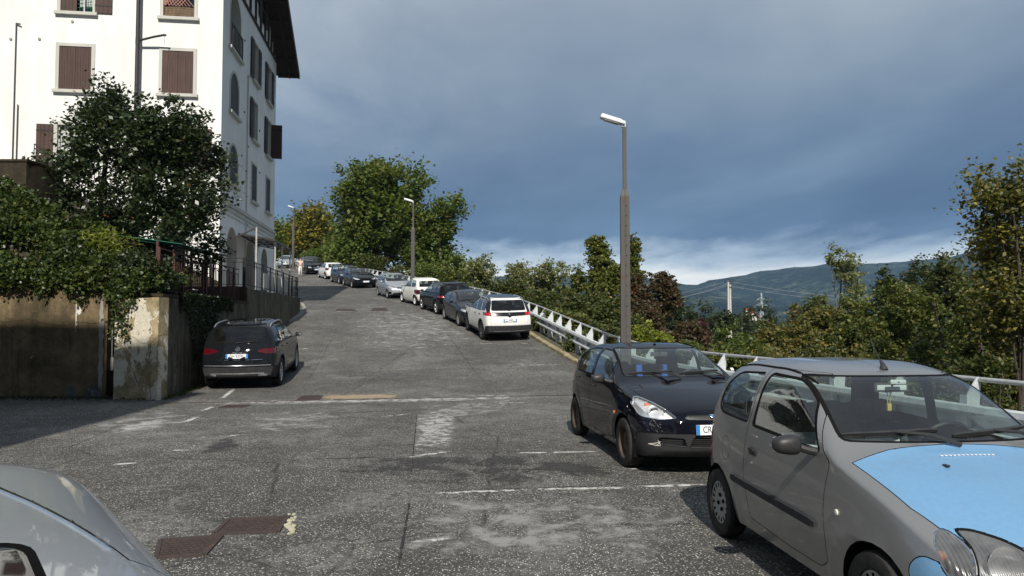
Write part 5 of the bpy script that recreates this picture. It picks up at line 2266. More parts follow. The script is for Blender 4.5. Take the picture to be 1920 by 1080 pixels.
# front windows
for i, (a, b, c, d) in enumerate(FRONT_WIN):
    w = ring_frame(bld, fr, a, b, c, d, .13, -.035, M['trim_stone'], 'window_frame', True, .20)
    if i in (0, 1, 6, 7, 3) and i != 3:
        shutter(w, fr, a + .01, (a + b) / 2 - .004, c + .01, d - .01, -.01, M['brown_wood'], 6, band=False)
        shutter(w, fr, (a + b) / 2 + .004, b - .01, c + .01, d - .01, -.01, M['brown_wood'], 6, band=False)
    elif i in (2, 3):
        # casement with lace curtain, leaves folded back on the wall
        mb = MB()
        for x_ in (a + .03, (a + b) / 2, b - .03):
            mb.beam(fr(x_, c, .10) - BO, fr(x_, d, .10) - BO, .06, .05)
        for z_ in (c + .03, d - .03):
            mb.beam(fr(a, z_, .10) - BO, fr(b, z_, .10) - BO, .06, .05)
        mb.build('casement', M['trim_stone'], w)
        mb = MB()
        n_ = 30
        vs = []
        for k in range(n_ + 1):
            x_ = lerp(a + .06, b - .06, k / n_)
            dd = .15 + .015 * math.sin(k * 1.9)
            vs += [fr(x_, c + .06, dd) - BO, fr(x_, d - .06, dd) - BO]
        mb.add(vs, [(2 * k, 2 * k + 2, 2 * k + 3, 2 * k + 1) for k in range(n_)], 0, True)
        mb.build('curtain', M['curtain'], w)
        shutter(w, fr, b + .14, b + .76, c, d, -.06, M['brown_wood'], 4, band='iron')
        if i == 2:
            shutter(w, fr, a - .76, a - .14, c, d, -.06, M['brown_wood'], 4, band='iron')
    elif i == 5:
        shutter(w, fr, b - .60, b - .01, c + .01, d - .01, -.01, M['brown_wood'], 4, band=False)
        shutter(w, fr, a - .74, a - .10, c, d, -.06, M['brown_wood'], 4, band='iron')
        mb = MB()
        for k in range(6):
            mb.beam(fr(a + .02 + k * .10, c + .05, .08) - BO, fr(a + .02 + k * .10, d, .08) - BO, .012)
        for k in range(10):
            mb.beam(fr(a, c + .08 + k * .15, .08) - BO, fr(b - .6, c + .08 + k * .15, .08) - BO, .012)
        mb.build('grille', M['green_sheet'], w)
        mb = MB()
        mb.beam(fr(a + .33, c, .04) - BO, fr(a + .33, d, .04) - BO, .05, .04)
        mb.beam(fr(a + .31, c + .3, .16) - BO, fr(a + .31, d - .3, .16) - BO, .52, .02)
        mb.build('blind', M['curtain'], w)
    elif i == 4:
        mb = MB()
        for k in range(9):
            x_ = a + .05 + k * .137
            mb.beam(fr(x_, c + .50, .06) - BO, fr(min(b, x_ + .55), c + 1.15, .06) - BO, .02)
            mb.beam(fr(x_, c + 1.15, .065) - BO, fr(min(b, x_ + .55), c + .50, .065) - BO, .02)
        mb.build('lattice', simple('pink_lattice', (.40, .20, .16), .7), w)
        mb = MB()
        for k in range(22):
            x_ = a + .04 + k * .052
            mb.beam(fr(x_, c + .02, .05) - BO, fr(x_ + .01, c + .42, .02) - BO, .03, .02)
        for k in range(4):
            mb.tube([fr(lerp(a + .02, b - .02, q / 8), c + .08 + k * .11 + .03 * math.sin(q / 8 * math.pi), .03) - BO for q in range(9)], .014, 5)
        mb.build('wicker_basket', simple('wicker', (.22, .15, .09), .8, var=.3), w)

# flank windows
for i, (row) in enumerate(SIDE_WIN[:12]):
    a, b, c, d = row[:4]
    ar = SARC[i]
    if i == 0:
        w = ring_frame(bld, sd, a, b, c, d, .09, -.02, M['trim_stone'], 'loggia_frame', True, .25, arch=True)
        mb = MB()
        mb.beam(sd(a - .05, c + .98, -.10) - BO, sd(b + .05, c + .98, -.10) - BO, .05)
        mb.beam(sd(a - .05, c + .15, -.10) - BO, sd(b + .05, c + .15, -.10) - BO, .04)
        for k in range(8):
            v_ = a + k * (b - a) / 7
            mb.beam(sd(v_, c + .02, -.10) - BO, sd(v_, c + .98, -.10) - BO, .025 if 0 < k < 7 else .05)
        mb.build('railing', M['pole_brown'], w)
        shutter(w, sd, a + .35, a + .95, c + .02, d - .45, .85, M['dark_wood'], 4)
    elif i in (1, 2):
        w = ring_frame(bld, sd, a, b, c, d, .10, -.03, M['trim_stone'], 'window_frame', True, .2, arch=True)
        for (x0_, x1_) in ((a, (a + b) / 2), ((a + b) / 2, b)):
            # leaves cut to the arch
            mb = MB()
            n_ = 6
            r_ = (b - a) / 2
            cx_ = (a + b) / 2
            for k in range(n_):
                p_, q_ = lerp(x0_, x1_, k / n_) + .003, lerp(x0_, x1_, (k + 1) / n_) - .003
                tp = d - r_ + math.sqrt(max(0, r_**2 - (p_ - cx_)**2)) - .02
                tq = d - r_ + math.sqrt(max(0, r_**2 - (q_ - cx_)**2)) - .02
                vs = [sd(p_, c, .02), sd(q_, c, .02), sd(q_, tq, .02), sd(p_, tp, .02), sd(p_, c, .05), sd(q_, c, .05), sd(q_, tq, .05), sd(p_, tp, .05)]
                mb.add([v - BO for v in vs], [(0, 1, 2, 3), (7, 6, 5, 4), (0, 4, 5, 1), (1, 5, 6, 2), (2, 6, 7, 3), (3, 7, 4, 0)])
            mb.build('shutter', M['slate_wood'], w, fixn=True)
    elif i in (3, 4, 6, 7):
        w = ring_frame(bld, sd, a, b, c, d, .10, -.03, M['trim_stone'], 'window_frame', True, .2)
        if i == 7:
            shutter(w, sd, a - .62, a - .02, c, d, -.07, M['dark_wood'], 4)
            shutter(w, sd, b - .0, b + .58, c + .02, d - .02, -.03, M['brown_wood'], 4, hinge='a', ang=R(82), band='iron')
        elif i == 4:
            shutter(w, sd, a - .60, a - .02, c, d, -.07, M['dark_wood'], 4)
            shutter(w, sd, a + .02, a + .5, c, d, .03, M['dark_wood'], 4)
        else:
            shutter(w, sd, a - .62, a - .02, c, d, -.07, M['dark_wood'], 4)
            shutter(w, sd, b + .02, b + .62, c, d, -.07, M['dark_wood'], 4)
        mb = MB()
        for x_ in (a + .03, (a + b) / 2, b - .03):
            mb.beam(sd(x_, c, .12) - BO, sd(x_, d, .12) - BO, .06, .05)
        mb.build('casement', M['trim_stone'], w)
    elif i in (5, 8):
        w = ring_frame(bld, sd, a, b, c, d, .10, -.03, M['trim_stone'], 'window_frame', True, .2)
        shutter(w, sd, a + .01, (a + b) / 2 - .004, c + .01, d - .01, -.01, M['slate_wood'], 4)
        shutter(w, sd, (a + b) / 2 + .004, b - .01, c + .01, d - .01, -.01, M['slate_wood'], 4)
# string courses above the arcade, pipes, vents
mb = MB()
for z_, h_, d_ in ((6.55, .16, .10), (6.34, .09, .055), (6.15, .05, .03)):
    for k in range(4):
        vs = [sd(-.02, z_, -d_), sd(LS, z_, -d_), sd(LS, z_ + h_, -d_), sd(-.02, z_ + h_, -d_), sd(-.02, z_, .01), sd(LS, z_, .01), sd(LS, z_ + h_, .01), sd(-.02, z_ + h_, .01)]
    mb.add([v - BO for v in vs], [(0, 1, 2, 3), (7, 6, 5, 4), (0, 4, 5, 1), (1, 5, 6, 2), (2, 6, 7, 3), (3, 7, 4, 0)])
mb.build('cornice', M['trim_stone'], bld, fixn=True)
mb = MB()
mb.tube([sd(4.55, 2.8, -.05) - BO, sd(4.55, 13.2, -.05) - BO, sd(5.0, 13.25, -.05) - BO], .03, 6)
mb.build('drain_pipe', M['reveal'], bld)
mb = MB()
a_ = 7.62
mb.tube([fr(7.62, 13.38, -.10) - BO, fr(7.80, 13.42, -.05) - BO], .03, 6)
mb.tube([fr(7.80, 8.0, -.05) - BO, fr(7.80, 13.42, -.05) - BO], .022, 6)
mb.tube([fr(7.66, 8.0, -.05) - BO, fr(7.66, 10.2, -.05) - BO], .022, 6)
mb.build('gas_pipe', M['pole_brown'], bld)
for (u_, z_) in ((8.0, 12.8), (6.95, 12.85), (5.75, 13.62)):
    mb = MB()
    mb.lathe([(.055, -.01), (.055, .02), (.001, .022)], Matrix.Translation(fr(u_, z_, -.01) - BO) @ Matrix.Rotation(R(90), 4, 'X'), 12)
    mb.build('vent', M['concrete'], bld)
for (v_, z_) in ((3.9, 14.6), (4.0, 11.3), (4.9, 9.9), (3.6, 9.2), (7.4, 11.3), (7.6, 9.2), (5.0, 6.2)):
    mb = MB()
    mb.lathe([(.05, -.01), (.05, .02), (.001, .022)], Matrix.Translation(sd(v_, z_, -.01) - BO) @ Matrix.Rotation(R(90), 4, 'Y'), 10)
    mb.build('vent', M['pole_dark'], bld)

# pale awning frame over the arcade
awn = empty('awning_frame', (-9.6, 30, 2.8), label='pale steel awning frame with clear panels beside the arcade of the white building', cat='awning')
AO = awn.location
def tb(mb, a, b, w):
    mb.beam(Vector(a) - AO, Vector(b) - AO, w)
posts = [(26.9, 5.1), (30.6, 5.03), (32.2, 4.97), (34.3, 4.95)]
for yy, zt_ in posts:
    mb = MB()
    tb(mb, (LW(yy) - .12, yy, 2.8), (LW(yy) - .12, yy, zt_), .055)
    mb.build('post', M['pale_post'], awn)
fx = lambda Y: -11.8 - .1317 * (Y - 30) + .03
mb = MB()
tb(mb, (LW(26.9) - .12, 26.9, 5.1), (-11.6, 31.0, 5.15), .05)
tb(mb, (LW(30.3) - .12, 30.3, 5.0), (LW(34.6) - .12, 34.6, 4.93), .06)
tb(mb, (fx(33.2), 33.2, 5.58), (fx(37.8), 37.8, 5.5), .06)
for k in range(6):
    f = k / 5
    tb(mb, (fx(lerp(33.2, 37.8, f)), lerp(33.2, 37.8, f), lerp(5.57, 5.5, f)), (LW(30.3) - .12 + (LW(34.6) - LW(30.3)) * f, lerp(30.3, 34.6, f), lerp(5.0, 4.93, f)), .045)
for f in (.33, .66):
    a0 = Vector((fx(33.2), 33.2, 5.57)).lerp(Vector((LW(30.3) - .12, 30.3, 5.0)), f)
    a1 = Vector((fx(37.8), 37.8, 5.5)).lerp(Vector((LW(34.6) - .12, 34.6, 4.93)), f)
    tb(mb, a0, a1, .035)
mb.build('rafters', M['pole_brown'], awn)
for k in range(5):
    f0, f1 = k / 5 + .01, (k + 1) / 5 - .01
    q = [Vector((fx(lerp(33.2, 37.8, f0)), lerp(33.2, 37.8, f0), 5.62)), Vector((fx(lerp(33.2, 37.8, f1)), lerp(33.2, 37.8, f1), 5.60)),
         Vector((LW(30.3) - .12 + (LW(34.6) - LW(30.3)) * f1, lerp(30.3, 34.6, f1), 5.03)), Vector((LW(30.3) - .12 + (LW(34.6) - LW(30.3)) * f0, lerp(30.3, 34.6, f0), 5.05))]
    mb = MB()
    up = Vector((0, 0, .008))
    mb.add([v - AO for v in q] + [v - AO + up for v in q], [(3, 2, 1, 0), (4, 5, 6, 7), (0, 1, 5, 4), (1, 2, 6, 5), (2, 3, 7, 6), (3, 0, 4, 7)])
    mb.build('panel', glass_mat('cloudy_panel', (.45, .44, .42), .3, dirt=.35) if k == 0 else bpy.data.materials['cloudy_panel'], awn)


def railing(name, pts, h, label, mat_, spacing=.14, post_every=1.6, top=2, panel=None, bar=.012, thick=.03):
    root = empty(name, pts[0], label=label, cat='railing')
    o0 = Vector(pts[0])
    P3 = [Vector(p) for p in pts]
    mb = MB()
    for i in range(len(P3) - 1):
        a, b = P3[i] - o0, P3[i + 1] - o0
        mb.beam(a + Vector((0, 0, h)), b + Vector((0, 0, h)), thick)
        if top > 1:
            mb.beam(a + Vector((0, 0, h - .14)), b + Vector((0, 0, h - .14)), thick * .7)
        mb.beam(a + Vector((0, 0, .10)), b + Vector((0, 0, .10)), thick * .7)
    mb.build('handrail', mat_, root)
    bar_me = None
    for i in range(len(P3) - 1):
        a, b = P3[i], P3[i + 1]
        L_ = (b - a).length
        n = max(1, int(L_ / spacing))
        for k in range(n + 1):
            q = a.lerp(b, k / n) - o0
            post = (k % max(1, int(post_every / spacing)) == 0)
            if post:
                mb = MB()
                mb.beam(q, q + Vector((0, 0, h + .03)), .045)
                mb.build('post', mat_, root)
            elif not panel:
                if bar_me is None:
                    mb = MB()
                    mb.beam((0, 0, .1), (0, 0, h - (.14 if top > 1 else 0)), bar)
                    ob = mb.build('bar', mat_, root)
                    bar_me = ob.data
                else:
                    ob = link('bar', bar_me, root)
                ob.location = q
    return root


railing('terrace_railing', [(LW(25.05) - .12, 25.1, 2.85), (LW(35) - .12, 35, 2.85), (-10.66, 37.1, 2.88), (-12.0, 38.45, 2.9), (-13.4, 39.1, 2.92)], .95, 'dark iron railing along the terrace edge above the streaked wall', M['iron'], .30, 1.5)
railing('terrace_railing', [(-11.2, 25.05, 2.85), (LW(25.05) - .16, 25.05, 2.85)], .98, 'short dark iron railing facing the road above the brick plinth', M['iron'], .15, 1.1)
railing('garden_fence', [(LW(16.9) - .22, 16.9, 2.33), (LW(24.6) - .22, 24.6, 2.36)], 1.05, 'rusty iron bar fence on the low wall under the green canopy', M['iron_red'], .16, 1.9)
# pale slatted panels behind the terrace railing
pf = empty('slat_screen', (LW(28), 28, 2.85), label='pale grey upright slats behind the terrace railing near the road', cat='screen')
sm_ = None
for k in range(48):
    yy = 28.6 + k * .13
    if sm_ is None:
        mb = MB()
        mb.box((0, 0, .36), (.02, .11, .62))
        ob = mb.build('slat', M['reveal'], pf)
        sm_ = ob.data
    else:
        ob = link('slat', sm_, pf)
    ob.location = Vector((LW(yy) - .17, yy, 2.85 + .02)) - pf.location
    ob.rotation_euler = (0, 0, R(7.6))

# green canopy on red and dark posts
gc = empty('garden_canopy', (LW(20), 20, 2.3), label='green sheet canopy on thin red and dark posts above the low wall', cat='canopy')
GO = gc.location
for yy, m_, zt_ in ((17.0, 'iron_red', 3.55), (18.2, 'iron_red', 3.58), (19.6, 'iron', 3.62), (21.0, 'iron_red', 3.68), (21.8, 'iron', 3.70), (22.7, 'iron', 3.72)):
    mb = MB()
    mb.beam(Vector((LW(yy) - .3, yy, 2.3)) - GO, Vector((LW(yy) - .3, yy, zt_)) - GO, .07 if yy in (21.0,) else .05)
    mb.build('post', M[m_], gc)
for yy in (18.1, 20.4, 22.7):
    mb = MB()
    mb.beam(Vector((LW(yy) - 1.55, yy, 2.1)) - GO, Vector((LW(yy) - 1.55, yy, 3.78)) - GO, .05)
    mb.build('post', M['iron'], gc)
for k in range(5):
    y0_, y1_ = 18.0 + k * 1.0, 18.0 + (k + 1) * 1.0 - .03
    sag = .03 * (k % 2)
    a0, a1 = Vector((LW(y0_) - .05, y0_, 3.58 + k * .025 - sag)), Vector((LW(y1_) - .05, y1_, 3.58 + k * .025))
    b0, b1 = a0 + Vector((-1.6, 0, .22)), a1 + Vector((-1.6, 0, .22))
    mb = MB()
    q = [a0, a1, b1, b0]
    up = Vector((0, 0, .015))
    mb.add([v - GO for v in q] + [v - GO + up for v in q], [(3, 2, 1, 0), (4, 5, 6, 7), (0, 1, 5, 4), (1, 2, 6, 5), (2, 3, 7, 6), (3, 0, 4, 7)])
    mb.build('sheet', M['green_sheet'], gc, fixn=True)
mb = MB()
mb.beam(Vector((LW(18) - .3, 18, 3.54)) - GO, Vector((LW(22.9) - .3, 22.9, 3.67)) - GO, .04)
mb.beam(Vector((LW(18) - 1.55, 18, 3.74)) - GO, Vector((LW(22.9) - 1.55, 22.9, 3.86)) - GO, .04)
mb.build('beam', M['iron'], gc)

# outside stair running down in front of the building
st = empty('outside_stair', (-14, 28.0, 2.8), label='dark outside stair with sloping parapet and iron bars before the white facade', cat='stair')
SO = st.location
def stp(px, py, Y=28.0):
    return P(px, py, Y)
pA, pB, pC = stp(60, 312), stp(318, 486), stp(412, 530)
mb = MB()
for a, b in ((pA, pB), (pB, pC)):
    vs = [a, b, Vector((b.x, b.y, 2.2)), Vector((a.x, a.y, 2.2))]
    vs2 = [v + Vector((0, .22, 0)) for v in vs]
    mb.add([v - SO for v in vs + vs2], [(3, 2, 1, 0), (4, 5, 6, 7), (0, 1, 5, 4), (1, 2, 6, 5), (3, 0, 4, 7)])
mb.build('parapet', M['dark_concrete'], st, fixn=True)
mb = MB()
N_ = 18
for k in range(N_):
    f0 = k / N_
    p0 = pA.lerp(pB, f0)
    mb.box(Vector((p0.x + .15, 28.85, p0.z - .35 - .6)) - SO, (.36, 1.2, 1.2))
mb.build('steps', M['concrete'], st)
for k in range(34):
    q = pA.lerp(pC, k / 33)
    q = pA.lerp(pB, k / 24) if k <= 24 else pB.lerp(pC, (k - 24) / 9)
    mb = MB()
    mb.beam(q + Vector((0, .1, 0)) - SO, q + Vector((0, .1, .88)) - SO, .022)
    mb.build('bar', M['iron'], st)
mb = MB()
for h_ in (.88, .72):
    mb.beam(pA + Vector((0, .1, h_)) - SO, pB + Vector((0, .1, h_)) - SO, .04)
    mb.beam(pB + Vector((0, .1, h_)) - SO, pC + Vector((0, .1, h_)) - SO, .04)
mb.build('handrail', M['iron'], st)

# dark pier above the ivy
mb = MB()
mb.box((-12.42 - 2.6, 19.75, 4.0), (5.2, 1.6, 3.6), bevel=.02)
mb.box((-12.42 - 2.6, 19.75, 5.83), (5.26, 1.66, .06))
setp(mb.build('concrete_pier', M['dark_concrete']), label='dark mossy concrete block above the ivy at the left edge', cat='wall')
# bin on the terrace
mb = MB()
mb.lathe([(.16, 0), (.20, .55), (.21, .56), (.21, .60), (.001, .64)], Matrix.Translation((-10.35, 24.2, 2.12)), 20)
setp(mb.build('bin', M['gloss_black']), label='black bin behind the rusty bar fence', cat='bin')
# tall pole with bracket arm in front of the facade
ps = empty('utility_pole', (P(251, 400, 29.35).x, 29.35, 2.1), label='tall dark metal pole with a short bracket arm before the white facade', cat='pole')
mb = MB()
mb.tube([(0, 0, 0), (0, 0, 6), (0, 0, 16.5)], [.10, .085, .07], 12)
mb.build('pole', M['pole_dark'], ps)
mb = MB()
mb.tube([(0, 0, 10.78), (.65, -.05, 10.92), (1.10, -.08, 10.99)], .045, 8)
mb.box((1.12, -.08, 10.98), (.10, .08, .08), bevel=.02)
mb.tube([(1.10, -.08, 10.97), (1.10, -.08, 10.55)], .006, 5)
mb.tube([(0, 0, 10.65), (0, 0, 10.9)], .085, 10)
mb.build('bracket_arm', M['pole_dark'], ps)

# neighbouring house behind the viewer: its shade falls on the left-hand wall
nb = empty('apartment_block', (-20, -9, 0), label='tall plain block across the yard behind the viewer', cat='building')
mb = MB()
mb.box((.83, 0, 9.6), (21.66, 10, 19.2))
mb.box((12.60, 0, 9.2), (1.84, 9.9, 18.4))
blk = mb.build('wall', M['white_plaster'], nb)
for r_ in range(5):
    for c_ in range(6):
        mb = MB()
        mb.box((-9.0 + c_ * 3.1, 5.02, 2.6 + r_ * 3.4), (1.2, .06, 1.7))
        mb.build('window', M['window_glass'], nb)
# ------------------------------------------------------------------ vegetation
L_ = {}
L_['evergreen'] = leaf_mat('evergreen_leaves', (.012, .022, .009), (.028, .046, .017), (.070, .090, .036), odd=(.26, .08, .02), odd_amount=.003, rough=.38, trans=.2, gloss=.5)
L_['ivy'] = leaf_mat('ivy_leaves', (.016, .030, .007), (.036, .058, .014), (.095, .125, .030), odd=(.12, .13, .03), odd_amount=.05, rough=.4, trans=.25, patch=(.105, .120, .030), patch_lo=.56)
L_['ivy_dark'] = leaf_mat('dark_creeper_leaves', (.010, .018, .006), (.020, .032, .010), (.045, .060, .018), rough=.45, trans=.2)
L_['acacia'] = leaf_mat('green_tree_leaves', (.042, .074, .014), (.086, .130, .024), (.160, .198, .044), odd=(.22, .20, .04), odd_amount=.04, patch=(.14, .155, .035), patch_scale=.28)
L_['yellowing'] = leaf_mat('yellowing_leaves', (.060, .080, .014), (.120, .130, .022), (.21, .185, .035), odd=(.33, .25, .03), odd_amount=.12, patch=(.24, .20, .03), patch_lo=.53)
L_['pale'] = leaf_mat('pale_green_leaves', (.085, .105, .040), (.150, .170, .065), (.25, .255, .115), odd=(.32, .30, .16), odd_amount=.1)
L_['poplar'] = leaf_mat('poplar_leaves', (.050, .070, .015), (.110, .130, .028), (.200, .205, .055), odd=(.28, .25, .06), odd_amount=.08)
L_['hedge'] = leaf_mat('hedge_leaves', (.028, .044, .010), (.062, .086, .020), (.125, .140, .038), odd=(.12, .08, .035), odd_amount=.08, patch=(.090, .080, .036), patch_lo=.54)
L_['russet'] = leaf_mat('russet_leaves', (.038, .030, .018), (.078, .060, .034), (.135, .110, .056), odd=(.12, .034, .02), odd_amount=.10, patch=(.085, .085, .030), patch_lo=.56)
L_['wine'] = leaf_mat('wine_red_leaves', (.030, .008, .012), (.060, .018, .022), (.10, .038, .032), odd=(.16, .04, .03), odd_amount=.06)
L_['bright'] = leaf_mat('lime_green_leaves', (.11, .14, .02), (.20, .23, .030), (.32, .33, .06), trans=.45)
L_['dark_round'] = leaf_mat('dark_green_leaves', (.018, .030, .010), (.038, .056, .018), (.080, .095, .034))
L_['olive'] = leaf_mat('olive_brown_leaves', (.045, .056, .017), (.098, .108, .032), (.185, .180, .056), odd=(.24, .16, .03), odd_amount=.10, patch=(.165, .115, .028), patch_lo=.50)
L_['mixed'] = leaf_mat('mixed_green_leaves', (.036, .056, .013), (.082, .110, .026), (.165, .185, .050), odd=(.22, .18, .05), odd_amount=.07, patch=(.14, .125, .035), patch_lo=.55)
L_['golden'] = leaf_mat('golden_leaves', (.09, .075, .015), (.21, .165, .03), (.36, .27, .05), odd=(.40, .32, .08), odd_amount=.1, trans=.45)
L_['gold_green'] = leaf_mat('half_golden_leaves', (.035, .045, .012), (.085, .095, .028), (.18, .16, .05), odd=(.34, .27, .06), odd_amount=.12, patch=(.24, .20, .05), patch_lo=.60)


def leaves_mesh(name, C, size, m, seed, parent=None, up=0.35, aspect=1.7, curl=.25, sizes=None):
    """one mesh of kite-shaped leaves centred on the rows of C"""
    rg = np.random.RandomState(seed)
    n = len(C)
    nrm = rg.normal(size=(n, 3))
    nrm[:, 2] = np.abs(nrm[:, 2]) * (1 + up) + up
    nrm /= np.linalg.norm(nrm, axis=1)[:, None]
    t = rg.normal(size=(n, 3))
    t -= nrm * (t * nrm).sum(1)[:, None]
    t /= np.linalg.norm(t, axis=1)[:, None]
    b = np.cross(nrm, t)
    s = size * rg.uniform(.6, 1.3, n) if sizes is None else sizes
    s = s[:, None]
    w = s / aspect
    v = np.empty((n, 4, 3))
    v[:, 0] = C - t * s * .5
    v[:, 1] = C + b * w * .5 + nrm * s * curl * .3
    v[:, 2] = C + t * s * .55
    v[:, 3] = C - b * w * .5 + nrm * s * curl * .3
    me = bpy.data.meshes.new(name)
    me.vertices.add(n * 4)
    me.vertices.foreach_set('co', v.reshape(-1))
    me.loops.add(n * 4)
    me.loops.foreach_set('vertex_index', np.arange(n * 4, dtype=np.int32))
    me.polygons.add(n)
    me.polygons.foreach_set('loop_start', np.arange(n, dtype=np.int32) * 4)
    me.polygons.foreach_set('loop_total', np.full(n, 4, dtype=np.int32))
    me.materials.append(m)
    me.update(calc_edges=True)
    return link(name, me, parent)


def crown_points(seed, H, rx, ry, z0, nclump, nleaf, clump_r, shape='round', gap=0.0, lobes=7, shoots=0):
    """clump centres inside an uneven crown, then leaves round each"""
    rg = np.random.RandomState(seed)
    # lobes give the uneven outline
    lob = []
    hh = H - z0
    for k in range(lobes):
        a = rg.uniform(0, 2 * np.pi)
        if shape == 'column':
            f = (k + .5) / lobes
            rr = .20 * rg.uniform(.3, 1)
            lob.append((rr * rx * np.cos(a), rr * ry * np.sin(a), z0 + hh * (f * .92 + .04), rx * rg.uniform(.5, .8) * (1.0 - .55 * abs(f - .40) * 1.5), hh * .16))
        elif shape == 'cone':
            f = (k + .5) / lobes
            rr = .35 * (1 - f)
            lob.append((rr * rx * np.cos(a), rr * ry * np.sin(a), z0 + hh * f * .92, rx * (1.05 - f) * .8, hh * .13))
        elif shape == 'ragged':
            f = rg.uniform(.10, .93)
            env = math.sqrt(max(.04, 1 - (2 * f - .9)**2 / 1.25))
            rr = (rg.uniform(.55, .95) if k % 3 else rg.uniform(.1, .5)) * env
            lob.append((rr * rx * np.cos(a), rr * ry * np.sin(a), z0 + hh * f, rx * rg.uniform(.17, .34), hh * rg.uniform(.07, .15)))
        elif shape == 'bush':
            rr = rg.uniform(.0, .62)
            lob.append((rr * rx * np.cos(a), rr * ry * np.sin(a), z0 + hh * rg.uniform(.25, .68), rx * rg.uniform(.35, .60), hh * rg.uniform(.26, .40)))
        else:
            f = rg.uniform(.12, .84) if k > 1 else (.80 if k == 0 else .45)
            env = math.sqrt(max(.05, 1 - (2 * f - .95)**2))
            rr = rg.uniform(.2, .66) * env * (0.25 if k == 0 else 1)
            lob.append((rr * rx * np.cos(a), rr * ry * np.sin(a), z0 + hh * f, rx * rg.uniform(.36, .58), hh * rg.uniform(.15, .24)))
    for k in range(shoots):
        a, rr = rg.uniform(0, 6.28), rg.uniform(.1, .8)
        lob.append((rr * rx * np.cos(a), rr * ry * np.sin(a), z0 + hh * (.60 + .40 * math.sqrt(1 - rr * rr)), rx * .13, hh * rg.uniform(.09, .17)))
    lob = np.array(lob)
    ci = rg.randint(0, len(lob), nclump)
    d = rg.normal(size=(nclump, 3))
    d /= np.linalg.norm(d, axis=1)[:, None]
    rad = rg.uniform(0, 1, nclump)**(.42)
    rad *= rg.uniform(.86, 1.14, nclump)
    L = lob[ci]
    cc = np.stack([L[:, 0] + d[:, 0] * rad * L[:, 3], L[:, 1] + d[:, 1] * rad * L[:, 3] * ry / rx, L[:, 2] + d[:, 2] * rad * L[:, 4]], 1)
    if gap > 0:
        keep = np.array([mnoise.noise(Vector(tuple(q * (1.6 / max(rx * .5, .5))))) > -0.45 + gap * .5 for q in cc])
        cc = cc[keep]
    per = max(3, nleaf // max(1, len(cc)))
    idx = np.repeat(np.arange(len(cc)), per)
    off = rg.normal(size=(len(idx), 3)) * clump_r * np.array([1, 1, .72]) * rg.uniform(.5, 1.25, len(cc))[idx][:, None]
    return cc[idx] + off, cc, lob


def trunk_mesh(root, H, r, lob, cc, seed, mat_, lean=0.0, nb=9, multi=1, twigs=26):
    rg = random.Random(seed)
    mb = MB()
    for s in range(multi):
        a0 = rg.uniform(0, 6.28)
        bx = .0 if multi == 1 else r * 1.6 * math.cos(a0 + s * 2.2)
        by = .0 if multi == 1 else r * 1.6 * math.sin(a0 + s * 2.2)
        tx, ty = bx * (1 + 6 * (multi > 1)) + rg.uniform(-.04, .04) * H + lean * H, by * (1 + 6 * (multi > 1)) + rg.uniform(-.03, .03) * H
        pts, rs = [], []
        for k in range(9):
            f = k / 8
            pts.append(Vector((lerp(bx, tx, f) + .02 * H * math.sin(f * 5 + a0) * f, lerp(by, ty, f) + .015 * H * math.cos(f * 4 + a0) * f, H * .80 * f - .3 * (k == 0))))
            rs.append(r * (1.25 if k == 0 else 1) * (1 - .82 * f) / (1 if multi == 1 else 1.4))
        mb.tube(pts, rs, 9)
        for k in range(nb):
            L = lob[rg.randrange(len(lob))]
            f = min(.95, max(.22, (L[2] - .16 * H) / (H * .82) * rg.uniform(.6, .9)))
            i = f * 8
            a = pts[int(i)].lerp(pts[min(8, int(i) + 1)], i - int(i))
            e = Vector((L[0], L[1], L[2])) + Vector((rg.uniform(-.3, .3) * L[3], rg.uniform(-.3, .3) * L[3], rg.uniform(-.2, .4) * L[4]))
            m_ = a.lerp(e, .5) + Vector((0, 0, -.04 * H * rg.random()))
            rb = r * (1 - .8 * f) * .55
            mb.tube([a, m_, e], [rb, rb * .6, rb * .18], 6)
            # twigs
            for q in range(max(1, twigs // nb)):
                c_ = cc[rg.randrange(len(cc))]
                c_ = Vector(tuple(c_))
                if (c_ - e).length < L[3] * 1.6:
                    mb.tube([m_.lerp(e, rg.random()), c_], [rb * .28, rb * .10], 4, caps=False)
    return mb.build('trunk', mat_, root)


def tree(name, label, px, ytop, Y, wpx, leafm, n=9000, leaf=.14, shape='round', crown0=.28, cat='tree', group=None, nclump=220, bark='bark', tr=None, gap=0.0, clump=None, seed=None, zb=None, depth=1.0, multi=1,
         lobes=8, lean=0.0, twigs=26, crown_name='crown', aspect=1.6, tophi=1.0, shoots=0):
    seed = seed or int(px * 7 + ytop)
    top = P(px, ytop, Y)
    x = top.x
    z0 = tz(x, Y) if zb is None else zb
    H = (top.z - z0) * tophi
    rx = wpx / 2 / F * Y
    ry = min(rx * depth, 5.0 if Y < 60 else 12)
    root = empty(name, (x, Y, z0), label=label, cat=cat, group=group)
    C, cc, lob = crown_points(seed, H * .99, rx, ry, H * crown0, nclump, n, clump or rx * .13, shape, gap, lobes, shoots)
    C[:, 2] = np.maximum(C[:, 2], .05)
    leaves_mesh(crown_name, C, leaf, L_[leafm], seed, root, aspect=aspect)
    trunk_mesh(root, H, tr or max(.05, H * .02), lob, cc, seed, M[bark], lean=lean, multi=multi, twigs=twigs)
    return root


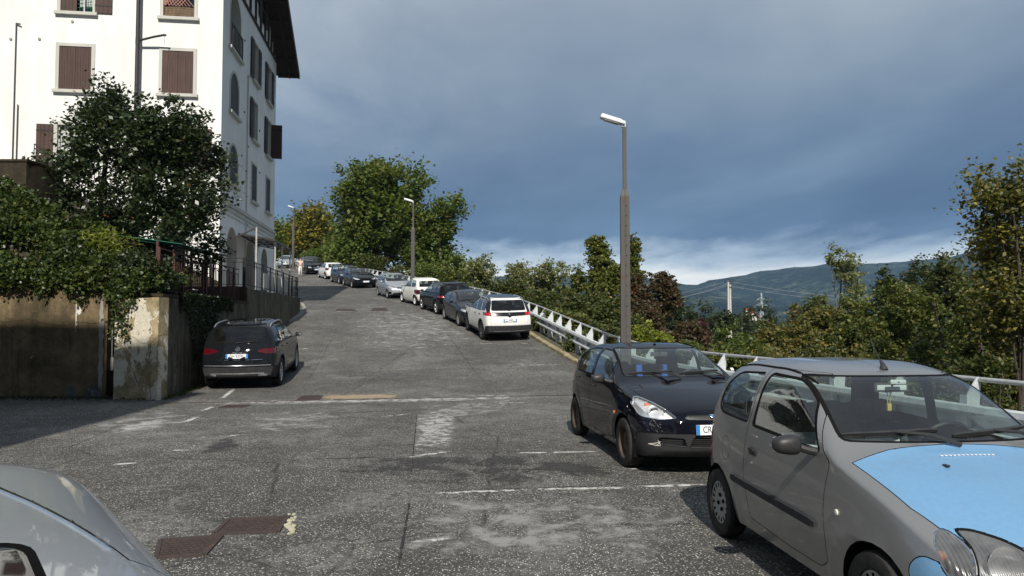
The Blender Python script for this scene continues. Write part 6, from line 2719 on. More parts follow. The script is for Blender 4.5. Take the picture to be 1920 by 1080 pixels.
# two dark evergreens by the left-hand wall
tree('evergreen_tree', 'dark glossy evergreen tree with the taller pointed top, left of its twin', 204, 198, 20.2, 188, 'evergreen', 19000, .125, 'ragged', crown0=.12, nclump=700, tr=.13, zb=2.1, gap=.5, lobes=34, shoots=14, group='evergreens before the white house', clump=.20)
tree('evergreen_tree', 'dark evergreen tree with a forked trunk nearest the corner of the white house', 328, 226, 19.6, 214, 'evergreen', 21000, .125, 'ragged', crown0=.13, nclump=760, tr=.17, zb=2.1, gap=.5, lobes=38, shoots=14, group='evergreens before the white house', clump=.20)


def spray(name, label, cat, fn, n, leaf, m, seed, kind=None, aspect=1.2, group=None):
    C = np.array([fn(k) for k in range(n)])
    o = leaves_mesh(name, C, leaf, m, seed, up=.1, aspect=aspect)
    return setp(o, label=label, cat=cat, kind=kind, group=group)


rv_ = random.Random(5)
crest = lambda x: float(np.interp(x, [-16, -12.4, -11.3, -10.4, -9.6, -8.6, -7.8], [5.9, 5.2, 4.5, 4.05, 3.65, 3.0, 2.45]))


def ivy_bank(k):
    x = rv_.uniform(-13.2, -7.85)
    c = crest(x) + .28 * mnoise.noise(Vector((x * 1.7, 3, 1)))
    f = rv_.random()
    while mnoise.noise(Vector((x * 2.6, f * 7, 2.2))) < -.18 and rv_.random() < .85:
        x, f = rv_.uniform(-13.2, -7.85), rv_.random()
    c = crest(x) + .28 * mnoise.noise(Vector((x * 1.7, 3, 1)))
    lump = .42 * mnoise.noise(Vector((x * 1.5, f * 4, 7.7)))
    y = 16.75 + f * 1.7 - lump - .25 * math.sin(f * 3.1)
    z = 2.45 + (c - 2.45) * (f**.8) + lump * .5
    return (x + rv_.gauss(0, .05), y + rv_.gauss(0, .10), z + rv_.gauss(0, .07))


spray('ivy', 'thick sunlit ivy piled over the top of the ochre wall', 'ivy', ivy_bank, 30000, .088, L_['ivy'], 21)
strands = []
for i in range(90):
    x = rv_.uniform(-12.9, -8.0)
    ln = abs(rv_.gauss(0, .28)) + .08
    if -9.35 < x < -8.25:
        ln = rv_.uniform(.3, 1.75) if x < -8.5 else rv_.uniform(.1, .9)
    if x < -12.3:
        ln += rv_.uniform(.1, .7)
    strands.append((x, ln, rv_.uniform(-.08, .12)))


def ivy_drape(k):
    x, ln, dr = strands[k % len(strands)]
    f = rv_.random()
    y = 16.70 if x < -9.1 else (16.95 if x < -8.75 else 16.25)
    return (x + dr * f * ln + rv_.gauss(0, .055), y + rv_.gauss(0, .045), 2.85 - f * ln + rv_.gauss(0, .04))


spray('hanging_ivy', 'ivy strands hanging down over the wall face and the dark recess', 'ivy', ivy_drape, 8500, .075, L_['ivy'], 22)


def creeper(k):
    y = rv_.uniform(17.6, 22.6)
    lim = 1.5 * math.exp(-((y - 19.4) / 1.1)**2) + .35 + .4 * mnoise.noise(Vector((y * 1.3, 0, 0)))
    f = rv_.random()**1.5
    return (LW(y) + .06 + abs(rv_.gauss(0, .035)), y, 2.40 - f * lim)


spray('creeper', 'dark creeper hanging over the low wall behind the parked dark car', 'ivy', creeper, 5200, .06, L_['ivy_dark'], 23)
# shrub on the bank between the ivy and the fence
def shrub_fn(cx, cy, cz, rx, ry, rz):
    def f(k):
        a, b = rv_.uniform(0, 6.283), math.acos(rv_.uniform(-1, 1))
        r = rv_.random()**.4
        q = Vector((math.sin(b) * math.cos(a), math.sin(b) * math.sin(a), math.cos(b)))
        r *= 1 + .35 * mnoise.noise(q * 2.3 + Vector((cx, cy, 0)))
        return (cx + q.x * rx * r, cy + q.y * ry * r, cz + q.z * rz * r)
    return f


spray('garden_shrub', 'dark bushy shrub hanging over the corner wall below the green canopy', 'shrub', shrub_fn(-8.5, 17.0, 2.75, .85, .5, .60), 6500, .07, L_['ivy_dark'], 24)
spray('garden_shrub', 'yellow-green spiky plant on the ivy bank under the evergreens', 'shrub', shrub_fn(-9.7, 17.7, 3.6, .75, .4, .40), 500, .12, L_['bright'], 25, aspect=4.5)
spray('garden_shrub', 'small bramble shoots against the sky above the dark pier', 'shrub', shrub_fn(-12.6, 19.9, 5.95, .55, .3, .35), 420, .08, L_['evergreen'], 26)
spray('weeds', 'low weeds and moss at the foot of the low wall by the dark car', 'weeds', lambda k: (LW(16.4 + (k % 700) / 700 * 8) + .08 + abs(rv_.gauss(0, .10)), 16.4 + (k % 700) / 700 * 8 + rv_.uniform(-.1, .1), gz(16.4 + (k % 700) / 700 * 8) + .01 + abs(rv_.gauss(0, .02))), 2600, .035, L_['ivy'], 27, kind='stuff')
spray('weeds', 'thin weeds and grit along the foot of the ochre and pale walls', 'weeds', lambda k: (rv_.uniform(-13.5, -7.7), 16.70 - abs(rv_.gauss(0, .06)) - .35 * (k % 700 > 560), .012 + abs(rv_.gauss(0, .025))), 1500, .04, L_['ivy_dark'], 28, kind='stuff')
# soil under the ivy
mb = MB()
xs_ = np.linspace(-20, -8.75, 30)
vs, fs = [], []
for x in xs_:
    c = crest(x) - .3
    for (yy, zz) in ((16.98, 2.5), (17.25, lerp(2.4, c, .45)), (18.3, c), (19.6, c - .25), (20.5, 2.0)):
        vs.append((x, yy, zz))
for i in range(len(xs_) - 1):
    for k in range(4):
        fs.append((i * 5 + k, (i + 1) * 5 + k, (i + 1) * 5 + k + 1, i * 5 + k + 1))
setp(mesh_obj('earth_bank', vs, fs, bpy.data.materials['garden_soil'], smooth=True), kind='structure')

# --- up the road
tree('big_tree', 'biggest leafy green tree beyond the bend of the road', 712, 300, 78, 225, 'acacia', 36000, .42, crown0=.06, nclump=800, tr=.45, zb=5.0, gap=.30, lobes=20, depth=.9, group='trees beyond the bend', clump=.62, twigs=60)
tree('big_tree', 'green tree with visible pale limbs, just right of the biggest tree', 826, 360, 74, 135, 'acacia', 21000, .38, crown0=.03, nclump=480, tr=.30, zb=3.4, gap=.5, lobes=16, depth=.9, group='trees beyond the bend', clump=.5, bark='bark_pale', twigs=60)
tree('yellowing_tree', 'round yellowing tree left of the farthest lamp by the white house', 585, 388, 108, 112, 'yellowing', 17000, .5, crown0=.0, nclump=420, tr=.4, zb=8.0, lobes=13, depth=.8, group='trees beyond the bend', clump=.7)
tree('green_tree', 'green tree partly behind the corner of the white house', 528, 415, 112, 86, 'acacia', 10000, .5, crown0=.0, nclump=160, tr=.3, zb=8.0, lobes=9, depth=.8, group='trees beyond the bend', clump=.7)
tree('round_bush', 'smooth round green bush behind the parked cars at the top of the road', 592, 458, 95, 84, 'acacia', 6000, .22, 'bush', 0, zb=8.2, nclump=160, lobes=8, depth=.7, clump=.35, cat='bush')
tree('hedge_bush', 'low bright bush behind the dark blue car on the bend', 650, 466, 86, 60, 'bright', 2600, .26, 'bush', 0, zb=7.2, nclump=90, lobes=6, cat='bush')
tree('hedge_bush', 'low green bush below the left side of the biggest tree', 628, 438, 96, 50, 'pale', 3000, .3, 'bush', 0, zb=7.4, nclump=90, lobes=6, cat='bush')
tree('hedge_bush', 'dark low bush at the foot of the biggest tree', 706, 470, 72, 90, 'hedge', 5200, .22, 'bush', 0, zb=5.4, nclump=160, lobes=8, cat='bush')
tree('hedge_bush', 'leafy bush behind the small silver car', 668, 480, 76, 64, 'acacia', 4200, .22, 'bush', 0, zb=5.6, nclump=140, lobes=8, cat='bush')
tree('hedge_bush', 'bright green bush to the right of the second lamp post', 805, 478, 62, 80, 'acacia', 6500, .19, 'bush', 0, zb=3.0, nclump=170, lobes=8, cat='bush')
tree('hedge_bush', 'green bush between the second lamp and the small white car', 852, 492, 56, 66, 'mixed', 5200, .18, 'bush', 0, zb=2.0, nclump=150, lobes=7, cat='bush')
tree('hedge_bush', 'dark bush behind the guard rail left of the second lamp', 748, 490, 66, 56, 'hedge', 4200, .18, 'bush', 0, zb=3.8, nclump=130, lobes=7, cat='bush')

# --- along the guard rail and down the bank (px, top y, Y, width px, leaf kind, shape, label)
bank = [
    (905, 485, 62, 92, 'pale', 'round', 'pale frothy tree behind the parked cars, left of the row', .19, 9500),
    (968, 492, 64, 70, 'pale', 'round', 'pale green tree in the middle of the row behind the parked cars', .19, 7000),
    (1032, 488, 60, 96, 'pale', 'round', 'pale spreading tree with a broad crown above the guard rail', .19, 9500),
    (1082, 508, 54, 54, 'mixed', 'round', 'small mixed green tree left of the poplars', .18, 4500),
    (1122, 454, 50, 66, 'poplar', 'column', 'left one of two slender poplars by the tall near lamp', .17, 8500),
    (1186, 458, 52, 50, 'poplar', 'column', 'right one of two slender poplars, behind the tall near lamp', .17, 7000),
    (1150, 500, 47, 60, 'poplar', 'round', 'leafy young tree between the two poplars', .17, 5500),
    (880, 540, 47, 90, 'mixed', 'bush', 'green bush behind the dark compact car', .15, 7500),
    (950, 530, 44, 100, 'hedge', 'bush', 'dark green bush behind the white crossover', .15, 8500),
    (1020, 545, 40, 110, 'hedge', 'bush', 'wide brown-green bush right of the white crossover', .14, 10500),
    (1090, 548, 36, 96, 'hedge', 'bush', 'brown-green bush above the far end of the white rail posts', .13, 9500),
    (1150, 560, 32, 90, 'hedge', 'bush', 'dark bush directly left of the tall near lamp', .12, 9500),
    (1055, 585, 30, 92, 'mixed', 'bush', 'leafy bush just over the guard rail right of the white crossover', .11, 9000),
    (1120, 606, 25.5, 86, 'hedge', 'bush', 'low bush over the guard rail behind the dark blue hatchback', .10, 8000),
    (1192, 520, 41, 74, 'russet', 'round', 'russet-brown tree just right of the tall near lamp', .14, 8500),
    (1240, 514, 44, 56, 'russet', 'round', 'russet tree with a wine-red side, second right of the near lamp', .15, 6500),
    (1205, 566, 35, 66, 'russet', 'bush', 'low russet bush at the foot of the near lamp', .12, 6500),
    (1228, 602, 27, 74, 'bright', 'bush', 'lime-green bush above the roof of the dark blue hatchback', .115, 5200),
    (1296, 598, 34, 90, 'russet', 'bush', 'dull russet bush right of the lime-green bush', .13, 8500),
    (1322, 598, 36, 40, 'wine', 'bush', 'small wine-red bush below the twin concrete poles', .12, 2800),
    (1372, 612, 32, 92, 'acacia', 'bush', 'fresh green bush right of the twin concrete poles', .12, 8000),
    (1300, 640, 24, 84, 'mixed', 'bush', 'low mixed bush right of the dark blue hatchback roof', .10, 6500),
    (1370, 650, 20, 84, 'mixed', 'bush', 'low green bush in front of the rail between the two near cars', .09, 6500),
    (1440, 600, 33, 92, 'olive', 'bush', 'olive bush under the distant pylon', .13, 8500),
    (1500, 590, 36, 84, 'olive', 'bush', 'olive-gold bush right of the distant white house', .13, 8000),
    (1470, 632, 24, 96, 'olive', 'bush', 'golden-brown low bush above the grey car roof', .10, 8000),
    (1545, 578, 40, 78, 'olive', 'round', 'brownish tree below the slender thin tree', .15, 7500),
    (1580, 474, 45, 92, 'pale', 'round', 'slender thin tree with airy crown standing above the scrub', .15, 2600),
    (1604, 560, 36, 96, 'mixed', 'round', 'green tree right below the slender thin tree', .14, 8500),
    (1560, 628, 22, 110, 'olive', 'bush', 'golden-green bush behind the grey car, left part', .095, 9500),
    (1655, 508, 55, 76, 'dark_round', 'round', 'dark tree left of the darkest round top', .19, 7000),
    (1725, 488, 56, 92, 'dark_round', 'round', 'darkest round-topped tree below the mountain ridge', .19, 8500),
    (1690, 535, 34, 120, 'mixed', 'round', 'bushy green tree in front of the dark round-topped trees', .13, 10500),
    (1650, 620, 23, 110, 'mixed', 'bush', 'green bush behind the windscreen of the grey car', .10, 10000),
    (1770, 478, 34, 110, 'hedge', 'round', 'dense dark tree left of the near right-hand tree', .13, 11000),
    (1740, 610, 21, 120, 'hedge', 'bush', 'dense dark bush behind the roof aerial of the grey car', .095, 11000),
    (1825, 505, 26, 140, 'mixed', 'bush', 'broad green bush with pale leaf tips near the right edge', .11, 12000),
    (1835, 650, 17.5, 130, 'hedge', 'bush', 'dark low bush behind the tube rail at the right edge', .085, 11000),
    (1905, 540, 20, 120, 'gold_green', 'bush', 'leafy bush with yellow tips at the right edge', .10, 8500),
    (1950, 520, 24, 150, 'mixed', 'round', 'tall bush running out of the frame at the right', .11, 9500),
    (1700, 662, 18, 120, 'mixed', 'bush', 'low green bush just over the rail behind the grey car', .085, 8500),
    (1590, 668, 17, 110, 'olive', 'bush', 'low olive bush just over the rail behind the grey car roof', .085, 7500),
    (1460, 664, 17, 96, 'olive', 'bush', 'low brown-green bush left of the grey car roof', .085, 6500),
]
for i, (px, yt, Y, w, lm, sh, lb, lf, n) in enumerate(bank):
    x = P(px, yt, Y).x
    bush = sh == 'bush'
    airy = 'airy' in lb
    tree('roadside_bush' if bush else ('poplar_tree' if 'poplar' in lb and 'left of' not in lb else 'bank_tree'), lb, px, yt, Y, w * 1.35, lm, int(n * 1.5), lf * 1.25, sh, 0.12 if bush else (.30 if not airy else .45), 'bush' if bush else 'tree',
         'trees and bushes down the bank beyond the guard rail', nclump=max(110, n // 20), lobes=8 if bush else 11, depth=1.0, gap=.55 if airy else .18, clump=max(.12, w / 2 / F * Y * .12), multi=3 if bush else 1, twigs=20 if not airy else 120,
         bark='bark_pale' if (airy or lm in ('olive', 'pale')) else 'bark', tophi=1.04)
# the near tree at the right edge: thin lower golden boughs, darker top
tree('near_tree', 'tall thin-leaved tree at the right edge with a yellow lower crown', 1900, 262, 17.5, 200, 'gold_green', 12000, .12, 'round', .36, zb=-3.0, nclump=210, lobes=15, gap=.5, clump=.22, tr=.11, twigs=150, seed=77)
tree('near_tree', 'spreading golden bough tree below the tall one at the right edge', 1868, 398, 18.5, 150, 'golden', 3600, .11, 'round', .72, zb=-3.0, nclump=90, lobes=8, gap=.4, clump=.18, tr=.08, twigs=80, seed=78)

# far trees in the valley
for i, (px, yt, Y, w, lm, lb) in enumerate([(1312, 550, 130, 112, 'dark_round', 'broad round dark tree before the hills, left of the twin poles'), (1392, 566, 140, 90, 'dark_round', 'low rounded dark tree behind the twin concrete poles'),
                                             (1430, 566, 160, 60, 'dark_round', 'dark tree at the foot of the distant pylon'), (1262, 560, 120, 60, 'dark_round', 'dark tree behind the russet trees before the hills'),
                                             (1490, 572, 120, 70, 'olive', 'hazy olive tree right of the distant pylon'), (1530, 556, 110, 60, 'mixed', 'green tree in the valley left of the slender thin tree'),
                                             (1350, 585, 110, 70, 'dark_round', 'low dark tree behind the small far shed')]):
    tree('valley_tree', lb, px, yt, Y, w * 1.1, lm, 9000, .5, 'bush' if i < 3 else 'round', .05, group='trees in the valley', nclump=190, lobes=10, clump=.55, tophi=1.03)


# distant wood as one mass
def far_wood():
    rg = np.random.RandomState(9)
    pts = []
    sizes = []
    for i in range(900):
        Y = rg.uniform(190, 900)
        x = rg.uniform(.03, .72) * Y + rg.normal() * 20
        z = -13 + (Y - 190) * .004
        r = rg.uniform(3, 6.5)
        h = rg.uniform(6, 11)
        m = 60
        d = rg.normal(size=(m, 3))
        d /= np.linalg.norm(d, axis=1)[:, None]
        d[:, 2] = np.abs(d[:, 2])
        pts.append(np.array([x, Y, z + h * .25]) + d * np.array([r, r, h * .75]) * rg.uniform(.75, 1.05, m)[:, None])
        sizes.append(rg.uniform(1.2, 2.6, m))
    C = np.concatenate(pts)
    o = leaves_mesh('distant_wood', C, 2, L_['dark_round'], 9, sizes=np.concatenate(sizes), aspect=1.2)
    setp(o, label='distant dark woodland on the valley floor', cat='woodland', kind='stuff')


far_wood()

# ------------------------------------------------------------------ hills
RIDGE_PX = [(-2500, 500), (-1200, 480), (-300, 505), (300, 515), (700, 520), (1000, 518), (1180, 516), (1250, 526), (1288, 534), (1308, 534), (1330, 525), (1360, 522), (1400, 515), (1425, 508), (1455, 506),
            (1490, 501), (1530, 499), (1556, 494), (1600, 494), (1640, 494), (1690, 491), (1735, 487), (1780, 482), (1820, 472), (1860, 455), (1920, 446), (2100, 430), (2500, 460), (3200, 440), (4600, 470)]


def hills():
    YR, YB = 3300.0, 1500.0
    pxs = np.concatenate([np.arange(-2500, 1000, 60), np.arange(1000, 2200, 7), np.arange(2200, 4600, 60)])
    T_ = 26
    vs, fs = [], []
    for px in pxs:
        yp = np.interp(px, [r[0] for r in RIDGE_PX], [r[1] for r in RIDGE_PX])
        top = P(px, yp, YR)
        ang = (px - 960) / F
        for k in range(T_ + 1):
            t = k / T_
            Y = lerp(YB, YR, t)
            x = ang * Y
            f = t**1.15
            z = lerp(-14, top.z, f)
            nv = mnoise.fractal(Vector((x * .0016, Y * .0011, 2.0)), 1.0, 2.0, 6)
            spur = abs(math.sin(x * .0030 + Y * .0009 + 1.6 * mnoise.noise(Vector((x * .0008, 0, 4)))))
            z += (nv * 95 - spur * 85) * math.sin(math.pi * min(1, t * 1.0))
            if k == T_:
                z = top.z + 3.5 * mnoise.noise(Vector((x * .012, 0, 0))) + 2.0 * mnoise.noise(Vector((x * .05, 0, 0)))
            vs.append((x, Y, z))
        vs.append((ang * 3450, 3450, top.z * .7))
        vs.append((ang * 3700, 3700, -20))
    n = T_ + 3
    for i in range(len(pxs) - 1):
        for k in range(n - 1):
            fs.append((i * n + k, (i + 1) * n + k, (i + 1) * n + k + 1, i * n + k + 1))
    m, t, out = mat('wooded_hillside')
    pos = geo_pos(t)
    a = t.noise(pos, .006, 8, .68)
    b = t.noise(pos, .035, 6, .7)
    c = t.ramp(t.math('ADD', t.math('MULTIPLY', a, .5), t.math('MULTIPLY', b, .5)), [(.38, (.003, .008, .010)), (.50, (.010, .020, .017)), (.55, (.034, .050, .034)), (.64, (.12, .13, .085))])
    p = principled(t, c, .95)
    t.put(p, 'Specular IOR Level', .1)
    t.put(p, 'Normal', bump(t, b, 1.0, 14))
    t.l.new(p.outputs[0], out.inputs[0])
    setp(mesh_obj('hills', vs, fs, m, smooth=True), kind='structure')


hills()

# ------------------------------------------------------------------ things in the valley
def far_house(px, ytop, ybase, Y, wpx, wallc, roofc, label, flip=False):
    a, b = P(px - wpx / 2, ybase, Y), P(px + wpx / 2, ybase, Y)
    top = P(px, ytop, Y).z
    root = empty('distant_house', (P(px, ybase, Y).x, Y, a.z), label=label, cat='house')
    w = (b.x - a.x) / 2
    h = top - a.z
    he = h * .58
    d = w * .8
    mb = MB()
    mb.prism([(-w, -4), (w, -4), (w, he), (0, h), (-w, he)] if flip else [(-w, -4), (w, -4), (w, he), (-w, he)], 0, d * 2, lambda p, q, r: Vector((p, r, q)))
    mb.build('wall', wallc, root, fixn=True)
    mb = MB()
    if flip:
        for s in (-1, 1):
            mb.prism([(0, h + .25), (s * (w + .5), he - .1), (s * (w + .5), he - .35), (0, h)], -.5, d * 2 + .5, lambda p, q, r: Vector((p, r, q)))
    else:
        mb.prism([(-.5, he - .1), (d, h), (2 * d + .5, he - .1), (d, h - .3)], -w - .4, w + .4, lambda p, q, r: Vector((r, p, q)))
    mb.build('roof', roofc, root, fixn=True)
    for k in (-.5, .5):
        mb = MB()
        mb.box((k * w, -.03, he * .55), (w * .22, .06, he * .35))
        mb.build('window', M['window_glass'], root)
    return root


far_white = simple('far_white_wall', (.78, .77, .73), .9)
far_red = simple('far_red_roof', (.34, .07, .04), .9, var=.2)
far_brown = simple('far_brown_roof', (.12, .09, .07), .9, var=.2)
far_house(1412, 584, 607, 175, 14, far_white, far_red, 'small white house with a red roof beyond the twin poles', flip=True)
far_house(1352, 592, 606, 150, 22, far_white, far_brown, 'low white shed with a brown roof left of the twin poles')
far_house(1405, 578, 586, 420, 12, far_white, far_red, 'tiny pale house in the valley above the red-roofed one')

tw = empty('twin_pole', (P(1368, 605, 118).x, 118, P(1368, 606, 118).z - 6), label='pair of pale concrete poles carrying cables before the hills', cat='utility pole')
h_ = P(1368, 524, 118).z - tw.location.z
mb = MB()
mb.tube([(-.16, 0, 0), (-.14, 0, h_ - .4)], [.22, .14], 10)
mb.build('pole', simple('pale_concrete', (.52, .50, .45), .9, var=.1), tw)
mb = MB()
mb.tube([(.28, .3, 0), (.22, .2, h_ - .8)], [.22, .14], 10)
mb.build('pole', bpy.data.materials['pale_concrete'], tw)
mb = MB()
for z_ in (h_ - .35, h_ - 1.2):
    mb.box((0, 0, z_), (1.3 if z_ > h_ - 1 else .9, .12, .12))
for x_ in (-.6, 0, .6):
    mb.tube([(x_, 0, h_ - .35), (x_, 0, h_ + .1)], .05, 6)
mb.build('crossarm', M['rust_plate'], tw)
mb = MB()
for (x0_, z0_), (x1_, z1_) in [((tw.location.x, -.2), (tw.location.x - 16, -3.2)), ((tw.location.x, -.9), (tw.location.x - 16, -4.0)), ((tw.location.x, -.3), (tw.location.x + 30, -2.8)), ((tw.location.x, -1.0), (tw.location.x + 30, -3.4)), ((tw.location.x, -.6), (tw.location.x - 16, -4.6))]:
    pts = []
    for k in range(15):
        f = k / 14
        pts.append((lerp(x0_, x1_, f), 118 + 10 * f, tw.location.z + h_ + lerp(z0_, z1_, f) - 1.1 * 4 * f * (1 - f) * .5))
    mb.tube(pts, .022, 4)
o = mb.build('power_lines', simple('cable_grey', (.32, .33, .34), .6), None)
setp(o, label='thin overhead cables either side of the twin concrete poles', cat='cables', kind='stuff')
tw2 = empty('cable_post', (P(1391, 590, 112).x, 112, -12), label='thin brown wooden post right of the twin concrete poles', cat='utility pole')
mb = MB()
mb.tube([(0, 0, 0), (0, 0, P(1391, 577, 112).z + 12)], [.12, .08], 8)
mb.build('post', M['bark'], tw2)

# lattice pylon
py_ = empty('pylon', (P(1428, 590, 800).x, 800, -20), label='far lattice electricity pylon with three pairs of arms', cat='pylon')
top_ = P(1428, 549, 800).z + 20
sc = .3
mb = MB()
def pw(z):
    return lerp(4.2, .7, min(1, z / (top_ * .72))) if z < top_ * .72 else lerp(.7, .35, (z - top_ * .72) / (top_ * .28))
zs_ = list(np.linspace(0, top_, 12))
for i in range(11):
    a, b = zs_[i], zs_[i + 1]
    for sx_ in (-1, 1):
        for sy_ in (-1, 1):
            mb.beam((sx_ * pw(a), sy_ * pw(a), a), (sx_ * pw(b), sy_ * pw(b), b), sc)
    for s_ in (-1, 1):
        mb.beam((-pw(a), s_ * pw(a), a), (pw(b), s_ * pw(b), b), sc * .6)
        mb.beam((pw(a), s_ * pw(a), a), (-pw(b), s_ * pw(b), b), sc * .6)
for f, w_ in ((.74, 6.2), (.86, 4.6)):
    z_ = top_ * f
    mb.beam((-w_, 0, z_), (w_, 0, z_), sc)
    for s_ in (-1, 1):
        mb.beam((s_ * w_, 0, z_), (0, 0, z_ + 2.6), sc * .6)
        mb.beam((s_ * w_, 0, z_), (s_ * w_, 0, z_ - 1.6), sc * .5)
mb.build('lattice', simple('pylon_grey', (.55, .57, .58), .6), py_)

# valley air
hz = MB()
hz.box((0, 1680, 220), (12000, 3950, 490))
m, t, out = mat('haze')
v = t.node('ShaderNodeVolumePrincipled')
v.inputs['Color'].default_value = (.42, .68, 1.0, 1)
v.inputs['Density'].default_value = HAZE_D
v.inputs['Anisotropy'].default_value = 0.2
t.l.new(v.outputs[0], out.inputs['Volume'])
if HAZE_D > 0:
    setp(hz.build('haze', m, fixn=True), kind='stuff')
# ------------------------------------------------------------------ vehicles
PAINT = dict(
    grey=car_paint('grey_car_paint', (.265, .265, .262), .6, .24, .9, .04),
    navy=car_paint('navy_car_paint', (.003, .0035, .008), .0, .30, .9, .018),
    anthracite=car_paint('anthracite_car_paint', (.007, .008, .010), .0, .35, .9, .015),
    silver=car_paint('silver_car_paint', (.42, .44, .46), .7, .34, .8, .06),
    white=car_paint('white_car_paint', (.74, .74, .72), 0, .30, .8, .06),
    cream=car_paint('cream_white_car_paint', (.76, .75, .69), 0, .30, .8, .06),
    black=car_paint('black_car_paint', (.005, .005, .006), .0, .25, .9, .012),
    slate=car_paint('slate_car_paint', (.014, .017, .021), .1, .3, .9, .015),
    darkblue=car_paint('dark_blue_car_paint', (.004, .007, .024), .1, .28, .9, .012),
    sky=car_paint('sky_blue_car_paint', (.15, .32, .52), .15, .30, .7, .16, .08),
)


def lamp_cut(S, name, poly, view, mat_, rim=.006, thr=.05, srange=None, r=.02, seg=3, depth=-.003, rim_mat=None):
    S.cut(name, rounded(poly, r, seg) if r else poly, view, thr=thr, srange=srange, rim=rim, depth=depth, mat=mat_, rim_mat=rim_mat or M['seal'])


def centre_cut(S, name, poly, view, mat_, rim=.006, thr=.05, srange=None, r=.02, depth=-.003, rim_mat=None):
    """poly given for y >= 0; mirrored across the middle"""
    full = poly + [(-a, b) for a, b in poly[::-1]]
    S.cut(name, rounded(full, r, 3) if r else full, view, thr=thr, srange=srange, part='centre', rim=rim, depth=depth, mat=mat_, rim_mat=rim_mat or M['gap'])


def slats(S, root, y0, y1, z0, z1, n, mat_, view='front', th=.012, name='grille_bar', vertical=False):
    for k in range(n):
        f = (k + .5) / n
        if vertical:
            y = lerp(y0, y1, f)
            pts = [(y, z0), (y, z1)]
        else:
            z = lerp(z0, z1, f)
            pts = [(y0, z), (y1, z)]
        strip_on(S, view, pts, th, .006, mat_, name, root, off=.0)


def badge_oval(S, root, view, a, b, rx, rz, m0, m1=None, txt=None, name='badge'):
    p, n = S.hit(view, a, b)
    if p is None:
        return
    zz = Vector((0, 0, 1))
    right = zz.cross(n).normalized()
    up = n.cross(right).normalized()
    Mx = Matrix((right, up, n)).transposed().to_4x4()
    Mx.translation = p + n * .006
    mb = MB()
    mb.lathe([(1.0, 0), (1.0, .008), (.86, .012), (.001, .012)], Mx @ Matrix.Diagonal((rx, rz, 1, 1)), 24, 0)
    o = mb.build(name, m0, root)
    if m1:
        mb = MB()
        mb.lathe([(.84, .0125), (.80, .0145), (.001, .0145)], Mx @ Matrix.Diagonal((rx, rz, 1, 1)), 24, 0)
        o2 = mb.build('badge_field', m1, o)
    if txt:
        text_mesh(txt, rz * 1.5, M['chrome'], 'badge_lettering', o, Mx @ Matrix.Translation((0, 0, .0155)), .0006, squeeze=.9)
    return o



def by_wheel(px, py, tm, L, W, deg, axle='r', side=1):
    """car centre so that a wheel (axle r/f, side +1 = car's left) stands where the photo shows it"""
    T = TEMPLATES[tm]
    a = (L / 2 - (T['rw'] if axle == 'r' else T['fw']) * L / T['L'])
    q = G(px, py)
    h = R(deg)
    hd, lf = Vector((math.cos(h), math.sin(h))), Vector((-math.sin(h), math.cos(h)))
    c = Vector((q.x, q.y)) - hd * a - lf * side * (W / 2 - .10)
    return (c.x, c.y)

# ---- the grey three-door city car with the blue bonnet
def pre_city(S, T):
    # headlight and its separate indicator
    lamp_cut(S, 'indicator', [(0.570, .742), (0.627, .725), (0.667, .665), (0.655, .565), (0.615, .500), (0.583, .520), (0.545, .610), (0.530, .690)], 'front', M['ribbed_lens'], rim=.008, srange=(0, .62), thr=.0, rim_mat=M['chrome'], r=.03)
    lamp_cut(S, 'headlight', [(0.210, .585), (0.265, .655), (0.365, .718), (0.465, .745), (0.540, .742), (0.525, .690), (0.545, .610), (0.565, .555), (0.445, .548), (0.295, .555)], 'front', M['ribbed_lens'], rim=.010, srange=(0, .62), thr=.05, r=.03)
    # bonnet lies inside the lamps
    # bumper with a curved upper line
    S.cut('bumper', rounded([(-.3, .05), (.345, .05), (.335, .34), (.40, .545), (.33, .625), (.22, .605), (.12, .575), (-.3, .575)], [0, 0, 0, .05, .07, .06, .05, 0], 5), 'side', thr=-1.1, part='centre', rim=.006, mat=PAINT['sky'], rim_mat=M['gap'])
    S.cut('rear_bumper', [(3.10, .05), (3.7, .05), (3.7, .50), (3.22, .50), (3.17, .42), (3.165, .30)], 'side', thr=-1.1, part='centre', rim=.006, rim_mat=M['gap'])
    lamp_cut(S, 'tail_light', [(.50, .60), (.50, .86), (.80, .90), (.80, .58)], 'rear', M['red_lens'], srange=(3.0, 3.4), thr=.02)
    S.cut('fuel_flap', ellipse(2.66, .74, .085, .095, 18), 'side', thr=.2, part='mirror', rim=.004, rim_mat=M['gap'])


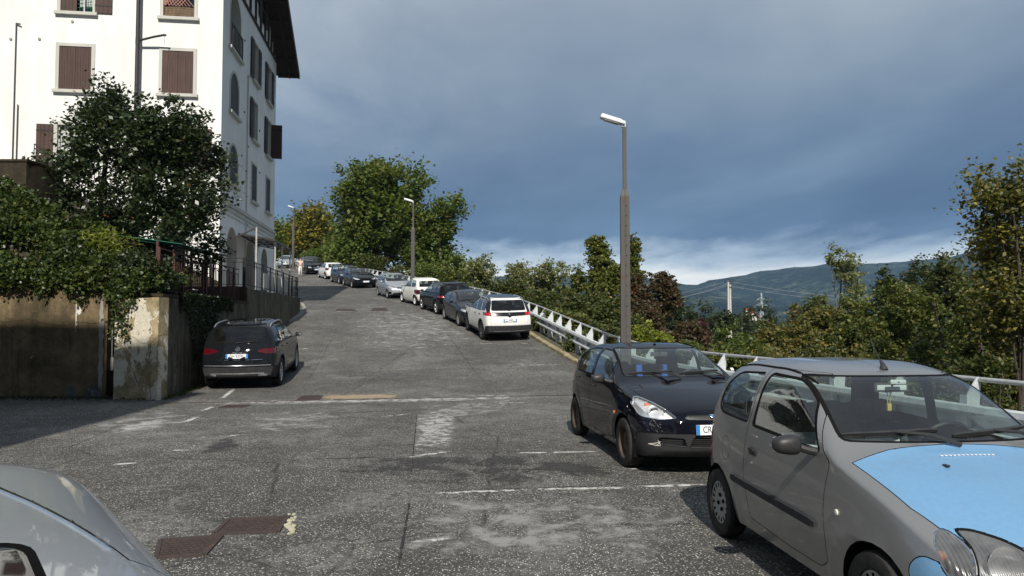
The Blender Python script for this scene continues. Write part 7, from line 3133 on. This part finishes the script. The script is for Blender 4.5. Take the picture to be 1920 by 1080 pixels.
def post_city(S, T, root):
    # rubbing strip on the door, black handles, lock, side repeater
    for sg in (1, -1):
        strip_on(S, 'side', [(1.22, .525), (2.52, .545)], .062, .020, M['grey_plastic'], 'side_moulding', root, sg, n_seg=24)
        p, n = S.hit('side', 2.13, .80, sg)
        mb = MB()
        mb.box(p + n * .004, (.115, .016, .052), None, 0, .012)
        mb.box(p + n * .016 + Vector((.0, 0, .012)), (.095, .014, .022), None, 0, .006)
        mb.build('door_handle', M['black_plastic'], root)
        p, n = S.hit('side', 2.145, .715, sg)
        mb = MB()
        mb.lathe([(.012, 0), (.012, .004), (.001, .005)], Matrix.Translation(p) @ Matrix.Rotation(R(-90 * sg), 4, 'X'), 10)
        mb.build('door_lock', M['chrome'], root)
        p, n = S.hit('side', .985, .655, sg)
        mb = MB()
        mb.lathe([(.019, 0), (.017, .008), (.001, .011)], Matrix.Translation(p) @ Matrix.Rotation(R(-90 * sg), 4, 'X'), 12)
        mb.build('side_repeater', M['flake_white'], root)
        # amber bulbs seen through the indicators
        p, n = S.hit('front', sg * .655, .64)
        mb = MB()
        bm_ = bmesh.new()
        bmesh.ops.create_uvsphere(bm_, u_segments=8, v_segments=6, radius=.028)
        mb.add([p - n * .035 + v.co for v in bm_.verts], [[v.index for v in f.verts] for f in bm_.faces], 0, True)
        bm_.free()
        mb.build('indicator_bulb', M['amber'], root)
        p, n = S.hit('front', sg * .42, .64)
        mb = MB()
        mb.lathe([(.085, .0), (.06, -.03), (.02, -.045), (.001, -.05)], Matrix.Translation(p - n * .03) @ Matrix.Rotation(R(90), 4, 'Y'), 20)
        mb.build('headlight_bowl', M['reflector'], root)
    p, n = S.hit('top', 1.72, .0)
    mb = MB()
    mb.tube([p + Vector((0, 0, -.005)), p + Vector((-.01, 0, .03)), p + Vector((-.035, 0, .055))], [.030, .016, .008], 10)
    mb.tube([p + Vector((-.035, 0, .05)), p + Vector((-.10, 0, .13)), p + Vector((-.14, 0, .19))], .0035, 5)
    mb.build('aerial', M['black_plastic'], root)
    # roof ditches
    for sg in (1, -1):
        strip_on(S, 'top', [(1.62, sg * .52), (2.2, sg * .535), (2.85, sg * .53)], .018, .006, M['seal'], 'roof_gutter', root, n_seg=10)
    # vent slots and washer jet on the bonnet
    for k in range(13):
        p, n = S.hit('top', .925, -.16 + k * .026)
        if p is not None:
            mb = MB()
            mb.box(p + n * .002, (.018, .014, .004))
            mb.build('vent_slot', M['lamp_white'], root)
    for yy in (.34, -.22):
        p, n = S.hit('top', .80, yy)
        if p is not None and yy < 0:
            mb = MB()
            mb.box(p + n * .006, (.04, .022, .012), bevel=.004)
            mb.build('washer_jet', M['black_plastic'], root)
    # scuffs on the bumper corner
    rg = random.Random(4)
    sg = -1
    for k in range(26):
        z = rg.gauss(.40, .035)
        s0 = rg.uniform(.16, .30)
        p, n = S.hit('side', s0, z, sg)
        if p is None:
            continue
        ln = rg.uniform(.01, .045)
        p2, n2 = S.hit('side', s0 - ln, z + rg.uniform(-.008, .008), sg)
        if p2 is None:
            continue
        mb = MB()
        w_ = Vector((0, 0, rg.uniform(.001, .0035)))
        mb.add([p + n * .0012 - w_, p2 + n2 * .0012 - w_, p2 + n2 * .0012 + w_, p + n * .0012 + w_], [(0, 1, 2, 3)])
        o = mb.build('scratch', M['flake_white'], root)
    # charm on the mirror, papers on the dash
    pm, nm = S.hit('front', 0, T['wind'][1][1] - .03)
    mb = MB()
    for dy in (-.012, .012):
        mb.tube([pm + Vector((-.125, dy, -.04)), pm + Vector((-.125, dy * .7, -.17))], .0028, 5)
    mb.box(pm + Vector((-.125, 0, -.19)), (.02, .03, .05), bevel=.006)
    mb.build('hanging_charm', M['mustard'], root)
    mb = MB()
    mb.box(pm + Vector((-.100, 0, -.055)), (.026, .235, .062), bevel=.016)
    mb.box(pm + Vector((-.02, 0, -.012)), (.02, .11, .03), bevel=.01)
    mb.build('rear_view_mirror', M['plate'], root)
    c = T['cowl']
    mb = MB()
    mb.box((T['L'] / 2 - c[0] - .22, .38, .965), (.16, .26, .004), Matrix.Rotation(.3, 3, 'Z'))
    mb.build('paper', M['paper'], root)
    p, n = S.hit('rear', 0, .56)
    number_plate(root, p, n, None, .36, .11)


M['mustard'] = simple('mustard_cord', (.62, .45, .12), .7)
city, CS, CT = build_car('city_car', 'micro', 3.34, 1.53, 1.45, PAINT['grey'], by_wheel(1366, 1003, 'micro', 3.34, 1.53, -84.5, 'r', -1), R(-84.5), 'grey three-door city car with a sky blue bonnet, nearest at the right', 'cars parked along the guard rail', wheels='hubcap',
                         feats=dict(pre=pre_city, post=post_city, nohandle=True, dark_lamp=True), hood_mat=PAINT['sky'], mirror_mat=M['black_plastic'], seats=(M['seat_cloth'], M['seat_light']), T_over=dict(ns=110))


# ---- dark blue hatchback behind it
def pre_navy(S, T):
    lamp_cut(S, 'headlight', [(.42, .655), (.60, .635), (.775, .660), (.80, .79), (.755, .855), (.70, .855), (.60, .805), (.50, .735)], 'front', M['lens'], rim=.008, srange=(0, .75), thr=.0, r=.03, rim_mat=M['chrome'])
    centre_cut(S, 'grille', [(0, .700), (.30, .690), (.345, .655), (.30, .640), (0, .636)], 'front', M['black_plastic'], rim=.010, depth=-.012, rim_mat=M['chrome'], r=.008)
    centre_cut(S, 'lower_grille', [(0, .445), (.26, .445), (.30, .335), (0, .325)], 'front', M['gap'], rim=.012, depth=-.02, rim_mat=M['grey_plastic'])
    lamp_cut(S, 'side_grille', [(.36, .435), (.60, .445), (.655, .42), (.62, .365), (.33, .34)], 'front', M['gap'], rim=.010, depth=-.02, rim_mat=M['grey_plastic'], srange=(0, .5))
    S.cut('lower_bumper', [(-.3, .05), (.455, .05), (.455, .325), (.36, .475), (.20, .490), (-.3, .485)], 'side', thr=-1.1, part='centre', rim=.004, mat=M['grey_plastic'], rim_mat=M['gap'])
    S.cut('bumper', [(-.3, .3), (.47, .3), (.50, .56), (.42, .622), (-.3, .628)], 'side', thr=-1.1, part='centre', rim=.004, rim_mat=M['gap'])
    lamp_cut(S, 'tail_light', [(.52, .80), (.52, 1.15), (.86, 1.15), (.86, .80)], 'rear', M['red_lens'], srange=(3.4, 4), thr=.02)


def post_navy(S, T, root):
    slats(S, root, -.27, .27, .345, .435, 4, M['grey_plastic'])
    for sg in (1, -1):
        slats(S, root, sg * .37, sg * .60, .365, .425, 3, M['grey_plastic'])
        strip_on(S, 'side', [(1.06, .615), (1.10, .615)], .04, .014, M['amber'], 'side_repeater', root, sg, n_seg=4)
        # two round reflectors in each lamp
        for (yy, zz, rr_) in ((.50, .70, .055), (.64, .715, .065)):
            p, n = S.hit('front', sg * yy, zz)
            if p is not None:
                mb = MB()
                mb.lathe([(rr_, .0), (rr_ * .7, -.02), (.012, -.03), (.001, -.028)], Matrix.Translation(p - Vector((.045, 0, 0))) @ Matrix.Rotation(R(90), 4, 'Y'), 16)
                mb.build('headlight_bowl', M['chrome'], root)
        p, n = S.hit('front', sg * .67, .80)
        mb = MB()
        mb.box(p - n * .03, (.02, .06, .04), bevel=.01)
        mb.build('indicator_bulb', M['amber'], root)
    # mesh of the grille
    for k in range(22):
        y0 = -.30 + k * .0275
        p, n = S.hit('front', y0, .668)
    strip_on(S, 'front', [(-.29, .668), (.29, .668)], .006, .004, M['grey_plastic'], 'grille_bar', root)
    strip_on(S, 'front', [(-.29, .682), (.29, .682)], .004, .004, M['grey_plastic'], 'grille_bar', root)
    strip_on(S, 'front', [(-.29, .653), (.29, .653)], .004, .004, M['grey_plastic'], 'grille_bar', root)
    badge_oval(S, root, 'front', 0, .668, .058, .024, M['chrome'], M['plate_blue'], 'Ford')
    p, n = S.hit('front', -.0, .535)
    number_plate(root, p, n, 'CR 162VK', .50, .11)
    p, n = S.hit('top', 2.02, .0)
    mb = MB()
    mb.tube([p, p + Vector((-.02, 0, .03))], [.022, .010], 8)
    mb.tube([p + Vector((-.02, 0, .03)), p + Vector((-.16, 0, .17))], .0035, 5)
    mb.build('aerial', M['black_plastic'], root)
    # pale gaffer-tape scuff by the lamp and the bent bumper mesh
    rg = random.Random(8)
    for k in range(38):
        z, y = rg.gauss(.575, .03), -rg.gauss(.665, .035)
        p, n = S.hit('front', y, z)
        p2, n2 = S.hit('front', y + rg.uniform(-.03, .03), z + rg.uniform(-.03, .03))
        if p is None or p2 is None:
            continue
        w_ = Vector((0, rg.uniform(.0004, .0016), rg.uniform(.0004, .0016)))
        mb = MB()
        mb.add([p + n * .0015 - w_, p2 + n2 * .0015 - w_, p2 + n2 * .0015 + w_, p + n * .0015 + w_], [(0, 1, 2, 3)])
        mb.build('scratch', simple('tape_grey', (.12, .12, .12), .6) if k == 0 else bpy.data.materials['tape_grey'], root)
    for (a, b) in (((-.72, .365), (-.60, .395)), ((-.72, .365), (-.61, .352)), ((-.61, .352), (-.635, .43)), ((-.60, .395), (-.66, .35))):
        strip_on(S, 'front', [a, b], .006, .008, M['flake_white'], 'cracked_trim', root, n_seg=4)
    # blue seat bolsters
    for yy in (-.52, -.20, .16):
        mb = MB()
        mb.box((T['L'] / 2 - T['cowl'][0] - 1.02, yy, .97), (.06, .085, .34), Matrix.Rotation(R(-14), 3, 'Y'), 0, .02)
        mb.build('seat_bolster', M['seat_blue'], root)
    mb = MB()
    mb.box((T['L'] / 2 - T['cowl'][0] + .18, .60, 1.14), (.004, .035, .045), Matrix.Rotation(R(-50), 3, 'Y'))
    mb.build('tax_sticker', M['paper'], root)


navy, _, _ = build_car('hatchback', 'hatch', 3.92, 1.70, 1.43, PAINT['navy'], by_wheel(1088, 815, 'hatch', 3.92, 1.70, -81.5, 'r', -1), R(-81.5), 'dark navy five-door hatchback on rusty steel wheels behind the grey city car', 'cars parked along the guard rail', wheels='steel',
                       feats=dict(pre=pre_navy, post=post_navy), mirror_mat=M['black_plastic'], seats=(M['seat_cloth'], M['seat_cloth']), T_over=dict(ns=100))


# ---- dark family SUV on the left, seen from behind
def suv_rear(kind, plate, plate_w=.50):
    def pre(S, T):
        L, W, H = T['L'], T['W'], T['H']
        k = H / 1.66
        if kind == 'tig':
            lamp_cut(S, 'tail_light', [(.46, 1.005), (.48, .955), (.66, .905), (.96, .905), (.96, 1.045), (.66, 1.045)], 'rear', M['dark_red_lens'], srange=(L - .62, L + .1), thr=.0, r=.015)
            S.cut('rear_bumper', [(L - .62, .05), (L + .4, .05), (L + .4, .60), (L - .28, .60), (L - .50, .57), (L - .50, .40)], 'side', thr=-1.1, part='centre', rim=.005, rim_mat=M['gap'], mat=M['grey_plastic'])
            lamp_cut(S, 'reflector', [(.52, .555), (.52, .585), (.80, .585), (.80, .555)], 'rear', M['red_lens'], srange=(L - .4, L + .1), r=0)
        elif kind == 'cross':
            centre_cut(S, 'rear_panel', [(0, 1.085), (.60, 1.085), (.60, .965), (0, .945)], 'rear', M['gloss_black'], srange=(L - .7, L + .1), rim=.004, r=0)
            lamp_cut(S, 'tail_light', [(.54, 1.085), (.96, 1.085), (.96, .965), (.54, .965)], 'rear', M['red_lens'], srange=(L - .7, L + .1), thr=.0, r=.01)
            S.cut('rear_bumper', [(L - .50, .05), (L + .4, .05), (L + .4, .60), (L - .12, .615), (L - .30, .58), (L - .42, .46)], 'side', thr=-1.1, part='centre', rim=.005, rim_mat=M['gap'], mat=M['grey_plastic'])
            lamp_cut(S, 'reflector', [(.58, .40), (.58, .50), (.82, .50), (.82, .40)], 'rear', M['dark_red_lens'], srange=(L - .4, L + .1), r=0)
        elif kind == 'troc':
            lamp_cut(S, 'tail_light', [(.48, 1.00 * k), (.48, .93 * k), (.96, .90 * k), (.96, 1.02 * k)], 'rear', M['red_lens'], srange=(L - .60, L + .1), thr=.0, r=.015)
            S.cut('rear_bumper', [(L - .62, .05), (L + .4, .05), (L + .4, .56), (L - .28, .56), (L - .50, .50), (L - .50, .40)], 'side', thr=-1.1, part='centre', rim=.005, rim_mat=M['gap'], mat=M['grey_plastic'])
        # tailgate shut line
        centre_cut(S, 'tailgate', [(0, 1.60 * k), (.60, 1.58 * k), (.74, 1.02 * k), (.70, .66 * k), (0, .63 * k)], 'rear', None, srange=(L - .9, L + .1), thr=.1, rim=.005, r=.04)

    def post(S, T, root):
        L, W, H = T['L'], T['W'], T['H']
        k = H / 1.66
        zp = {'tig': .86, 'cross': .80, 'troc': .80 * k}[kind]
        p, n = S.hit('rear', 0, zp)
        number_plate(root, p, n, plate, plate_w, .11)
        if kind == 'tig':
            badge_oval(S, root, 'rear', 0, 1.02, .062, .062, M['chrome'], M['gloss_black'])
            p, n = S.hit('rear', 0, 1.02)
            zz = Vector((0, 0, 1))
            right = zz.cross(n).normalized()
            up = n.cross(right).normalized()
            Mx = Matrix((right, up, n)).transposed().to_4x4()
            Mx.translation = p + n * .021
            mb = MB()
            for a, b in (((-.040, .034), (-.0, .004)), ((.040, .034), (.0, .004)), ((-.046, .006), (-.022, -.042)), ((-.022, -.042), (0, -.004)), ((0, -.004), (.022, -.042)), ((.022, -.042), (.046, .006))):
                mb.beam(Mx @ Vector((*a, 0)), Mx @ Vector((*b, 0)), .009, .004)
            mb.build('emblem', M['chrome'], root)
            p, n = S.hit('rear', 0, .935)
            Mx.translation = p + n * .006
            text_mesh('T I G U A N', .044, M['chrome'], 'lettering', root, Mx, .002)
            strip_on(S, 'rear', [(-.60, .775), (.60, .775)], .014, .008, M['chrome'], 'chrome_strip', root, n_seg=16)
            strip_on(S, 'rear', [(-.86, .635), (.86, .635)], .022, .012, M['alloy'], 'bumper_strip', root, n_seg=20)
            strip_on(S, 'rear', [(-.62, .44), (.62, .44)], .03, .014, M['alloy'], 'bumper_strip', root, n_seg=16)
            for sg in (1, -1):
                mb = MB()
                mb.box((-L / 2 + .07, sg * .60, .40), (.10, .22, .06), bevel=.02)
                mb.build('tail_pipe', M['chrome'], root)
        if kind == 'cross':
            badge_oval(S, root, 'rear', 0, 1.02, .030, .038, M['chrome'])
            strip_on(S, 'rear', [(-.62, .40), (.62, .40)], .018, .010, M['alloy'], 'bumper_strip', root, n_seg=16)
            # claw marks in the lamps
            for sg in (1, -1):
                for q in (.66, .74, .82):
                    strip_on(S, 'rear', [(sg * q, .985), (sg * (q + .02), 1.065)], .024, .004, simple('bright_red_lens', (.75, .03, .03), .2) if 'bright_red_lens' not in bpy.data.materials else bpy.data.materials['bright_red_lens'], 'lamp_claw', root, n_seg=3)
        if kind == 'troc':
            strip_on(S, 'rear', [(-.70, .52), (.70, .52)], .05, .012, M['alloy'], 'bumper_strip', root, n_seg=12)
        # rear wiper
        bw, bz = T['rearw'][1]
        pa, na = S.hit('rear', .05, bz - .01)
        pb, nb_ = S.hit('rear', -.38, bz + .03)
        if pa is not None and pb is not None:
            mb = MB()
            mb.tube([pa + na * .02, pa.lerp(pb, .5) + na * .03, pb + nb_ * .016], [.014, .009, .007], 6)
            mb.build('rear_wiper', M['black_plastic'], root)
        # spoiler lip
        sp = [S.hit('rear', y_, T['rearw'][0][1] + .045) for y_ in np.linspace(-.56, .56, 9)]
        mb = MB()
        mb.tube([q[0] + Vector((-.015, 0, .0)) for q in sp if q[0] is not None], .028, 8)
        mb.build('spoiler', S.pm, root)
        # black sill and arch trim
        for sg in (1, -1):
            strip_on(S, 'side', [(T['fw'] + T['arch'] + .03, T['sill'][3][1] + .05), (T['rw'] - T['arch'] - .03, T['sill'][3][1] + .05)], .12, .012, M['grey_plastic'], 'sill_trim', root, sg, n_seg=10)
            for ws, wz, ar in T['wheels']:
                strip_on(S, 'side', [(ws + (ar + .022) * math.cos(a), wz + (ar + .022) * math.sin(a)) for a in np.linspace(-.15, math.pi + .15, 18)], .045, .008, M['grey_plastic'], 'arch_trim', root, sg, n_seg=1)
    return pre, post


def with_pm(pre, pm):
    def f(S, T):
        S.pm = pm
        if pre:
            pre(S, T)
    return f


pr, po = suv_rear('tig', 'GH 937PL', .52)
q0 = G(463, 722)
build_car('family_suv', 'suv', 4.49, 1.84, 1.66, PAINT['anthracite'], by_wheel(522, 722, 'suv', 4.49, 1.84, 98, 'r', -1), R(98), 'dark grey SUV with silver roof rails parked alone beside the left wall', None, wheels='alloy5', feats=dict(pre=with_pm(pr, PAINT['anthracite']), post=po), rails='silver', glass_rear=M['glass_dark'], T_over=dict(ns=96), wr=.36)

pr, po = suv_rear('cross', 'FT 104MW', .50)
build_car('crossover', 'suv', 4.45, 1.84, 1.63, PAINT['white'], by_wheel(906, 636.5, 'suv', 4.45, 1.84, 105, 'r', 1), R(105), 'white crossover with a black roof and red claw lamps, nearest on the climb', 'cars parked along the guard rail', wheels='dark_alloy', feats=dict(pre=with_pm(pr, PAINT['white']), post=po), roof_mat=PAINT['slate'],
          rails='silver', glass_rear=M['glass_dark'], mirror_mat=M['gloss_black'], wr=.36)


def hatch_front(grille_z=(.60, .68), plate=True, low=(.30, .42), lampm='lens', lowm='gap', gm='gloss_black', lamp=None, badge=None, plate_txt=''):
    def pre(S, T):
        sx, sy, sz = T['_s']
        lp_ = lamp or [(.36, .655), (.60, .640), (.775, .680), (.80, .77), (.76, .815), (.62, .775), (.46, .715)]
        lamp_cut(S, 'headlight', [(a * sy, b * sz) for a, b in lp_], 'front', M[lampm], srange=(0, T['cowl'][0] * .8), thr=.0, r=.02)
        centre_cut(S, 'grille', [(0, grille_z[1] * sz), (.30 * sy, grille_z[1] * sz), (.34 * sy, (grille_z[0] + .02) * sz), (.28 * sy, grille_z[0] * sz), (0, grille_z[0] * sz)], 'front', M[gm], r=.008)
        centre_cut(S, 'lower_grille', [(0, low[1] * sz), (.50 * sy, low[1] * sz), (.56 * sy, low[0] * sz), (0, low[0] * sz)], 'front', M[lowm], r=.02, depth=-.012)
        lamp_cut(S, 'fog_lamp_recess', [(.60 * sy, .30 * sz), (.60 * sy, .42 * sz), (.72 * sy, .42 * sz), (.72 * sy, .30 * sz)], 'front', M['gap'], srange=(0, .5), depth=-.01)

    def post(S, T, root):
        sx, sy, sz = T['_s']
        if plate:
            p, n = S.hit('front', 0, .50 * sz)
            number_plate(root, p, n, plate_txt or None, .50, .11)
        if badge:
            badge_oval(S, root, 'front', 0, (grille_z[0] + grille_z[1]) / 2 * sz, .05, .045, M['chrome'])
    return pre, post


def rear_simple(tail, plate_z=.62, mat_='red_lens', bump_z=None):
    def pre(S, T):
        L = T['L']
        sx, sy, sz = T['_s']
        lamp_cut(S, 'tail_light', [(a * sy, b * sz) for a, b in tail], 'rear', M[mat_], srange=(L - .6, L + .1), thr=.0, r=.04)
        if bump_z:
            S.cut('rear_bumper', [(L - .40, .05), (L + .4, .05), (L + .4, bump_z), (L - .25, bump_z), (L - .38, .4)], 'side', thr=-1.1, part='centre', rim=.005, rim_mat=M['gap'])

    def post(S, T, root):
        p, n = S.hit('rear', 0, plate_z)
        if p is not None:
            number_plate(root, p, n, None, .50, .11)
    return pre, post


def road_pos(px, py, d=0.0):
    p = G(px, py)
    return (p.x, p.y + d)


ROW = 'cars parked along the guard rail'
pr, po = hatch_front()
build_car('compact_car', 'hatch', 4.30, 1.79, 1.44, PAINT['slate'], by_wheel(862, 611.5, 'hatch', 4.30, 1.79, -72, 'f', -1), R(-72), 'slate grey compact car facing down the hill behind the white crossover', ROW, wheels='alloy', feats=dict(pre=pr, post=po), seg=(60, 10, 14), wr=.315)
pr, po = suv_rear('troc', None)
build_car('small_suv', 'suv', 4.23, 1.82, 1.57, PAINT['black'], by_wheel(820, 589, 'suv', 4.23, 1.82, 113, 'r', 1), R(113), 'black small SUV with red tail lamps between the slate car and the small white car', ROW, wheels='alloy5', feats=dict(pre=with_pm(pr, PAINT['black']), post=po), seg=(60, 10, 14), glass_rear=M['glass_dark'], wr=.345)
pr, po = rear_simple([(.55, .62), (.55, .84), (.72, .86), (.78, .74), (.72, .60)], .60, 'dark_red_lens', .50)
build_car('bubble_car', 'micro', 3.57, 1.64, 1.50, PAINT['cream'], by_wheel(780, 573, 'micro', 3.57, 1.64, 116, 'r', 1), R(116), 'small rounded cream-white car parked nose up the hill by the second lamp', ROW, wheels='white', feats=dict(pre=pr, post=po), seg=(60, 10, 14), wr=.29)
pr, po = hatch_front(low=(.26, .36), badge=True)
build_car('silver_hatchback', 'micro', 3.60, 1.66, 1.47, PAINT['silver'], by_wheel(728, 559.5, 'micro', 3.60, 1.66, -66, 'f', -1), R(-66), 'small silver hatchback facing down the hill beside the second lamp', ROW, wheels='alloy', feats=dict(pre=pr, post=po), seg=(60, 10, 14), wr=.285)
pr, po = hatch_front(gm='gap')
build_car('saloon_car', 'hatch', 4.35, 1.79, 1.44, PAINT['black'], by_wheel(661, 540, 'hatch', 4.35, 1.79, -65, 'f', -1), R(-65), 'black car facing down at the edge of the house shadow, left of the silver hatchback', ROW, wheels='alloy', feats=dict(pre=pr, post=po), seg=(54, 10, 14), wr=.31)
build_car('saloon_car', 'hatch', 4.30, 1.80, 1.47, PAINT['darkblue'], by_wheel(637, 532.5, 'hatch', 4.30, 1.80, -64, 'f', -1), R(-64), 'dark blue car facing down between the black car and the white coupe', ROW, wheels='alloy', feats=dict(pre=pr, post=po), seg=(54, 10, 14), wr=.31)
pr, po = rear_simple([(.55, .80), (.55, 1.0), (.86, 1.02), (.86, .80)], .60, 'dark_red_lens', .5)
build_car('white_coupe', 'hatch', 4.05, 1.75, 1.42, PAINT['white'], by_wheel(611, 523.5, 'hatch', 4.05, 1.75, 117, 'r', 1), R(117), 'white sporty hatchback parked tail towards us near the top of the road', ROW, wheels='alloy', feats=dict(pre=pr, post=po), seg=(54, 10, 14), wr=.31)
pr, po = hatch_front(grille_z=(.62, .72), low=(.30, .44), gm='chrome')
build_car('dark_suv', 'suv', 4.5, 1.86, 1.69, PAINT['black'], by_wheel(574, 514.7, 'suv', 4.5, 1.86, -62, 'f', -1), R(-62), 'large black SUV facing down at the top of the row beside the pedestrian', ROW, wheels='dark_alloy', feats=dict(pre=pr, post=po), seg=(54, 10, 14), wr=.36)
pr, po = hatch_front(gm='gap', badge=True)
build_car('silver_car', 'hatch', 4.06, 1.73, 1.46, PAINT['silver'], by_wheel(523, 503, 'hatch', 4.06, 1.73, -78, 'f', -1), R(-78), 'silver car facing us at the top of the road near the white house', None, wheels='alloy', feats=dict(pre=pr, post=po), seg=(54, 10, 14), wr=.30)
build_car('silver_car', 'suv', 4.3, 1.78, 1.70, PAINT['silver'], (-28.6, 95.0), R(-76), 'pale car mostly hidden behind the silver car at the top', None, wheels='alloy', seg=(48, 9, 12), detail=0)


# ---- silver car under the viewer's hand, lower left
NEAR_T = dict(ns=120, nb=16, na=26)
NEAR_T['top'] = [(0, .60), (.03, .66), (.10, .73), (.30, .82), (.65, .92), (.98, .985), (1.10, 1.02), (1.35, 1.17), (1.60, 1.31), (1.82, 1.39), (2.05, 1.43), (2.4, 1.445), (2.9, 1.435), (3.2, 1.432), (3.42, 1.42),
                 (3.56, 1.37), (3.66, 1.24), (3.76, 1.01), (3.84, .90), (3.90, .78), (3.92, .62)]


NEAR_T['side_win'] = [[(1.32, .965), (1.62, 1.225), (1.80, 1.32), (1.92, 1.33), (1.95, .97)]]
NEAR_T['win_r'] = [.03]
NEAR_T['doors'] = [[(1.20, .30), (1.23, .62), (1.195, .885), (1.27, .93), (1.58, 1.245), (1.78, 1.37), (1.97, 1.385), (2.02, .94), (2.03, .5), (2.0, .27), (1.6, .25)]]
NEAR_T['n'] = [(0, 2.3), (.5, 2.3), (.98, 2.8), (1.25, 6), (1.8, 7), (3.2, 7), (3.5, 5), (3.7, 3.8), (3.92, 2.6)]


def pre_near(S, T):
    # tilting glass roof panel let into the roof, black seal round it
    S.cut('roof_glass', rounded([(1.98, -.1), (1.98, .52), (2.46, .51), (2.48, -.1)], [.0, .02, .07, 0], 5), 'top', thr=.5, part='centre', rim=.010, depth=-.004, mat=M['roof_glass'], rim_mat=M['gap'])
    S.cut('rear_roof', [(2.30, .9), (2.36, .62), (2.55, .585), (2.75, .545), (2.97, .49), (3.15, .38), (3.26, .2), (3.30, -.1), (4.2, -.1), (4.2, .9)], 'top', thr=.12, srange=(2.2, 3.75), part='centre', rim=.004, rim_mat=M['gap'])


def post_near(S, T, root):
    for sg in (1, -1):  # thin chrome strip stands in for the light catching the roof crease
        strip_on(S, 'top', [(2.40, sg * .605), (2.55, sg * .577), (2.75, sg * .537), (2.97, sg * .482), (3.15, sg * .372)], .007, .004, M['chrome'], 'crease_highlight', root, n_seg=8)


M['roof_glass'] = simple('roof_glass', (.006, .007, .008), .04, var=.05)
NEAR_POS, NEAR_HEAD = (-.79, .372), -52.6
near, _, _ = build_car('silver_car', 'hatch', 3.92, 1.68, 1.517, PAINT['silver'], NEAR_POS, R(NEAR_HEAD), 'silver car cropped by the lower left corner, only its roof with dark glass panel showing', None, wheels='alloy',
                       feats=dict(pre=pre_near, post=post_near), T_over=NEAR_T, glass_rear=M['glass_dark'])

# ------------------------------------------------------------------ the pedestrian at the top of the road
def person():
    q = G(563, 518)
    root = empty('person', (q.x, q.y, gz(q.y)), (0, 0, R(20)), label='pedestrian in white trousers and a striped top walking beside the black SUV', cat='person')
    def skin(name, V, E, RR, m, parent, sub=1):
        me = bpy.data.meshes.new(name)
        me.from_pydata(V, E, [])
        me.materials.append(m)
        ob = link(name, me, parent)
        md = ob.modifiers.new('skin', 'SKIN')
        sv = me.skin_vertices[0].data if len(me.skin_vertices) else None
        if sv is None:
            bm = bmesh.new()
            bm.from_mesh(me)
            bm.verts.layers.skin.verify()
            bm.to_mesh(me)
            bm.free()
            sv = me.skin_vertices[0].data
        for i, r in enumerate(RR):
            sv[i].radius = (r, r) if not isinstance(r, tuple) else r
        sv[0].use_root = True
        ob.modifiers.new('sub', 'SUBSURF').levels = sub
        ob.modifiers['sub'].render_levels = sub
        return ob
    skinm = simple('skin', (.48, .28, .20), .6)
    V = [(0, 0, .95), (0, 0, 1.15), (0, 0, 1.36), (0, 0, 1.46), (0, .005, 1.53), (0, .01, 1.61), (0, 0, 1.70),
         (-.17, 0, 1.39), (-.24, .02, 1.14), (-.22, -.12, .94), (-.215, -.15, .86), (.17, 0, 1.39), (.25, -.02, 1.14), (.24, -.02, .90), (.24, -.03, .82),
         (-.09, 0, .90), (-.10, -.10, .50), (-.10, .06, .09), (-.10, -.06, .04), (.09, 0, .90), (.10, .12, .50), (.10, .30, .12), (.10, .20, .05)]
    E = [(0, 1), (1, 2), (2, 3), (3, 4), (4, 5), (5, 6), (2, 7), (7, 8), (8, 9), (9, 10), (2, 11), (11, 12), (12, 13), (13, 14), (0, 15), (15, 16), (16, 17), (17, 18), (0, 19), (19, 20), (20, 21), (21, 22)]
    RR = [.13, .115, .13, .055, .075, .085, .055, .055, .042, .034, .03, .055, .042, .034, .03, .09, .062, .042, .04, .09, .062, .042, .04]
    skin('body', V, E, RR, skinm, root, 2)
    m, t, out = mat('striped_top')
    sz_ = t.node('ShaderNodeSeparateXYZ', i_0=obj_pos(t)).outputs[2]
    k = t.math('GREATER_THAN', t.math('FRACT', t.math('MULTIPLY', sz_, 11)), .5)
    p = principled(t, t.mix(k, (.62, .30, .18), (.72, .66, .60)), .9)
    t.l.new(p.outputs[0], out.inputs[0])
    V2 = [(0, 0, .98), (0, 0, 1.15), (0, 0, 1.37), (-.17, 0, 1.40), (-.22, .01, 1.24), (.17, 0, 1.40), (.225, -.01, 1.24)]
    skin('shirt', V2, [(0, 1), (1, 2), (2, 3), (3, 4), (2, 5), (5, 6)], [.145, .13, .14, .068, .058, .068, .058], m, root, 2)
    V3 = [(0, 0, 1.0), (0, 0, .92), (-.09, 0, .86), (-.10, -.10, .50), (-.10, .05, .12), (.09, 0, .86), (.10, .12, .50), (.10, .29, .15)]
    skin('trousers', V3, [(0, 1), (1, 2), (2, 3), (3, 4), (1, 5), (5, 6), (6, 7)], [.12, .135, .105, .08, .065, .105, .08, .065], simple('white_trousers', (.74, .73, .70), .9), root, 2)
    mb = MB()
    bm_ = bmesh.new()
    bmesh.ops.create_icosphere(bm_, subdivisions=3, radius=1)
    for v in bm_.verts:
        v.co = Vector((v.co.x * .092, v.co.y * .10 + .025, v.co.z * .115 + 1.66))
    mb.add([v.co for v in bm_.verts if True], [[v.index for v in f.verts] for f in bm_.faces if f.calc_center_median().z > 1.60 or f.calc_center_median().y > .02], 0, True)
    bm_.free()
    mb.build('hair', simple('brown_hair', (.06, .035, .02), .7), root)
    for sg in (-1, 1):
        mb = MB()
        mb.box((sg * .10, -.02 if sg < 0 else .24, .045), (.09, .25, .08), bevel=.03)
        mb.build('shoe', M['black_plastic'], root)


person()
